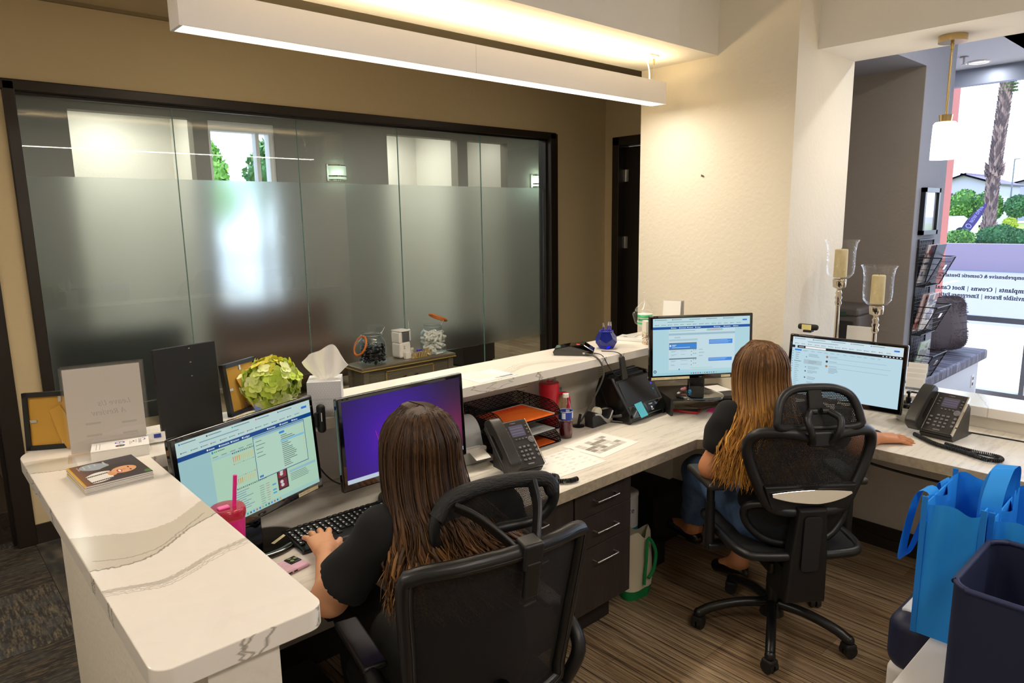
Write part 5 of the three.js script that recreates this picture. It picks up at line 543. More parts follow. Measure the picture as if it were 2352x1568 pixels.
// pump jar, card rack, candle holders on the wing
{ const gl = M(0xffffff, 0.0, { transmission: 1, thickness: 0, ior: 1.5 }), t = thing('sanitizer_pump_jar', 'clear round jar of hand sanitizer with a black pump lid', 'pump jar', [3.6, D, -1.13]); part('jar', lathe([[0, 0.002], [0.05, 0], [0.054, 0.008], [0.054, 0.07], [0.045, 0.08]], 32), gl, t); part('gel', lathe([[0, 0.005], [0.049, 0.006], [0.051, 0.055], [0, 0.055]], 30), M(0xeef6f6, 0.02, { transmission: 1, thickness: 0.02, ior: 1.34 }), t); part('lid', lathe([[0.054, 0.072], [0.055, 0.085], [0.04, 0.097], [0.012, 0.1], [0, 0.1]], 32), mBlackGloss, t); part('neck', [cyl(0.013, 0.012, 0.02, 0, 0.108, 0, 16), cyl(0.006, 0.006, 0.03, 0, 0.125, 0, 12)], mBlack, t); part('nozzle', [rb(0.03, 0.012, 0.018, 0.004, 0, 0.143, 0), rb(0.012, 0.008, 0.05, 0.003, 0.01, 0.144, 0.03)], mBlack, t); part('label', new THREE.CylinderGeometry(0.0546, 0.0546, 0.05, 16, 1, true, -1.2, 0.9).translate(0, 0.04, 0), M(0xe9e6df, 0.6), t); }
{ const t = thing('tiered_card_rack', 'clear four-tier card rack with white cards on the low ledge', 'card rack', [3.87, 0.845, -1.19], -1.45), cl = M(0xffffff, 0.03, { transmission: 1, thickness: 0 }); for (let i = 0; i < 4; i++) { part('pocket', bx(0.1, 0.05, 0.002, 0, 0.03 + i * 0.022, 0.045 - i * 0.022, -0.2), cl, t); part('cards', rb(0.09, 0.05, 0.006, 0.001, 0, 0.036 + i * 0.022, 0.036 - i * 0.022, -0.2), mCard, t); } part('base', bx(0.1, 0.002, 0.1, 0, 0.001, 0), cl, t); }
function candleHolder(label, z, top) { const h = top - 0.845, b = h - 0.21, gl = M(0xffffff, 0.02, { transmission: 1, thickness: 0, ior: 1.5, bumpMap: peel, bumpScale: 0.004 }), t = thing('candle_holder', label, 'candle holder', [3.85, 0.845, z]);
  part('stem', lathe([[0, 0], [0.06, 0], [0.062, 0.01], [0.045, 0.02], [0.022, 0.05], [0.012, b * 0.45], [0.011, b - 0.15], [0.014, b - 0.145], [0.019, b - 0.13], [0.013, b - 0.117], [0.02, b - 0.103], [0.013, b - 0.09], [0.018, b - 0.078], [0.012, b - 0.066], [0.012, b - 0.055], [0.033, b - 0.045], [0.036, b - 0.005], [0.03, b], [0, b]], 36), M(0xd9cdb8, 0.08, { metalness: 1 }), t); part('hurricane_glass', lathe([[0.03, b], [0.05, b + 0.006], [0.068, b + 0.03], [0.072, b + 0.07], [0.072, b + 0.15], [0.078, b + 0.19], [0.088, b + 0.21]], 40), gl, t); part('candle', lathe([[0, b + 0.008], [0.033, b + 0.008], [0.034, b + 0.012], [0.033, b + 0.155], [0.03, b + 0.16], [0, b + 0.156]], 30), M(0xffffff, 0.55, { map: tex(128, 128, (u, v) => mix3([196, 176, 120], [226, 212, 170], fbm(u, v, 8, 8, 3))) }), t); part('wick', cyl(0.001, 0.001, 0.012, 0, b + 0.162, 0, 6), mBlack, t); }
candleHolder('taller silver candle holder with hurricane glass by the column', -1.6, 1.6); candleHolder('shorter silver candle holder with hurricane glass', -1.4, 1.47);
single('white_sign_card', 'slanted white sign card behind the candle holders', 'sign', rb(0.15, 0.28, 0.003, 0.001, 0, 0.14, 0, -0.05), mCard, [3.945, 0.845, -1.505], -1.45);
// ---------------------------------------------------------------- lobby
{ const t = thing('water_dispenser', 'brown-grey water dispenser with a small display in the recess', 'water dispenser', [5.03, 0, -2.03], -PI / 2), m = M(0x5c544d, 0.45); part('body', rb(0.3, 1.05, 0.32, 0.02, 0, 0.525, 0), m, t); part('head', rb(0.3, 0.06, 0.34, 0.02, 0, 1.075, 0.0), m, t); part('bay', rb(0.24, 0.22, 0.02, 0.03, 0, 0.9, 0.155), M(0x241f1c, 0.5), t); part('display', bx(0.06, 0.03, 0.004, 0.04, 1.06, 0.171), M(0x2f4a3a, 0.3), t); part('tap', [bx(0.03, 0.03, 0.03, -0.03, 0.99, 0.17), cyl(0.008, 0.008, 0.03, -0.03, 0.965, 0.175, 10)], M(0x8f8880, 0.4), t); part('badge', bx(0.04, 0.02, 0.003, -0.11, 1.075, 0.171), M(0x2a44a8, 0.4), t); }
{ const fm = M(0x121216, 0.4), t = thing('magazine_rack', 'black wire wall rack with three baskets beside the window', 'rack', [5.46, 0.53, -1.69]), W = 0.3;
  part('back_frame', [cyl(0.006, 0.006, 1.02, -W / 2, 0.51, 0, 8), cyl(0.006, 0.006, 1.02, W / 2, 0.51, 0, 8), cyl(0.006, 0.006, W, 0, 1.02, 0, 8, 0, 0, PI / 2), cyl(0.006, 0.006, W, 0, 0.0, 0, 8, 0, 0, PI / 2)], fm, t); const v = []; for (let i = 1; i < 14; i++) v.push(cyl(0.0016, 0.0016, 1.02, -W / 2 + W * i / 14, 0.51, 0, 5)); for (let i = 1; i < 40; i++) v.push(cyl(0.0014, 0.0014, W, 0, i * 0.0255, 0.002, 5, 0, 0, PI / 2)); part('back_mesh', v, fm, t);
  for (const y of [0.02, 0.36, 0.7]) { const g = [], c = (a, b, r = 0.0022) => g.push(tube([a, [(a[0] + b[0]) / 2, (a[1] + b[1]) / 2, (a[2] + b[2]) / 2], b], r, 2, 5)); for (let i = 0; i <= 10; i++) { const x = -W / 2 + W * i / 10; c([x, y, 0.06], [x, y + 0.2, 0.15], i % 10 ? 0.0018 : 0.004); c([x, y, 0], [x, y, 0.06], 0.0018); } for (let k = 0; k <= 5; k++) { const yy = y + k * 0.04, zz = 0.06 + k * 0.018; c([-W / 2, yy, zz], [W / 2, yy, zz], k % 5 ? 0.0018 : 0.004); for (const s of [-1, 1]) c([s * W / 2, yy, 0], [s * W / 2, yy, zz], k % 5 ? 0.0018 : 0.004); } const b = part('basket', g, fm, t); part('label_plate', rb(0.05, 0.035, 0.004, 0.001, 0.02, y + 0.13, 0.122, 0.42), mSteel, b); } }
for (const [y, x, c, l, zz] of [[0.72, 5.43, 0xd8cfc8, 'pale magazine in the top basket of the wall rack', 0.03], [0.72, 5.5, 0x2a2a30, 'black magazine in the top basket of the wall rack', 0.06], [0.38, 5.42, 0xd9b8b0, 'pink-edged magazine in the middle basket of the wall rack', 0.03], [0.38, 5.47, 0xe4ddd6, 'white magazine in the middle basket of the wall rack', 0.05], [0.04, 5.43, 0x9ab89a, 'green-toned magazine in the bottom basket of the wall rack', 0.035]]) { const mt = canvasTex(128, 160, (q) => { q.fillStyle = '#ffffff'; q.fillRect(0, 0, 128, 160); const r = rng(c); for (let i = 0; i < 12; i++) { q.fillStyle = ['#7a86b8', '#c0604a', '#e6d9c2', '#556', '#c9a0a8'][Math.floor(r() * 5)]; q.fillRect(r() * 100, r() * 130, 16 + r() * 50, 8 + r() * 30); } }); single('rack_magazine', l, 'magazine', rb(0.2, 0.27, 0.008, 0.001, 0, 0.135, 0, 0.2), M(c, 0.35, { map: mt }), [x, 0.53 + y, -1.69 + zz]); }
{ const t = thing('wall_picture', 'narrow black framed picture above the wire rack', 'picture', [5.457, 1.585, -1.69]), m = M(0x14141a, 0.3); part('frame', [bx(0.31, 0.03, 0.03, 0, 0.015, 0.005), bx(0.31, 0.03, 0.03, 0, 0.305, 0.005), bx(0.03, 0.32, 0.03, -0.14, 0.16, 0.005), bx(0.03, 0.32, 0.03, 0.14, 0.16, 0.005)], m, t); part('print', bx(0.26, 0.27, 0.004, 0, 0.16, 0.0), M(0xb9c0cc, 0.3), t); part('pane', print(0.26, 0.27), mGlass, t, 0, 0.16, 0.006); }
{ const t = thing('window_bench', 'white built-in window bench base with a wall outlet', 'bench', [6.53, 0, -2.06]); part('base', b6(-0.73, 0.72, 0, 0.41, -0.33, 0.33), M(0xe6e8ea, 0.6), t); part('outlet', rb(0.07, 0.115, 0.006, 0.002, 0.58, 0.24, 0.332), mWhite, t); part('outlet_socket', [bx(0.03, 0.025, 0.003, 0.58, 0.265, 0.336), bx(0.03, 0.025, 0.003, 0.58, 0.215, 0.336)], mCharcoal, t); }
{ const ct = tex(256, 64, (u, v) => { const a = fbm(u, v, 30, 4, 3); return mix3([70, 66, 80], [150, 148, 164], Math.max(0, Math.min(1, (a - 0.3) * 2))); }); single('bench_cushion', 'grey-violet striped cushion along the window bench', 'cushion', uvm(rb(1.62, 0.09, 0.7, 0.02, 0, 0.045, 0, 0, 0, 0, 4), 0.8), M(0xffffff, 0.6, { map: ct }), [6.565, 0.41, -2.045]); }
{ const g = new THREE.SphereGeometry(1, 90, 60), p = g.attributes.position; for (let i = 0; i < p.count; i++) { const x = p.getX(i), y = p.getY(i), z = p.getZ(i), sx = Math.sign(x) * Math.pow(Math.abs(x), 0.45), sy = Math.sign(y) * Math.pow(Math.abs(y), 0.45), k = 1 + 0.05 * (perm[(i * 17) & 65535] - 0.5); p.setXYZ(i, sx * 0.21 * k, sy * 0.235 * k, z * 0.09 * k * (1.15 - 0.5 * Math.max(Math.abs(sx), Math.abs(sy)))); } g.computeVertexNormals();
  const t = thing('shaggy_pillow', 'dark grey shaggy pillow leaning on the window bench', 'pillow', [7.0, 0.75, -1.99], -0.9); part('cushion', g, M(0x7a7278, 0.95, { sheen: 1, sheenRoughness: 0.6 }), t);
  const fur = new THREE.InstancedMesh(new THREE.ConeGeometry(0.0025, 0.02, 4).translate(0, 0.01, 0), M(0x857c82, 0.95), 5200), o = new THREE.Object3D(), n = V(), q = g.attributes.normal; for (let i = 0; i < 5200; i++) { const k = Math.floor(R() * p.count); o.position.set(p.getX(k), p.getY(k), p.getZ(k)); n.set(q.getX(k) + rr(-0.6, 0.6), q.getY(k) + rr(-0.8, 0.4), q.getZ(k) + rr(-0.6, 0.6)).normalize(); o.quaternion.setFromUnitVectors(V(0, 1, 0), n); o.updateMatrix(); fur.setMatrixAt(i, o.matrix); } fur.name = 'fur'; fur.userData.kind = 'stuff'; t.add(fur); t.rotation.x = -0.12; }
// lettering on the storefront pane, read from outside
{ const lt = canvasTex(1024, 384, (x) => { x.clearRect(0, 0, 1024, 384); x.fillStyle = x.strokeStyle = '#2a3046'; x.lineWidth = 3; x.textAlign = 'center'; x.font = 'bold 54px serif'; for (const k of ['fillText', 'strokeText']) x[k]('Comprehensive & Cosmetic Dental Care', 512, 70, 980); x.font = 'bold 66px serif'; for (const k of ['fillText', 'strokeText']) { x[k]('Implants | Crowns | Root Canals', 512, 230, 980); x[k]('Invisible Braces | Emergency Patients', 512, 320, 1010); } });
  const m = part(numbered('window_lettering'), new THREE.PlaneGeometry(0.78, 0.29), M(0xffffff, 0.6, { map: lt, transparent: true, side: THREE.DoubleSide }), scene, 7.515, 1.04, -1.86, 0, PI / 2, 0); tag(m, 'dark grey service lettering on the storefront pane, seen mirrored', 'lettering'); }
// ---------------------------------------------------------------- outside the storefront
struct('ground', b6(7.6, 120, -0.4, -0.2, -60, 60), M(0x86868c, 0.95)); struct('ground_walk', b6(7.6, 13, -0.2, -0.06, -40, 40), M(0xd9d4cc, 0.9)); struct('road_marking', [b6(19.5, 22.6, -0.2, -0.194, -6.2, -6.05)], M(0xe8e6e0, 0.8));
struct('ground_far', place(bx(95, 0.4, 120, 47.5, -0.2, 0, 0, 0, 0.014), 27.6, 0.28, 0), M(0xa9a89f, 0.95)); struct('lawn', place(bx(30, 0.04, 120, 15, 0, 0, 0, 0, 0.014), 40, 0.5, 0), M(0x8aa04a, 0.95)); struct('road_far', place(bx(6, 0.05, 120, 3, 0, 0, 0, 0, 0.014), 33.5, 0.42, 0), M(0x9b9aa0, 0.95));
single('parking_wall', 'low lavender stucco wall along the parking lot', 'wall', b6(27, 27.35, -0.25, 0.68, -40, 30), wallMat(0x9a8794)); single('red_pillar', 'red stucco pillar outside the storefront', 'pillar', b6(8.9, 9.5, -0.2, 3.4, -3.9, -2.72), wallMat(0xb0675c));
function leafy(name, label, cat, [x, y, z], blobs, n, size, cols, group) { const t = thing(name, label, cat, [x, y, z], 0, group); part('mass', blobs.map(([a, b, c, r, sy]) => sph(r * 0.86, a, b, c, 1, sy || 1, 1, 14, 10)), M(cols[0], 0.95), t); const im = new THREE.InstancedMesh(new THREE.CircleGeometry(size, 5).scale(1, 0.6, 1), M(0xffffff, 0.8, { side: THREE.DoubleSide }), n), o = new THREE.Object3D(), c = new THREE.Color(); for (let i = 0; i < n; i++) { const [a, b, e, r, sy] = blobs[Math.floor(R() * blobs.length)], u = R() * 2 - 1, w = R() * 7, k = Math.sqrt(1 - u * u), q = r * rr(0.85, 1.08); o.position.set(a + Math.cos(w) * k * q, b + u * q * (sy || 1), e + Math.sin(w) * k * q); o.rotation.set(R() * 6, R() * 6, R() * 6); o.updateMatrix(); im.setMatrixAt(i, o.matrix); im.setColorAt(i, c.set(cols[Math.floor(R() * cols.length)])); } im.name = 'leaves'; im.userData.kind = 'stuff'; t.add(im); if (/tree/.test(name)) part('trunk', cyl(0.09, 0.05, blobs[0][1] + 0.4, blobs[0][0], blobs[0][1] / 2 - 0.2, blobs[0][2], 8), M(0x6a5646, 0.9), t); return t; }
const G1 = [0x4f7a34, 0x6b9a3e, 0x85b04e, 0x3f6a34], G2 = [0x3f6b3a, 0x4f8046, 0x356038];
leafy('hedge_bush', 'large trimmed dark green bush behind the parking wall', 'bush', [30, 0.5, -6.85], [[0, 0.25, -0.35, 0.45, 0.9], [0, 0.3, 0, 0.5, 0.9], [0, 0.25, 0.4, 0.42, 0.85]], 2400, 0.05, G2); leafy('hedge_bush', 'small light green bush behind the parking wall', 'bush', [29, 0.45, -7.95], [[0, 0.25, -0.15, 0.34], [0, 0.28, 0.15, 0.36]], 1500, 0.045, G1); leafy('hedge_bush', 'small bush partly behind the red pillar', 'bush', [29.5, 0.45, -8.9], [[0, 0.25, 0, 0.4]], 800, 0.045, G1);
leafy('street_tree', 'round green tree before the lavender house', 'tree', [50, 1.0, -13.6], [[0, 1.3, 0, 0.75], [0, 0.9, 0.4, 0.5], [0, 0.8, -0.4, 0.5]], 1800, 0.09, G1); leafy('street_tree', 'green tree beside the palm trunk', 'tree', [50, 1.0, -12.3], [[0, 1.2, 0, 0.7], [0, 0.8, 0.3, 0.5]], 1500, 0.09, G1); leafy('street_tree', 'small green tree beside the lamp pole', 'tree', [50, 1.0, -10.8], [[0, 1.0, 0, 0.6]], 1200, 0.09, G2); leafy('street_tree', 'low yellow-green shrub by the far sidewalk', 'tree', [46, 0.7, -10.2], [[0, 0.3, 0, 0.35]], 600, 0.07, [0xb8c23a, 0xa0b040]);
{ // palm
  const t = thing('palm_tree', 'tall palm tree with a rough boot-covered trunk', 'palm', [33, 0.5, -8]); const path = [[0, 0, 0], [0, 2.5, -0.02], [0, 5, 0.06], [0, 9, 0.2]]; part('trunk', tube(path, 0.2, 30, 12), M(0x7d6a60, 0.95), t); const boot = new THREE.InstancedMesh(new THREE.ConeGeometry(0.075, 0.24, 4).rotateX(0.5).translate(0, 0, 0.0), M(0xffffff, 0.95), 760), o = new THREE.Object3D(), c = curve(path), cc = new THREE.Color(); for (let i = 0; i < 760; i++) { const f = i / 760, p = c.getPoint(f), a = i * 2.39996, r = 0.2 + (f > 0.36 && f < 0.42 ? 0.1 : 0) + (f < 0.1 ? 0.05 : 0); o.position.set(p.x + Math.cos(a) * r, p.y, p.z + Math.sin(a) * r); o.rotation.set(0, PI / 2 - a, 0); o.updateMatrix(); boot.setMatrixAt(i, o.matrix); boot.setColorAt(i, cc.set([0x8f7668, 0xa58a78, 0x6b574e, 0x5d4c48][Math.floor(R() * 4)])); } boot.name = 'trunk_boots'; boot.userData.kind = 'stuff'; t.add(boot);
  const fr = (() => { const g = []; for (let i = 0; i < 26; i++) { const u = i / 26, x = u * 2.4, y = 0.5 * u - 1.6 * u * u; for (const s of [-1, 1]) g.push(new THREE.PlaneGeometry(0.05, 0.5).translate(0, -0.2, 0).rotateX(s * 0.7).rotateZ(-0.5).translate(x, y, s * 0.05)); } return merge(g); })(); for (let i = 0; i < 22; i++) part('frond', fr, M([0x6f8a4a, 0x8a9a56, 0x5d7a44][i % 3], 0.8, { side: THREE.DoubleSide }), t, 0, 9.0 - (i % 3) * 0.35, 0.2, 0, i * 0.93, -0.55 * (i % 3)); }
function house(label, [x, y, z], w, h, roof, group) { const t = thing('house', label, 'house', [x, y, z], 0, 'houses across the street'), wm = wallMat(0xb9b3c6), rm = M(0x6a6478, 0.9), tr = M(0x4f4358, 0.8); part('wall', b6(0, 6, 0, h, -w / 2, w / 2), wm, t); const s = shapeOf([[-w / 2, 0], [w / 2, 0], [0, roof]]); part('gable', extr(s, 6).rotateY(PI / 2).translate(0, h, 0), wm, t); for (const k of [-1, 1]) part('roof_slope', bx(6.6, 0.12, Math.hypot(w / 2, roof) + 0.4, 2.9, h + roof / 2 + 0.02, k * w / 4, k * Math.atan2(roof, w / 2)), rm, t); for (const a of [-0.5, 0.15]) { const q = part('window', bx(0.06, 0.5, 0.55, -0.03, h * 0.72, a * w * 0.5), M(0xd9e2ee, 0.2), t); part('shutter', [bx(0.07, 0.52, 0.16, -0.03, h * 0.72, a * w * 0.5 - 0.36), bx(0.07, 0.52, 0.16, -0.03, h * 0.72, a * w * 0.5 + 0.36)], tr, q); } part('fascia', [bx(0.1, 0.14, Math.hypot(w / 2, roof) + 0.4, -0.35, h + roof / 2, w / 4, Math.atan2(roof, w / 2)), bx(0.1, 0.14, Math.hypot(w / 2, roof) + 0.4, -0.35, h + roof / 2, -w / 4, -Math.atan2(roof, w / 2))], tr, t); part('garage_door', bx(0.08, 0.9, 1.2, -0.04, 0.45, w * 0.2), mWhite, t); }
house('lavender gabled house behind the round street tree', [60, 0.75, -16.4], 4.4, 2.9, 0.75); house('pale house beyond the palm trunk', [70, 0.9, -14.6], 4.6, 2.7, 0.6); house('pale house beside the lamp pole', [72, 0.9, -9.5], 4.6, 2.8, 0.7);
{ const t = thing('car', 'white car parked across the street', 'car', [38, 0.62, -10.9], PI / 2), wm = M(0xf0f1f4, 0.2, { clearcoat: 1 }); part('body', extr(shapeOf([[-1.1, 0.16], [1.1, 0.16], [1.12, 0.5], [0.7, 0.58], [0.4, 0.86], [-0.5, 0.88], [-0.85, 0.6], [-1.12, 0.52]]), 0.9, 0.04).translate(0, 0, -0.45), wm, t); part('window', bx(0.9, 0.2, 0.96, -0.05, 0.7, 0), M(0x3a4454, 0.1), t); for (const a of [-0.68, 0.68]) for (const s of [-1, 1]) part('wheel', cyl(0.2, 0.2, 0.14, a, 0.2, s * 0.44, 18, PI / 2), mBlackMatte, t); }
{ const ft = canvasTex(64, 256, (x) => { x.fillStyle = '#4a3a6e'; x.fillRect(0, 0, 64, 256); x.strokeStyle = '#b9b2cc'; x.lineWidth = 4; x.beginPath(); x.arc(32, 210, 14, 0, 7); x.stroke(); x.fillStyle = '#9a92b8'; x.save(); x.translate(40, 180); x.rotate(-PI / 2); x.font = 'bold 26px sans-serif'; x.fillText('NOW OPEN', 0, 0); x.restore(); }); const s = new THREE.Shape(); s.moveTo(-0.16, 0); s.lineTo(0.16, 0.02); s.quadraticCurveTo(0.22, 0.8, 0.08, 1.25); s.quadraticCurveTo(-0.14, 0.9, -0.16, 0); const g = extr(s, 0.008), uv = g.attributes.uv, p = g.attributes.position; for (let i = 0; i < p.count; i++) uv.setXY(i, (p.getX(i) + 0.2) / 0.42, p.getY(i) / 1.25); const t = thing('feather_flag', 'purple feather flag leaning over by the street', 'flag', [31, 0.75, -8.3], -PI / 2); part('banner', g, M(0xffffff, 0.8, { map: ft, side: THREE.DoubleSide }), t, 0, 0.25, 0, 0, 0, -0.5); part('pole', tube([[-0.1, -0.25, 0], [-0.12, 0.3, 0], [0.35, 1.2, 0]], 0.015, 20), mBlackMatte, t); }
{ const t = thing('lamp_pole', 'thin street lamp pole behind the palm', 'street lamp', [50, 0.8, -11.18]); part('pole', cyl(0.05, 0.035, 3.95, 0, 1.97, 0, 10), M(0x77757c, 0.6), t); part('arm', rb(0.1, 0.05, 0.3, 0.02, 0, 3.93, 0.12), M(0x77757c, 0.6), t); }
// trees seen through the window of the room behind the glass
struct('ground_rear', b6(-20, 30, -0.4, -0.2, -60, -9.5), M(0xb5a890, 0.95));
leafy('yard_tree', 'leafy tree outside the far window, on the wall-sconce side', 'tree', [6.0, -0.2, -14], [[0, 2.9, 0, 0.45], [0.1, 3.3, 0, 0.3], [0.2, 2.5, 0.2, 0.4]], 1500, 0.06, [0x5f8a4a, 0x7fa860, 0x4d7a44]); leafy('yard_tree', 'pale leafy tree outside the far window', 'tree', [4.75, -0.2, -14], [[0, 2.9, 0, 0.4], [0, 3.2, 0, 0.3], [0.1, 2.4, 0, 0.5]], 1300, 0.06, [0x8fbf5a, 0xa4cf70, 0x79aa52]); leafy('yard_tree', 'distant pale tree low in the far window', 'tree', [6.6, -0.2, -18], [[0, 2.4, 0, 0.5], [-0.4, 2.2, 0, 0.4]], 900, 0.06, [0xa9c9a0, 0xbcd8b0]);
single('storage_chest', 'dark wooden chest seen through the clear strip under the frosting', 'chest', [rb(0.55, 0.42, 0.4, 0.01, 0, 0.23, 0), bx(0.5, 0.04, 0.36, 0, 0.02, 0)], M(0x2a2422, 0.5), [5.2, 0, -6.6], 0.1);
single('waiting_sofa', 'blurred brown sofa behind the frosted glass', 'sofa', [rb(1.3, 0.4, 0.7, 0.06, 0, 0.3, 0), rb(1.3, 0.5, 0.2, 0.07, 0, 0.65, -0.27)], M(0x6a4a3a, 0.8), [3.0, 0, -6.9]);
single('waiting_cabinet', 'blurred dark cabinet behind the frosted glass', 'cabinet', rb(1.0, 0.8, 0.45, 0.01, 0, 0.4, 0), M(0x2f3033, 0.6), [1.5, 0, -7.0]);
// ---------------------------------------------------------------- near corner: totes, bin, table, machine
single('white_table', 'white tabletop under the navy fabric bin', 'table', [rb(1.4, 0.03, 0.9, 0.004, 0, 0.735, 0), bx(0.05, 0.72, 0.05, -0.62, 0.36, -0.38), bx(0.05, 0.72, 0.05, 0.62, 0.36, -0.38), bx(0.05, 0.72, 0.05, -0.62, 0.36, 0.38), bx(0.05, 0.72, 0.05, 0.62, 0.36, 0.38)], M(0xe6e2dd, 0.4), [2.16, 0, -0.0]);
{ const nv = M(0x1b2340, 0.5), t = thing('office_shredder', 'navy and white office machine beside the white table', 'machine', [2.0, 0, -0.515], 0.0); part('housing', rb(0.42, 0.56, 0.1, 0.03, 0, 0.32, 0, 0, 0, 0, 4), M(0xd8d7d6, 0.4), t); part('hood', rb(0.44, 0.16, 0.11, 0.045, 0, 0.66, 0, 0, 0, 0, 5), nv, t); part('top_panel', rb(0.36, 0.012, 0.06, 0.005, 0.0, 0.738, 0.0), M(0xe4e2e0, 0.4), t); for (let i = 0; i < 9; i++) part('vent_slot', bx(0.004, 0.05, 0.004, -0.13 + i * 0.014, 0.66, 0.0555), mBlackMatte, t); }
function toteBag(label, pos, turn, w, h, d, straps) {
  const t = thing('tote_bag', label, 'tote bag', pos, turn), q = rng(w * 1000 | 0);
  const wall = (W, f) => { const g = new THREE.PlaneGeometry(W, h, 12, 14), p = g.attributes.position; for (let i = 0; i < p.count; i++) { const u = p.getX(i) / W * 2, v = p.getY(i) / h + 0.5; p.setZ(i, f * 0.012 * Math.sin(v * 5 + u * 2) * (1 - u * u) * v + 0.006 * Math.sin(u * 6 + v * 3) * v); p.setY(i, p.getY(i) + (v > 0.98 ? 0.008 * Math.sin(u * 4 + f) : 0)); } g.computeVertexNormals(); return g; };
  const dm = M(0x1a92ee, 0.7, { side: THREE.DoubleSide, sheen: 0.3 });
  part('front_panel', wall(w, 1), dm, t, 0, h / 2, d / 2); part('back_panel', wall(w, -1), dm, t, 0, h / 2, -d / 2); part('side_panel', wall(d, 1), dm, t, -w / 2, h / 2, 0, 0, PI / 2); part('side_panel', wall(d, -1), dm, t, w / 2, h / 2, 0, 0, PI / 2); part('bottom', bx(w, 0.004, d, 0, 0.002, 0), dm, t); for (const sx of [-1, 1]) for (const sz of [-1, 1]) part('seam', bx(0.004, h + 0.012, 0.012, sx * w / 2, h / 2 + 0.006, sz * (d / 2 + 0.003)), M(0x127cd6, 0.8), t);
  for (const [sx, sz] of [[-1, 1], [1, 1], [-1, -1], [1, -1]]) part('hem', bx(w * 0.5, 0.05, 0.003, sx * w * 0.25, h - 0.025, sz * (d / 2 - 0.002)), M(0x1c98f2, 0.7), t);
  for (const s of straps) { const c = curve(s), n = 30, wd = 0.042, pos = [], idx = []; for (let i = 0; i <= n; i++) { const p = c.getPoint(i / n), tg = c.getTangent(i / n), side = V(0, 0, 0).crossVectors(tg, V(0, 0, 1)).cross(tg).normalize(); if (side.length() < 0.5) side.set(1, 0, 0); const a = s.across ? V(...s.across) : side; pos.push(p.x + a.x * wd / 2, p.y + a.y * wd / 2, p.z + a.z * wd / 2, p.x - a.x * wd / 2, p.y - a.y * wd / 2, p.z - a.z * wd / 2); if (i < n) idx.push(i * 2, i * 2 + 1, i * 2 + 2, i * 2 + 1, i * 2 + 3, i * 2 + 2); } const g = new THREE.BufferGeometry(); g.setAttribute('position', new THREE.Float32BufferAttribute(pos, 3)); g.setIndex(idx); g.computeVertexNormals(); part('strap', g, dm, t); }
  return t;
}
const st = (pts, across) => { pts.across = across; return pts; };
toteBag('bright blue fabric tote with a strap hanging down its side', [1.845, 0.75, -0.432], 0.03, 0.25, 0.33, 0.11, [st([[-0.06, 0.28, -0.052], [-0.06, 0.335, -0.058], [-0.065, 0.33, -0.085], [-0.075, 0.25, -0.1], [-0.08, 0.17, -0.108], [-0.04, 0.145, -0.11], [0.0, 0.17, -0.105], [0.02, 0.28, -0.08], [0.03, 0.34, -0.06], [0.035, 0.28, -0.052]], [0.97, 0.1, 0.2]), st([[-0.07, 0.28, 0.057], [-0.06, 0.36, 0.06], [-0.01, 0.41, 0.065], [0.05, 0.37, 0.06], [0.07, 0.28, 0.057]], [0.4, 0.1, 0.9])]);
toteBag('bright blue fabric tote standing behind the navy bin', [1.875, 0.75, -0.312], 0.03, 0.25, 0.32, 0.1, [st([[-0.08, 0.28, -0.07], [-0.05, 0.37, -0.07], [0.03, 0.4, -0.06], [0.07, 0.36, -0.06], [0.09, 0.28, -0.07]], [0.1, 0.1, 0.98])]);
{ // navy fabric bin
  const t = thing('fabric_bin', 'navy blue open fabric storage bin on the white table', 'bin', [1.567, 0.75, -0.2], 0.0), nm = M(0x111a38, 0.7, { side: THREE.DoubleSide, sheen: 0.4, sheenColor: new THREE.Color(0x2a3a78) }), w = 0.29, d = 0.3, h = 0.29, r = 0.04, s = rrect(w, d, r), hole = rrect(w - 0.012, d - 0.012, r - 0.005); s.holes.push(hole);
  part('wall', extr(s, h, 0).rotateX(-PI / 2), nm, t); part('bottom', bx(w - 0.01, 0.006, d - 0.01, 0, 0.003, 0), nm, t); const pts = rrect(w - 0.006, d - 0.006, r).getPoints(10).map((p) => [p.x, h, p.y]); part('rim', new THREE.TubeGeometry(curve(pts.slice(0, -1), true), 120, 0.006, 8, true), M(0x18224a, 0.6), t); }
single('toothbrush', 'pale packaged toothbrush inside the navy bin', 'toothbrush', [rb(0.012, 0.18, 0.008, 0.003, 0, 0.09, 0)], M(0xd9d6c8, 0.5), [1.56, 0.756, -0.2], 0.3); single('yellow_tag', 'small yellow tag inside the navy bin', 'tag', rb(0.03, 0.14, 0.004, 0.001, 0, 0.07, 0), M(0xc9bc4a, 0.6), [1.6, 0.756, -0.18], 0.5);
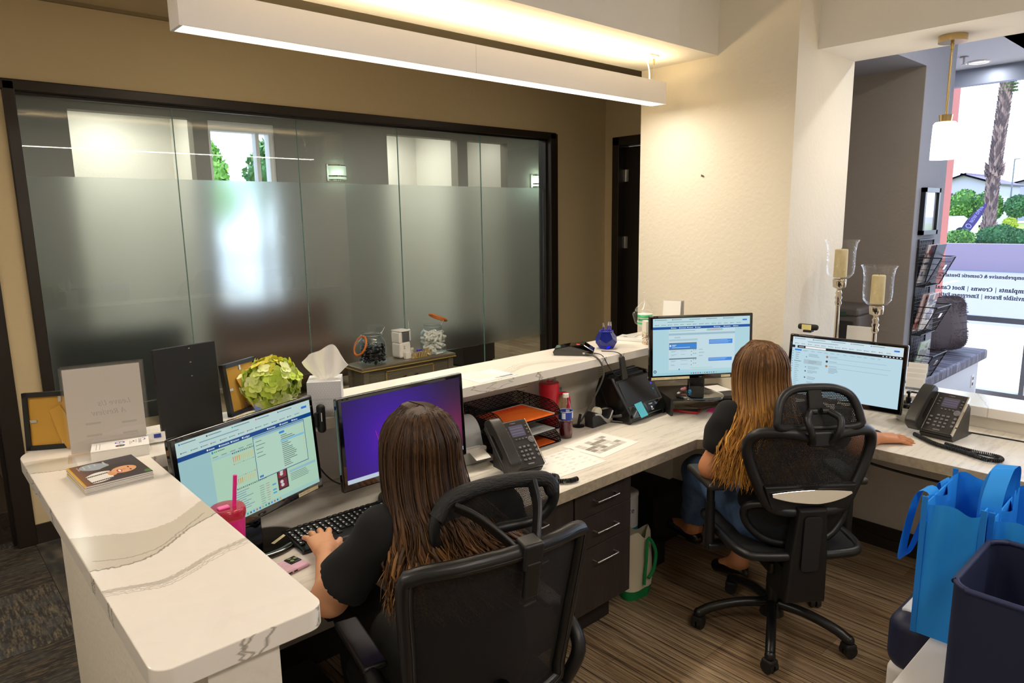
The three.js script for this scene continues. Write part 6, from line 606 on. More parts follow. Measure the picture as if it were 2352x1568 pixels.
// ---------------------------------------------------------------- under the desk
{ const cv = M(0xd8cfb4, 0.9, { side: THREE.DoubleSide }), gn = M(0x0f8a48, 0.8, { side: THREE.DoubleSide }), t = thing('canvas_boat_tote', 'cream canvas tote with green straps and base on the floor', 'tote bag', [2.43, 0, -1.86], 0.15);
  const pr = [[0.10, 0.0], [0.115, 0.05], [0.105, 0.16], [0.09, 0.27], [0.075, 0.3]], mk = (a, b) => { const g = new THREE.LatheGeometry(pr.slice(a, b).map((p) => V2(...p)), 30).scale(1, 1, 0.6), p = g.attributes.position; for (let i = 0; i < p.count; i++) { const y = p.getY(i), an = Math.atan2(p.getZ(i), p.getX(i)); const k = 1 + 0.06 * Math.sin(an * 5 + y * 20); p.setX(i, p.getX(i) * k); p.setZ(i, p.getZ(i) * k); if (y > 0.26) p.setY(i, y + 0.02 * Math.sin(an * 3)); } g.computeVertexNormals(); return g; }; part('canvas_body', mk(1, 5), cv, t); part('green_base', [mk(0, 2), cyl(0.1, 0.1, 0.004, 0, 0.002, 0, 30).scale(1, 1, 0.6)], gn, t); part('strap', tube([[-0.05, 0.08, 0.075], [-0.04, 0.2, 0.078], [-0.01, 0.29, 0.07], [0.025, 0.22, 0.09], [0.02, 0.13, 0.085], [-0.02, 0.1, 0.08]], 0.008, 40, 6), gn, t); }
{ const wt = canvasTex(256, 128, (x) => { x.fillStyle = '#e6e6e2'; x.fillRect(0, 0, 256, 128); x.fillStyle = '#1f8fb0'; x.fillRect(0, 96, 256, 32); x.fillRect(180, 14, 34, 12); x.fillStyle = '#5c6b78'; x.font = 'bold 22px sans-serif'; x.fillText('Surface', 60, 50); x.fillText('Surface', 170, 50); lines(x, 60, 60, 80, 4, 7, '#9aa', 3); }); const t = thing('wipes_canister', 'white and teal surface-wipes canister under the desk', 'canister', [2.66, 0.12, -2.1]); part('canister', new THREE.CylinderGeometry(0.06, 0.06, 0.22, 30, 1, true).translate(0, 0.12, 0), M(0xffffff, 0.4, { map: wt }), t); part('lid', lathe([[0, 0.252], [0.045, 0.252], [0.062, 0.24], [0.062, 0.226]], 30), mWhite, t); part('base', cyl(0.06, 0.06, 0.008, 0, 0.005, 0, 30), mWhite, t); }
single('computer_tower', 'black computer tower on the floor under the desk', 'computer', [rb(0.2, 0.12, 0.45, 0.006, 0, 0.06, 0)], mBlackMatte, [2.66, 0, -2.15]); single('black_bin_box', 'black box under the corner of the desk', 'box', rb(0.3, 0.28, 0.3, 0.01, 0, 0.14, 0), mBlackMatte, [2.98, 0, -2.2]); single('computer_tower', 'black computer tower behind the seated knee under the desk', 'computer', [rb(0.42, 0.18, 0.18, 0.006, 0, 0.09, 0), bx(0.02, 0.02, 0.004, 0.1, 0.1, 0.091)], mBlackMatte, [0.75, 0, -2.1]);
{ const t = thing('floor_tag', 'small black printed tag on the wood floor', 'tag', [3.36, 0.0, -1.43], 0.5); part('card', rb(0.13, 0.002, 0.07, 0.0005, 0, 0.001, 0), mBlackMatte, t); part('print', [bx(0.04, 0.0004, 0.006, 0.01, 0.0022, 0), bx(0.05, 0.0004, 0.004, 0.01, 0.0022, 0.014), bx(0.012, 0.0004, 0.008, 0.01, 0.0022, -0.014)], mWhite, t); }
single('desk_cable_coil', 'coil of black cable hanging under the desk behind the seated person', 'cable', tube([[0.95, 0.68, -2.0], [0.9, 0.55, -1.98], [0.93, 0.45, -1.95], [0.98, 0.5, -1.97], [0.96, 0.6, -2.0]], 0.005, 30), mBlack);
// ---------------------------------------------------------------- office chairs
const netAlpha = tex(64, 64, (u, v) => { const a = Math.abs(((u * 4 + Math.floor(v * 4) * 0.5) % 1) - 0.5), b = Math.abs(((v * 4) % 1) - 0.5); return a < 0.21 && b < 0.28 ? 0 : 1; }, false);
const mNet = M(0x111113, 0.7, { alphaMap: netAlpha, alphaTest: 0.5, side: THREE.DoubleSide }), fineAlpha = tex(64, 64, (u, v) => (Math.abs(((u * 4 + Math.floor(v * 4) * 0.5) % 1) - 0.5) < 0.16 && Math.abs(((v * 4) % 1) - 0.5) < 0.2 ? 0 : 1), false), mNetFine = M(0x0c0c0d, 0.75, { alphaMap: fineAlpha, alphaTest: 0.5, side: THREE.DoubleSide });
const mFrame = M(0x161617, 0.42), mFrame2 = M(0x121214, 0.35), mLeather = M(0x131314, 0.38, { bumpMap: peel, bumpScale: 0.0006 });
// a panel filling a closed outline, bent by zf
function panel(outline, zf, rings = 10, uvS = 0.03) { const c = curve(outline.map((p) => [p[0], p[1], 0]), true), n = 64, pts = c.getPoints(n).slice(0, n); let cx = 0, cy = 0; for (const p of pts) { cx += p.x / n; cy += p.y / n; } const pos = [cx, cy, zf(cx, cy)], uv = [cx / uvS, cy / uvS], idx = []; for (let k = 1; k <= rings; k++) for (const p of pts) { const x = cx + (p.x - cx) * k / rings, y = cy + (p.y - cy) * k / rings; pos.push(x, y, zf(x, y)); uv.push(x / uvS, y / uvS); } for (let i = 0; i < n; i++) { const j = (i + 1) % n; idx.push(0, 1 + i, 1 + j); for (let k = 1; k < rings; k++) { const a = 1 + (k - 1) * n, b = 1 + k * n; idx.push(a + i, b + i, b + j, a + i, b + j, a + j); } } const g = new THREE.BufferGeometry(); g.setAttribute('position', new THREE.Float32BufferAttribute(pos, 3)); g.setAttribute('uv', new THREE.Float32BufferAttribute(uv, 2)); g.setIndex(idx); g.computeVertexNormals(); return g; }
const loopTube = (outline, zf, r, n = 120, m = 10, sx = 1) => new THREE.TubeGeometry(curve(outline.map((p) => [p[0], p[1], zf(p[0], p[1])]), true), n, r, m, true);
function starBase(t, turn) {
  part('gas_lift', [cyl(0.03, 0.026, 0.22, 0, 0.2, 0, 20), cyl(0.05, 0.035, 0.06, 0, 0.11, 0, 20)], mFrame2, t); part('mechanism', rb(0.18, 0.06, 0.26, 0.02, 0, 0.36, 0.02), mFrame2, t);
  for (let i = 0; i < 5; i++) { const a = turn + i * PI * 2 / 5, s = Math.sin(a), c = Math.cos(a), g = new THREE.TubeGeometry(curve([[0.03 * s, 0.13, 0.03 * c], [0.14 * s, 0.125, 0.14 * c], [0.25 * s, 0.1, 0.25 * c], [0.305 * s, 0.072, 0.305 * c]]), 16, 0.02, 10, false); part('base_arm', [g, sph(0.021, 0.305 * s, 0.072, 0.305 * c)], mFrame2, t);
    const k = part('caster', [cyl(0.026, 0.026, 0.018, -0.013, 0.028, 0, 20, 0, 0, PI / 2), cyl(0.026, 0.026, 0.018, 0.013, 0.028, 0, 20, 0, 0, PI / 2), rb(0.048, 0.026, 0.05, 0.01, 0, 0.046, 0)], mBlackMatte, t, 0.305 * s, 0.002, 0.305 * c, 0, a + 0.9); part('caster_stem', cyl(0.006, 0.006, 0.03, 0, 0.06, 0, 8), mSteel, k); }
}
{ // chair with leather-edged mesh back
  const t = thing('office_chair', 'black mesh office chair with leather-edged back and headrest', 'chair', [1.047, 0, -1.415], -0.19);
  starBase(t, 0.3);
  part('seat', rb(0.5, 0.09, 0.48, 0.04, 0, 0.44, -0.02, 0, 0, 0, 4), M(0x121213, 0.8), t);
  const lean = 0.2, zf = (x, y) => 0.235 + (y - 0.6) * lean - 0.9 * x * x, out = [[-0.2, 0.5], [0, 0.49], [0.2, 0.5], [0.215, 0.56], [0.23, 0.75], [0.243, 0.93], [0.225, 0.962], [0.12, 0.972], [0, 0.975], [-0.12, 0.972], [-0.225, 0.962], [-0.243, 0.93], [-0.23, 0.75], [-0.215, 0.56]];
  part('back_mesh', panel(out, (x, y) => zf(x, y) - 0.004, 10, 0.014), mNetFine, t); part('back_frame', loopTube(out, zf, 0.021, 140, 12), mLeather, t); part('back_stitching', loopTube(out.map(([x, y]) => [x * 0.985, 0.735 + (y - 0.735) * 0.985]), (x, y) => zf(x, y) + 0.0205, 0.0012, 140, 5), M(0x39393b, 0.6), t);
  part('spine', [tube([[0, 0.6, zf(0, 0.6) + 0.02], [0, 0.48, 0.2], [0, 0.4, 0.12], [0, 0.37, 0.02]], 0.022, 24, 10)], mFrame, t);
  part('headrest_bracket', [rb(0.055, 0.07, 0.05, 0.008, 0.045, 0.97, zf(0, 0.97) + 0.004, 0.15), rb(0.042, 0.1, 0.014, 0.006, 0.045, 0.905, zf(0, 0.9) + 0.027, 0.18)], mFrame, t);
  const hz = (x, y) => 0.155 + 0.9 * x * x + (y - 1.03) * 0.1, ho = [[-0.13, 1.01], [-0.12, 0.972], [-0.07, 0.958], [0.045, 0.962], [0.15, 0.968], [0.19, 0.998], [0.2, 1.045], [0.18, 1.078], [0.045, 1.086], [-0.08, 1.078], [-0.12, 1.05]];
  part('headrest_frame', loopTube(ho, hz, 0.014, 110, 10), mFrame, t); part('headrest_mesh', panel(ho, (x, y) => hz(x, y) - 0.006, 8, 0.012), mNetFine, t); part('headrest_pad', new THREE.TubeGeometry(curve([[-0.125, 1.04, hz(-0.125, 1.04)], [-0.08, 1.08, hz(-0.08, 1.08)], [0.045, 1.09, hz(0.045, 1.09)], [0.17, 1.083, hz(0.17, 1.083)], [0.197, 1.045, hz(0.197, 1.045)]]), 40, 0.02, 10, false), M(0x1b1b1d, 0.7, { bumpMap: peel, bumpScale: 0.003 }), t);
  const strap = (pts) => { const c = curve(pts), n = 24, s = rrect(0.012, 0.034, 0.005); return new THREE.ExtrudeGeometry(s, { steps: n, extrudePath: c, bevelEnabled: false, curveSegments: 4 }); };
  part('headrest_arm', strap([[0.03, 0.955, 0.315], [0.0, 1.0, 0.28], [-0.045, 1.045, 0.225], [-0.08, 1.065, 0.185]]), mFrame, t); part('headrest_arm', strap([[0.06, 0.955, 0.315], [0.085, 1.005, 0.285], [0.11, 1.05, 0.25], [0.125, 1.09, 0.205]]), mFrame, t);
  for (const s of [-1, 1]) part('armrest', [new THREE.TubeGeometry(curve([[s * 0.26, 0.62, -0.16], [s * 0.27, 0.64, -0.04], [s * 0.28, 0.645, 0.1], [s * 0.275, 0.58, 0.2], [s * 0.24, 0.44, 0.16]]), 30, 0.02, 10, false).scale(1, 1, 1), rb(0.065, 0.02, 0.24, 0.009, s * 0.268, 0.658, -0.02)], mFrame, t);
}
{ // ergonomic mesh chair
  const t = thing('office_chair', 'black ergonomic mesh chair with polished crescent on its back', 'chair', [2.6, 0, -1.27], -0.669);
  starBase(t, 0.67 + 0.15);
  const sz = (x, y) => 0; const so = [[-0.23, 0.2], [-0.25, 0.0], [-0.24, -0.18], [-0.18, -0.24], [0, -0.25], [0.18, -0.24], [0.24, -0.18], [0.25, 0.0], [0.23, 0.2], [0.14, 0.25], [-0.14, 0.25]];
  const seatZ = (x, y) => -(0.46 + 0.25 * x * x + (y > 0.15 ? (y - 0.15) * 0.15 : 0) - (y < -0.15 ? (-0.15 - y) * 0.25 : 0)); part('seat_mesh', panel(so, seatZ, 10, 0.02).rotateX(PI / 2), M(0x131314, 0.8), t); part('seat_frame', loopTube(so, (x, y) => seatZ(x, y) + 0.012, 0.018, 120, 10).rotateX(PI / 2), mFrame, t);
  const zf = (x, y) => 0.265 + (y - 0.7) * 0.14 - 1.2 * x * x, out = [[-0.13, 0.655], [0, 0.645], [0.13, 0.655], [0.185, 0.74], [0.225, 0.84], [0.235, 0.91], [0.2, 0.955], [0.1, 0.962], [0, 0.945], [-0.1, 0.962], [-0.2, 0.955], [-0.235, 0.91], [-0.225, 0.84], [-0.185, 0.74]];
  part('back_mesh', panel(out, (x, y) => zf(x, y) - 0.008, 12, 0.022), mNet, t); part('back_frame', loopTube(out, zf, 0.021, 160, 12), mFrame, t);
  const pl = new THREE.Shape(); pl.moveTo(-0.15, 0.725); pl.quadraticCurveTo(0, 0.742, 0.15, 0.725); pl.lineTo(0.152, 0.718); pl.quadraticCurveTo(0.1, 0.69, 0.02, 0.684); pl.quadraticCurveTo(-0.08, 0.688, -0.15, 0.714); part('back_web', [extr(shapeOf([[-0.17, 0.745], [0.17, 0.745], [0.14, 0.66], [0, 0.645], [-0.14, 0.66]]), 0.02, 0.006).translate(0, 0, 0.235)], mFrame, t); part('polished_crescent', extr(pl, 0.004, 0.001).translate(0, -0.71, 0).rotateX(-0.3).translate(0, 0.71, 0.272), M(0xd8d4cc, 0.03, { metalness: 1 }), t);
  const lz = (x, y) => 0.215 - 1.6 * x * x + (y - 0.6) * 0.2, lo = [[-0.2, 0.63], [-0.19, 0.56], [-0.12, 0.5], [0, 0.485], [0.12, 0.5], [0.19, 0.56], [0.2, 0.63], [0.12, 0.66], [0, 0.665], [-0.12, 0.66]]; part('lumbar_mesh', panel(lo, (x, y) => lz(x, y), 8, 0.014), mNetFine, t); part('lumbar_frame', loopTube(lo, lz, 0.016, 110, 10), mFrame, t);
  part('spine', [extr(shapeOf([[-0.045, 0], [0.045, 0], [0.062, -0.18], [0.068, -0.36], [-0.068, -0.36], [-0.062, -0.18]]), 0.04, 0.01).rotateX(0.05).translate(0, 0.66, 0.24), extr(shapeOf([[-0.068, 0], [0.068, 0], [0.06, 0.1], [-0.06, 0.1]]), 0.16, 0.01).translate(0, 0.29, 0.1)], mFrame, t); part('spine_inlay', extr(rrect(0.065, 0.22, 0.015), 0.004, 0.001).rotateX(0.05).translate(0, 0.53, 0.288), M(0x1d1d1f, 0.55), t);
  part('headrest_neck', [rb(0.09, 0.06, 0.03, 0.01, 0, 0.945, 0.305)], mFrame, t); for (const s of [-1, 1]) part('headrest_arm', [new THREE.TubeGeometry(curve([[s * 0.03, 0.93, 0.31], [s * 0.05, 0.975, 0.335], [s * 0.06, 1.02, 0.32], [s * 0.035, 1.04, 0.285]]), 24, 0.0125, 10, false), cyl(0.012, 0.012, 0.03, s * 0.025, 1.04, 0.28, 14, 0, 0, PI / 2)], mFrame, t);
  const hz = (x, y) => 0.25 + 1.3 * x * x - (y - 1.04) * 0.25, ho = [[-0.14, 0.985], [0, 0.972], [0.14, 0.985], [0.152, 1.02], [0.13, 1.085], [0.08, 1.112], [0, 1.116], [-0.08, 1.112], [-0.13, 1.085], [-0.152, 1.02]]; part('headrest_mesh', panel(ho, (x, y) => hz(x, y) - 0.004, 8, 0.022), mNet, t); part('headrest_frame', loopTube(ho, hz, 0.0155, 110, 12), mFrame, t); part('headrest_bar', extr(shapeOf([[-0.022, 0], [0.022, 0], [0.022, 0.14], [-0.022, 0.14]]), 0.012, 0.004).rotateX(-0.25).translate(0, 0.978, 0.262), mFrame, t);
  for (const s of [-1, 1]) { part('arm_post', [cyl(0.021, 0.019, 0.2, s * 0.29, 0.5, 0.02, 16), cyl(0.016, 0.016, 0.16, s * 0.29, 0.6, 0.02, 16), rb(0.1, 0.03, 0.06, 0.01, s * 0.25, 0.41, 0.02)], mFrame, t); part('arm_pad', rb(0.085, 0.03, 0.25, 0.014, s * 0.29, 0.685, -0.03, 0, s * -0.05, 0, 4), M(0x2b2926, 0.4), t); }
}
// ---------------------------------------------------------------- people
const smin = (a, b, k) => { const h = Math.max(k - Math.abs(a - b), 0) / k; return Math.min(a, b) - h * h * k * 0.25; };
function cap(a, b, ra, rb) { const bx = b[0] - a[0], by = b[1] - a[1], bz = b[2] - a[2], L = bx * bx + by * by + bz * bz || 1e-9; return (x, y, z) => { const px = x - a[0], py = y - a[1], pz = z - a[2]; let t = (px * bx + py * by + pz * bz) / L; t = t < 0 ? 0 : t > 1 ? 1 : t; const dx = px - bx * t, dy = py - by * t, dz = pz - bz * t; return Math.sqrt(dx * dx + dy * dy + dz * dz) - (ra + (rb - ra) * t); }; }
function ell(c, r, yaw = 0) { const cs = Math.cos(yaw), sn = Math.sin(yaw), m = -Math.min(...r), ia = 1 / r[0], ib = 1 / r[1], ic = 1 / r[2]; return (x, y, z) => { const qx = x - c[0], qy = y - c[1], qz = z - c[2], a = (qx * cs - qz * sn) * ia, b = qy * ib, d = (qx * sn + qz * cs) * ic, k0 = Math.sqrt(a * a + b * b + d * d), e = a * ia, f = b * ib, g = d * ic, k1 = Math.sqrt(e * e + f * f + g * g); return k1 < 1e-6 ? m : k0 * (k0 - 1) / k1; }; }
const join = (list, k) => (x, y, z) => { let d = list[0](x, y, z); for (let i = 1; i < list.length; i++) d = smin(d, list[i](x, y, z), k); return d; };
const cut = (f, p, n) => (x, y, z) => Math.max(f(x, y, z), (x - p[0]) * n[0] + (y - p[1]) * n[1] + (z - p[2]) * n[2]);
function meshSDF(f, lo, hi, cell) {
  const c = [0, 1, 2].map((i) => (lo[i] + hi[i]) / 2), half = Math.max(...[0, 1, 2].map((i) => (hi[i] - lo[i]) / 2)) + cell * 3, res = Math.min(150, Math.ceil(2 * half / cell)), mc = new MarchingCubes(res, new THREE.MeshStandardMaterial(), false, false, 160000), hs = mc.halfsize, st = half / hs;
  mc.field.fill(-1); const B = 4, far = st * B * 1.3 + 0.03;
  for (let k0 = 0; k0 < res; k0 += B) for (let j0 = 0; j0 < res; j0 += B) for (let i0 = 0; i0 < res; i0 += B) {
    const mx = c[0] + (i0 + B / 2 - hs) * st, my = c[1] + (j0 + B / 2 - hs) * st, mz = c[2] + (k0 + B / 2 - hs) * st; if (mx < lo[0] - B * st || mx > hi[0] + B * st || my < lo[1] - B * st || my > hi[1] + B * st || mz < lo[2] - B * st || mz > hi[2] + B * st) continue;
    const dm = f(mx, my, mz); if (dm > far) continue;
    for (let k = k0; k < Math.min(res, k0 + B); k++) for (let j = j0; j < Math.min(res, j0 + B); j++) for (let i = i0; i < Math.min(res, i0 + B); i++) mc.field[k * res * res + j * res + i] = -f(c[0] + (i - hs) * st, c[1] + (j - hs) * st, c[2] + (k - hs) * st);
  }
  mc.isolation = 0; mc.update(); const n = mc.count, P = new Float32Array(n * 3), N = new Float32Array(n * 3), e = cell * 0.4;
  for (let i = 0; i < n; i++) { const x = c[0] + mc.positionArray[i * 3] * half, y = c[1] + mc.positionArray[i * 3 + 1] * half, z = c[2] + mc.positionArray[i * 3 + 2] * half; P.set([x, y, z], i * 3); const gx = f(x + e, y, z) - f(x - e, y, z), gy = f(x, y + e, z) - f(x, y - e, z), gz = f(x, y, z + e) - f(x, y, z - e), l = Math.hypot(gx, gy, gz) || 1; N.set([gx / l, gy / l, gz / l], i * 3); }
  const g = new THREE.BufferGeometry(); g.setAttribute('position', new THREE.BufferAttribute(P, 3)); g.setAttribute('normal', new THREE.BufferAttribute(N, 3)); g.setAttribute('uv', new THREE.BufferAttribute(new Float32Array(n * 2), 2)); return uvm(g, 0.25);
}
// a hand as chains: w = wrist, f = towards the knuckles, u = back of the hand, s = +1 when the thumb lies on +side
function handSDF(w, f, u, s, curl) {
  const F = V(...f).normalize(), U = V(...u).normalize(), S = V().crossVectors(U, F).normalize().multiplyScalar(s), W = V(...w), at = (a, b, c) => W.clone().addScaledVector(F, a).addScaledVector(S, b).addScaledVector(U, c), A = (v) => [v.x, v.y, v.z], L = [], palm = [], tips = [];
  const kn = [[0.083, 0.027], [0.087, 0.008], [0.083, -0.011], [0.073, -0.028]], ln = [[0.04, 0.024, 0.018], [0.044, 0.028, 0.019], [0.04, 0.026, 0.018], [0.031, 0.02, 0.016]];
  for (const [a, b] of kn) palm.push(cap(A(at(0.01, b * 0.6, 0)), A(at(a, b, 0.002)), 0.014, 0.0115)); palm.push(cap(A(at(0.02, 0.018, -0.006)), A(at(0.055, 0.022, -0.006)), 0.015, 0.012));
  L.push(join(palm, 0.02));
  kn.forEach(([a, b], i) => { let p = at(a, b, 0.002), ang = curl[i] * 0.45; const sp = (1.5 - i) * 0.13; for (let k = 0; k < 3; k++) { const q = p.clone().addScaledVector(F, Math.cos(ang) * ln[i][k]).addScaledVector(U, -Math.sin(ang) * ln[i][k]).addScaledVector(S, sp * ln[i][k]); L.push(cap(A(p), A(q), 0.0092 - k * 0.0009 - (i === 3 ? 0.001 : 0), 0.0086 - k * 0.001 - (i === 3 ? 0.001 : 0))); p = q; ang += curl[i] * 0.55; } tips.push([p, F.clone().multiplyScalar(Math.cos(ang)).addScaledVector(U, -Math.sin(ang))]); });
  { const a = at(0.02, 0.026, -0.006), b = at(0.052, 0.05, -0.012), c = at(0.08, 0.06, -0.016); L.push(cap(A(a), A(b), 0.0125, 0.0105), cap(A(b), A(c), 0.0103, 0.0085)); tips.push([c, F]); }
  return { f: join(L, 0.007), tips, U };
}
function hairMesh(cfg) {   // locks of hair as tapered ribbons with real thickness
  const q = rng(cfg.seed), pos = [], nor = [], col = [], C = cfg.c, c0 = new THREE.Color();
  const lock = (pts, r0, r1, flat, cr, ct, n = 16, m = 5) => { const cv = new THREE.CatmullRomCurve3(pts), fr = cv.computeFrenetFrames(n, false), rows = []; for (let i = 0; i <= n; i++) { const t = i / n, p = cv.getPointAt(t), r = (r0 + (r1 - r0) * t) * (t < 0.08 ? 0.5 + t * 6 : 1) * (t > 0.85 ? (1 - t) / 0.15 * 0.85 + 0.15 : 1), row = [], out = V(p.x - C[0], 0, p.z - C[2]).normalize(), T = fr.tangents[i], sd = V().crossVectors(T, out).normalize(), nn = V().crossVectors(sd, T).normalize(); const k = Math.max(0, Math.min(1, (t - cfg.fade[0]) / (cfg.fade[1] - cfg.fade[0]))); c0.copy(cr).lerp(ct, k); for (let j = 0; j < m; j++) { const a = j / m * PI * 2, d = sd.clone().multiplyScalar(Math.cos(a)).addScaledVector(nn, Math.sin(a) * flat); row.push([p.clone().addScaledVector(d, r), sd.clone().multiplyScalar(Math.cos(a) * flat).addScaledVector(nn, Math.sin(a)).normalize(), [c0.r, c0.g, c0.b]]); } rows.push(row); } for (let i = 0; i < n; i++) for (let j = 0; j < m; j++) { const k = (j + 1) % m; for (const v of [rows[i][j], rows[i + 1][j], rows[i + 1][k], rows[i][j], rows[i + 1][k], rows[i][k]]) { pos.push(v[0].x, v[0].y, v[0].z); nor.push(v[1].x, v[1].y, v[1].z); col.push(...v[2]); } } };
  const roots = cfg.roots.map((c) => new THREE.Color(c)), tipsC = cfg.tips.map((c) => new THREE.Color(c));
  for (let i = 0; i < cfg.n; i++) {
    const side = i % 2 ? 1 : -1, u = q(), thin = i > cfg.n * 0.4, a = side * (1 - Math.pow(u, 0.8)) * cfg.spread, sa = Math.sin(a), ca = Math.cos(a), len = cfg.len * (0.78 + 0.3 * q()) * (Math.abs(a) > 2 ? 0.85 : 1), out = 1 + (thin ? 0.06 : 0) * q() + 0.04 * q(), ph = q() * 7, wv = cfg.wave * (0.5 + q()), zr = -0.045 + 0.11 * ca * 0.5 + 0.05 * q();
    const P = (x, y, z) => V(C[0] + x, C[1] + y, C[2] + z), jx = (q() - 0.5) * 0.012, jz = (q() - 0.5) * 0.012;
    const pts = [P(side * 0.004 + cfg.part, cfg.h * 0.985 - Math.abs(zr) * 0.1, zr), P(sa * 0.055 * out + jx * 0.5, cfg.h * 0.86, ca * 0.065 * out + jz * 0.5), P(sa * 0.088 * out + jx, cfg.h * 0.35, ca * 0.103 * out + jz), P(sa * 0.096 * out + jx, -0.035, ca * 0.108 * out + jz), P(sa * 0.098 * out + jx * 2, -0.115, ca * 0.1 * out + 0.035 + jz * 2)];
    const y0 = -0.115, L = len - 0.115; for (let k = 1; k <= 5; k++) { const f = k / 5, w = wv * f, bz = cfg.back(f, y0 - L * f); pts.push(P(sa * (0.1 + 0.035 * f * cfg.fan) + Math.sin(ph + f * 6.5) * w + jx * 2 + cfg.drift * f, y0 - L * f, Math.max(ca, -0.4) * (0.1 + 0.01 * f) + bz + Math.cos(ph * 1.3 + f * 6) * w * 0.6 + (thin ? 0.006 : 0))); }
    const cr = roots[Math.floor(q() * roots.length)].clone().multiplyScalar(0.8 + 0.4 * q()), ct = tipsC[Math.floor(q() * tipsC.length)].clone().multiplyScalar(0.8 + 0.4 * q()); lock(pts, thin ? 0.0022 : 0.0075, thin ? 0.0014 : 0.0045, thin ? 0.8 : 0.45, cr, ct, 16, thin ? 4 : 6);
  }
  const g = new THREE.BufferGeometry(); g.setAttribute('position', new THREE.Float32BufferAttribute(pos, 3)); g.setAttribute('normal', new THREE.Float32BufferAttribute(nor, 3)); g.setAttribute('color', new THREE.Float32BufferAttribute(col, 3)); return g;
}
function person(P) {
  const t = thing('person', P.label, 'person', P.pos, P.turn), J = P.j, skin = M(P.skin, 0.5, { sheen: 0.2 });
  const H = J.head, hc = [H[0], H[1], H[2]], cy = Math.cos(P.headTurn || 0), sy = Math.sin(P.headTurn || 0), hp = (x, y, z) => [hc[0] + x * cy + z * sy, hc[1] + y, hc[2] - x * sy + z * cy];
  const yw = P.headTurn || 0, hA = ell(hp(0, 0.015, 0.008), [0.073, 0.095, 0.092], yw), hB = ell(hp(0, -0.055, -0.03), [0.052, 0.055, 0.058], yw), hN = cap(hp(0, 0.0, -0.09), hp(0, -0.026, -0.104), 0.007, 0.011), hE = [-1, 1].map((s) => ell(hp(s * 0.075, -0.012, 0.008), [0.008, 0.03, 0.018], yw)), hS = [-1, 1].map((s) => hp(s * 0.03, 0.004, -0.093)), hL = ell(hp(0, -0.058, -0.082), [0.02, 0.006, 0.008], yw);
  const headF = (x, y, z) => { let d = smin(hA(x, y, z), hB(x, y, z), 0.05); if (d > 0.06) return d; d = smin(d, hN(x, y, z), 0.014); for (const k of [0, 1]) { d = smin(d, hE[k](x, y, z), 0.008); d = Math.max(d, 0.013 - Math.hypot(x - hS[k][0], y - hS[k][1], z - hS[k][2])); } return smin(d, hL(x, y, z), 0.006); };
  const armC = []; for (const s of ['L', 'R']) armC.push(cap(J['sh' + s], J['el' + s], 0.05, 0.04), cap(J['el' + s], J['wr' + s], 0.0415, 0.0245)); const limb = P.plump || 1;
  const torso = [ell(J.pelvis, [0.155, 0.12, 0.12]), ell(J.waist, [0.125, 0.13, 0.095]), ell(J.chest, [0.15, 0.16, 0.105]), cap(J.shL, J.shR, 0.052, 0.052), cap(J.neck, [H[0], H[1] - 0.06, H[2] + 0.01], 0.05, 0.046)], legs = []; for (const s of ['L', 'R']) legs.push(cap(J['hip' + s], J['kn' + s], 0.085, 0.058), cap(J['kn' + s], J['an' + s], 0.055, 0.035), cap(J['an' + s], J['to' + s], 0.034, 0.026));
  const bodyF = join([...torso, ...armC, ...legs, ell(hp(0, 0, 0), [0.06, 0.08, 0.07])], 0.045), ext = (list, pad) => [0, 1].map((m) => [0, 1, 2].map((i) => list.reduce((v, p) => (m ? Math.max(v, p[i]) : Math.min(v, p[i])), m ? -9 : 9) + (m ? pad : -pad))), all = Object.values(J);
  const hands = ['L', 'R'].map((s) => handSDF(J['wr' + s], P['hand' + s].f, P['hand' + s].u, s === 'L' ? -1 : 1, P['hand' + s].curl));
  const [bl, bh] = ext(all, 0.14), geos = [meshSDF(bodyF, bl, bh, 0.012), meshSDF(headF, hp(-0.11, -0.13, -0.13).map((v, i) => Math.min(v, hc[i] - 0.12)), hc.map((v) => v + 0.13), 0.0035)];
  ['L', 'R'].forEach((s, i) => { const w = J['wr' + s], f = V(...P['hand' + s].f).normalize(), c = [0, 1, 2].map((k) => w[k] + f.getComponent(k) * 0.085); geos.push(meshSDF((x, y, z) => smin(hands[i].f(x, y, z), cap(J['el' + s], w, 0.0415, 0.0245)(x, y, z), 0.012), c.map((v) => v - 0.12), c.map((v) => v + 0.12), 0.0032)); });
  part('body', geos, skin, t); for (const s of [-1, 1]) part('eye', sph(0.0115, ...hp(s * 0.03, 0.004, -0.078)), mWhite, t);
  // clothes
  const cutS = (s, k) => { const a = J['sh' + s], b = J['el' + s], n = V(b[0] - a[0], b[1] - a[1], b[2] - a[2]).normalize(), p = a.map((v, i) => v + (b[i] - v) * k), e = [p[0] + n.x * 0.12, p[1] + n.y * 0.12, p[2] + n.z * 0.12]; return cut(P.puff ? join([cap(a, p, 0.058, 0.052), ell(a.map((v, i) => v + (b[i] - v) * k * 0.62), [0.078, 0.085, 0.078])], 0.03) : cap(a, e, 0.062, 0.08), p, [n.x, n.y, n.z]); };
  const fold = (x, y, z) => (P.puff ? 0.006 : 0.004) * Math.sin(x * 34 + y * 22) * Math.sin(y * 30 - z * 26); const shirtF0 = join([ell([J.pelvis[0], J.pelvis[1] + 0.03, J.pelvis[2]], [0.172, 0.125, 0.138]), ell(J.waist, [0.148, 0.15, 0.118]), ell(J.chest, [0.165, 0.17, 0.112]), cap(J.shL, J.shR, 0.062, 0.062)], 0.05), sl = cutS('L', P.sleeve), sr = cutS('R', P.sleeve);
  const shirtF = cut(cut((a, b, c) => { const d = shirtF0(a, b, c); return smin(d, Math.min(sl(a, b, c), sr(a, b, c)), 0.035) + fold(a, b, c); }, [0, P.hem, 0], [0, -1, 0]), [0, J.neck[1] + 0.035, 0], [0, 1, 0]);
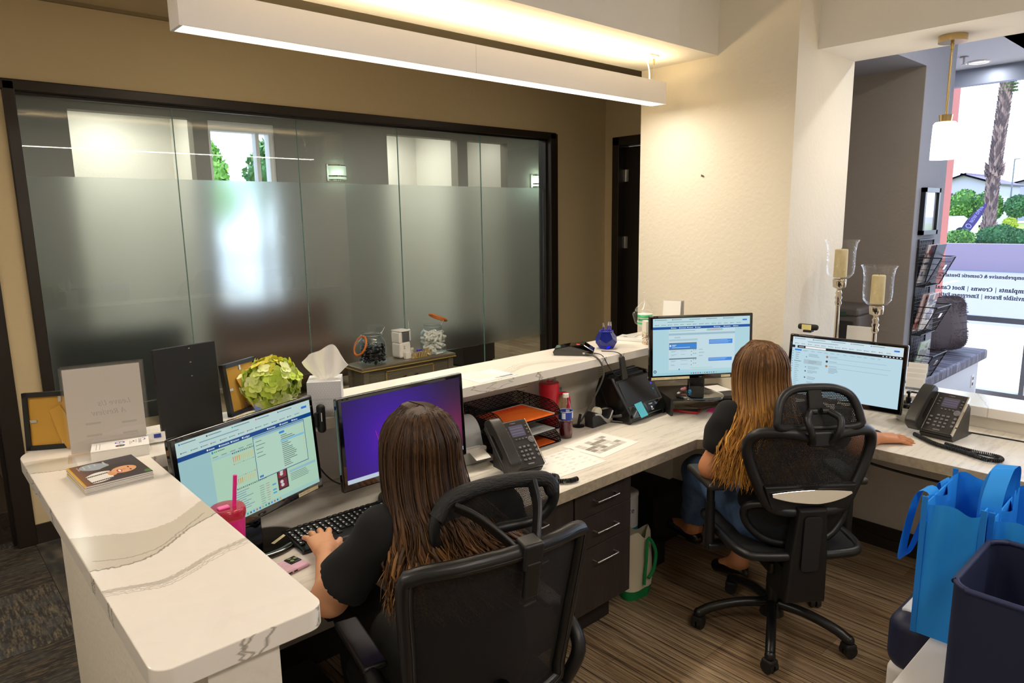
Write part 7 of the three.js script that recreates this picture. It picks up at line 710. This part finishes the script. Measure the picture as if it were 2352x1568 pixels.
  const [sl0, sh0] = ext([J.shL, J.shR, J.chest, J.waist, J.pelvis, J.shL.map((v, i) => v + (J.elL[i] - v) * P.sleeve), J.shR.map((v, i) => v + (J.elR[i] - v) * P.sleeve)], 0.2); part('shirt', meshSDF(shirtF, sl0, sh0, 0.0065), M(P.shirt, 0.9), t);
  if (P.puff) for (const s of ['L', 'R']) { const a = J['sh' + s], b = J['el' + s], p = a.map((v, i) => v + (b[i] - v) * (P.sleeve - 0.02)), n = V(b[0] - a[0], b[1] - a[1], b[2] - a[2]).normalize(), g = new THREE.TorusGeometry(0.05, 0.011, 10, 60), q = g.attributes.position; for (let i = 0; i < q.count; i++) { const an = Math.atan2(q.getY(i), q.getX(i)), k = 1 + 0.07 * Math.sin(an * 22); q.setXYZ(i, q.getX(i) * k, q.getY(i) * k, q.getZ(i) * 1.5); } g.computeVertexNormals(); const m = part('sleeve_ruffle', g, M(P.shirt, 0.85), t, ...p); m.quaternion.setFromUnitVectors(V(0, 0, 1), n); }
  const trP = ell([J.pelvis[0], J.pelvis[1] - 0.02, J.pelvis[2]], [0.168, 0.11, 0.132]), trL = ['L', 'R'].map((s) => { const k = J['kn' + s], a = J['an' + s], c = a.map((v, i) => k[i] + (v - k[i]) * (P.trouserLen || 0.92)), n = V(a[0] - k[0], a[1] - k[1], a[2] - k[2]).normalize(); return [cap(J['hip' + s], k, 0.098, 0.074), cut(cap(k, a, 0.072, 0.058), c, [n.x, n.y, n.z])]; });
  const trF = (x, y, z) => { let d = trP(x, y, z); for (const [a, b] of trL) d = smin(smin(d, a(x, y, z), 0.05), b(x, y, z), 0.035); return d + 0.003 * Math.sin(x * 50 + z * 30) * Math.sin(y * 40 + z * 24); };
  const [tl, th] = ext([J.pelvis, J.hipL, J.hipR, J.knL, J.knR, J.anL, J.anR], 0.16); part('trousers', meshSDF(trF, tl, th, 0.01), P.trousers, t);
  for (const s of ['L', 'R']) { const a = J['an' + s], o = J['to' + s], f = join([cap([a[0], a[1] - 0.035, a[2]], o, 0.036, 0.032), cap([a[0] + (a[0] - o[0]) * 0.2, a[1] - 0.045, a[2] + (a[2] - o[2]) * 0.2], [a[0], a[1] - 0.045, a[2]], 0.03, 0.034)], 0.02), g = cut(f, [a[0], a[1] - 0.012, a[2]], [0, 1, 0]), [l, h] = ext([a, o], 0.09); part('shoe', meshSDF(g, l, h, 0.005), M(0x0d0d0e, 0.3), t); }
  const sc = part('hair', hairMesh({ ...P.hair, c: [hc[0], hc[1] + 0.012, hc[2] + 0.006] }), M(0xffffff, 0.5, { vertexColors: true, specularIntensity: 0.6 }), t); part('hair_mass', meshSDF(join([ell([hc[0], hc[1] + 0.028, hc[2] + 0.012], [0.081, 0.092, 0.098]), ell([hc[0], hc[1] - 0.06, hc[2] + 0.05], [0.078, 0.11, 0.055]), ...(P.curtain || [])], 0.04), [hc[0] - 0.16, hc[1] - 0.35, hc[2] - 0.12], [hc[0] + 0.16, hc[1] + 0.13, hc[2] + 0.22], 0.008), M(P.hairMass, 0.6), sc);
  hands.forEach((h, i) => { if (P.nail) h.tips.forEach(([p, f]) => { const m = part('fingernail', sph(0.0052, 0, 0, 0, 0.8, 1.1, 0.35, 10, 8), M(P.nail, 0.2), t, p.x + h.U.x * 0.0062 + f.x * 0.002, p.y + h.U.y * 0.0062 + f.y * 0.002, p.z + h.U.z * 0.0062 + f.z * 0.002); m.quaternion.setFromUnitVectors(V(0, 0, 1), h.U); }); });
  return t;
}
person({ label: 'person in a black top typing with long dark brown hair', pos: [1.047, 0, -1.415], turn: -0.19, skin: 0xd49a72, shirt: 0x08080a, sleeve: 0.74, hem: 0.5, headTurn: 0.12,
  j: { head: [-0.075, 1.145, -0.03], neck: [-0.055, 1.03, 0.02], chest: [-0.03, 0.87, -0.01], waist: [-0.005, 0.69, 0.06], pelvis: [0, 0.58, 0.07], shL: [-0.2, 0.965, 0.015], shR: [0.15, 0.935, -0.01], elL: [-0.315, 0.765, -0.1], elR: [0.25, 0.74, -0.06], wrL: [-0.262, 0.785, -0.325], wrR: [0.17, 0.79, -0.32], hipL: [-0.09, 0.545, 0.03], hipR: [0.09, 0.545, 0.03], knL: [-0.15, 0.54, -0.4], knR: [0.13, 0.54, -0.42], anL: [-0.15, 0.1, -0.36], anR: [0.13, 0.1, -0.38], toL: [-0.16, 0.04, -0.5], toR: [0.14, 0.04, -0.52] },
  handL: { f: [0.1, 0.05, -1], u: [0, 1, 0.05], curl: [0.3, 0.3, 0.3, 0.32] }, handR: { f: [-0.1, -0.06, -1], u: [0, 1, -0.1], curl: [0.6, 0.6, 0.65, 0.7] }, nail: 0x8f8fd8, trousers: M(0x09090a, 0.85),
  hair: { seed: 4, n: 1500, spread: 2.75, len: 0.36, wave: 0.03, h: 0.108, part: 0.008, fan: 2.6, drift: 0.06, fade: [0.55, 0.95], roots: [0x2e1c0e, 0x3c2612, 0x4a3018], tips: [0x6a4624, 0x94683a, 0x46301a], back: (f) => 0.055 + 0.06 * Math.sqrt(f) }, hairMass: 0x1d1008 });
const denim = M(0xffffff, 0.85, { map: tex(256, 256, (u, v) => mix3(mix3([58, 84, 124], [104, 134, 172], fbm(u, v, 5, 5, 3)), [36, 54, 88], 0.35 * fbm(u, v, 120, 60, 2))) });
person({ label: 'person in a black puff-sleeve blouse and jeans with long honey-brown hair', pos: [2.6, 0, -1.27], turn: -0.669, skin: 0xc9875c, shirt: 0x0a0a0b, sleeve: 0.62, hem: 0.5, headTurn: -0.25, puff: true, trouserLen: 0.82,
  j: { head: [-0.09, 1.125, -0.02], neck: [-0.075, 1.01, 0.03], chest: [-0.05, 0.85, -0.01], waist: [-0.02, 0.68, 0.05], pelvis: [-0.01, 0.57, 0.07], shL: [-0.225, 0.945, 0.02], shR: [0.12, 0.93, 0.0], elL: [-0.285, 0.735, -0.0], elR: [0.35, 0.78, -0.06], wrL: [-0.13, 0.69, -0.2], wrR: [0.53, 0.765, -0.2], hipL: [-0.1, 0.535, 0.03], hipR: [0.08, 0.535, 0.03], knL: [-0.2, 0.57, -0.38], knR: [0.06, 0.52, -0.42], anL: [-0.18, 0.24, -0.5], anR: [0.0, 0.12, -0.36], toL: [-0.24, 0.2, -0.64], toR: [-0.06, 0.05, -0.47] },
  handL: { f: [0.6, -0.2, -1], u: [0, 1, 0], curl: [0.7, 0.7, 0.7, 0.7] }, handR: { f: [1, -0.05, 0.02], u: [0, 1, 0.05], curl: [0.26, 0.28, 0.32, 0.38] }, trousers: denim,
  hair: { seed: 11, n: 1600, spread: 2.7, len: 0.41, wave: 0.03, h: 0.108, part: 0.0, fan: 1.9, drift: -0.03, fade: [0.25, 0.8], roots: [0x6b4a2a, 0x7a5632, 0x5a3c20], tips: [0xa8722a, 0xc48c3a, 0x8a5c26, 0xd29a42], back: (f) => 0.055 + 0.05 * Math.sqrt(f) }, hairMass: 0x3a2210 });
single('computer_mouse', 'dark computer mouse under the hand by the phone', 'mouse', sph(0.03, 0, 0.016, 0, 1, 0.6, 1.7), mBlackMatte, [3.21, 0.741, -1.13], -1.2);
renderer.render(scene, camera);
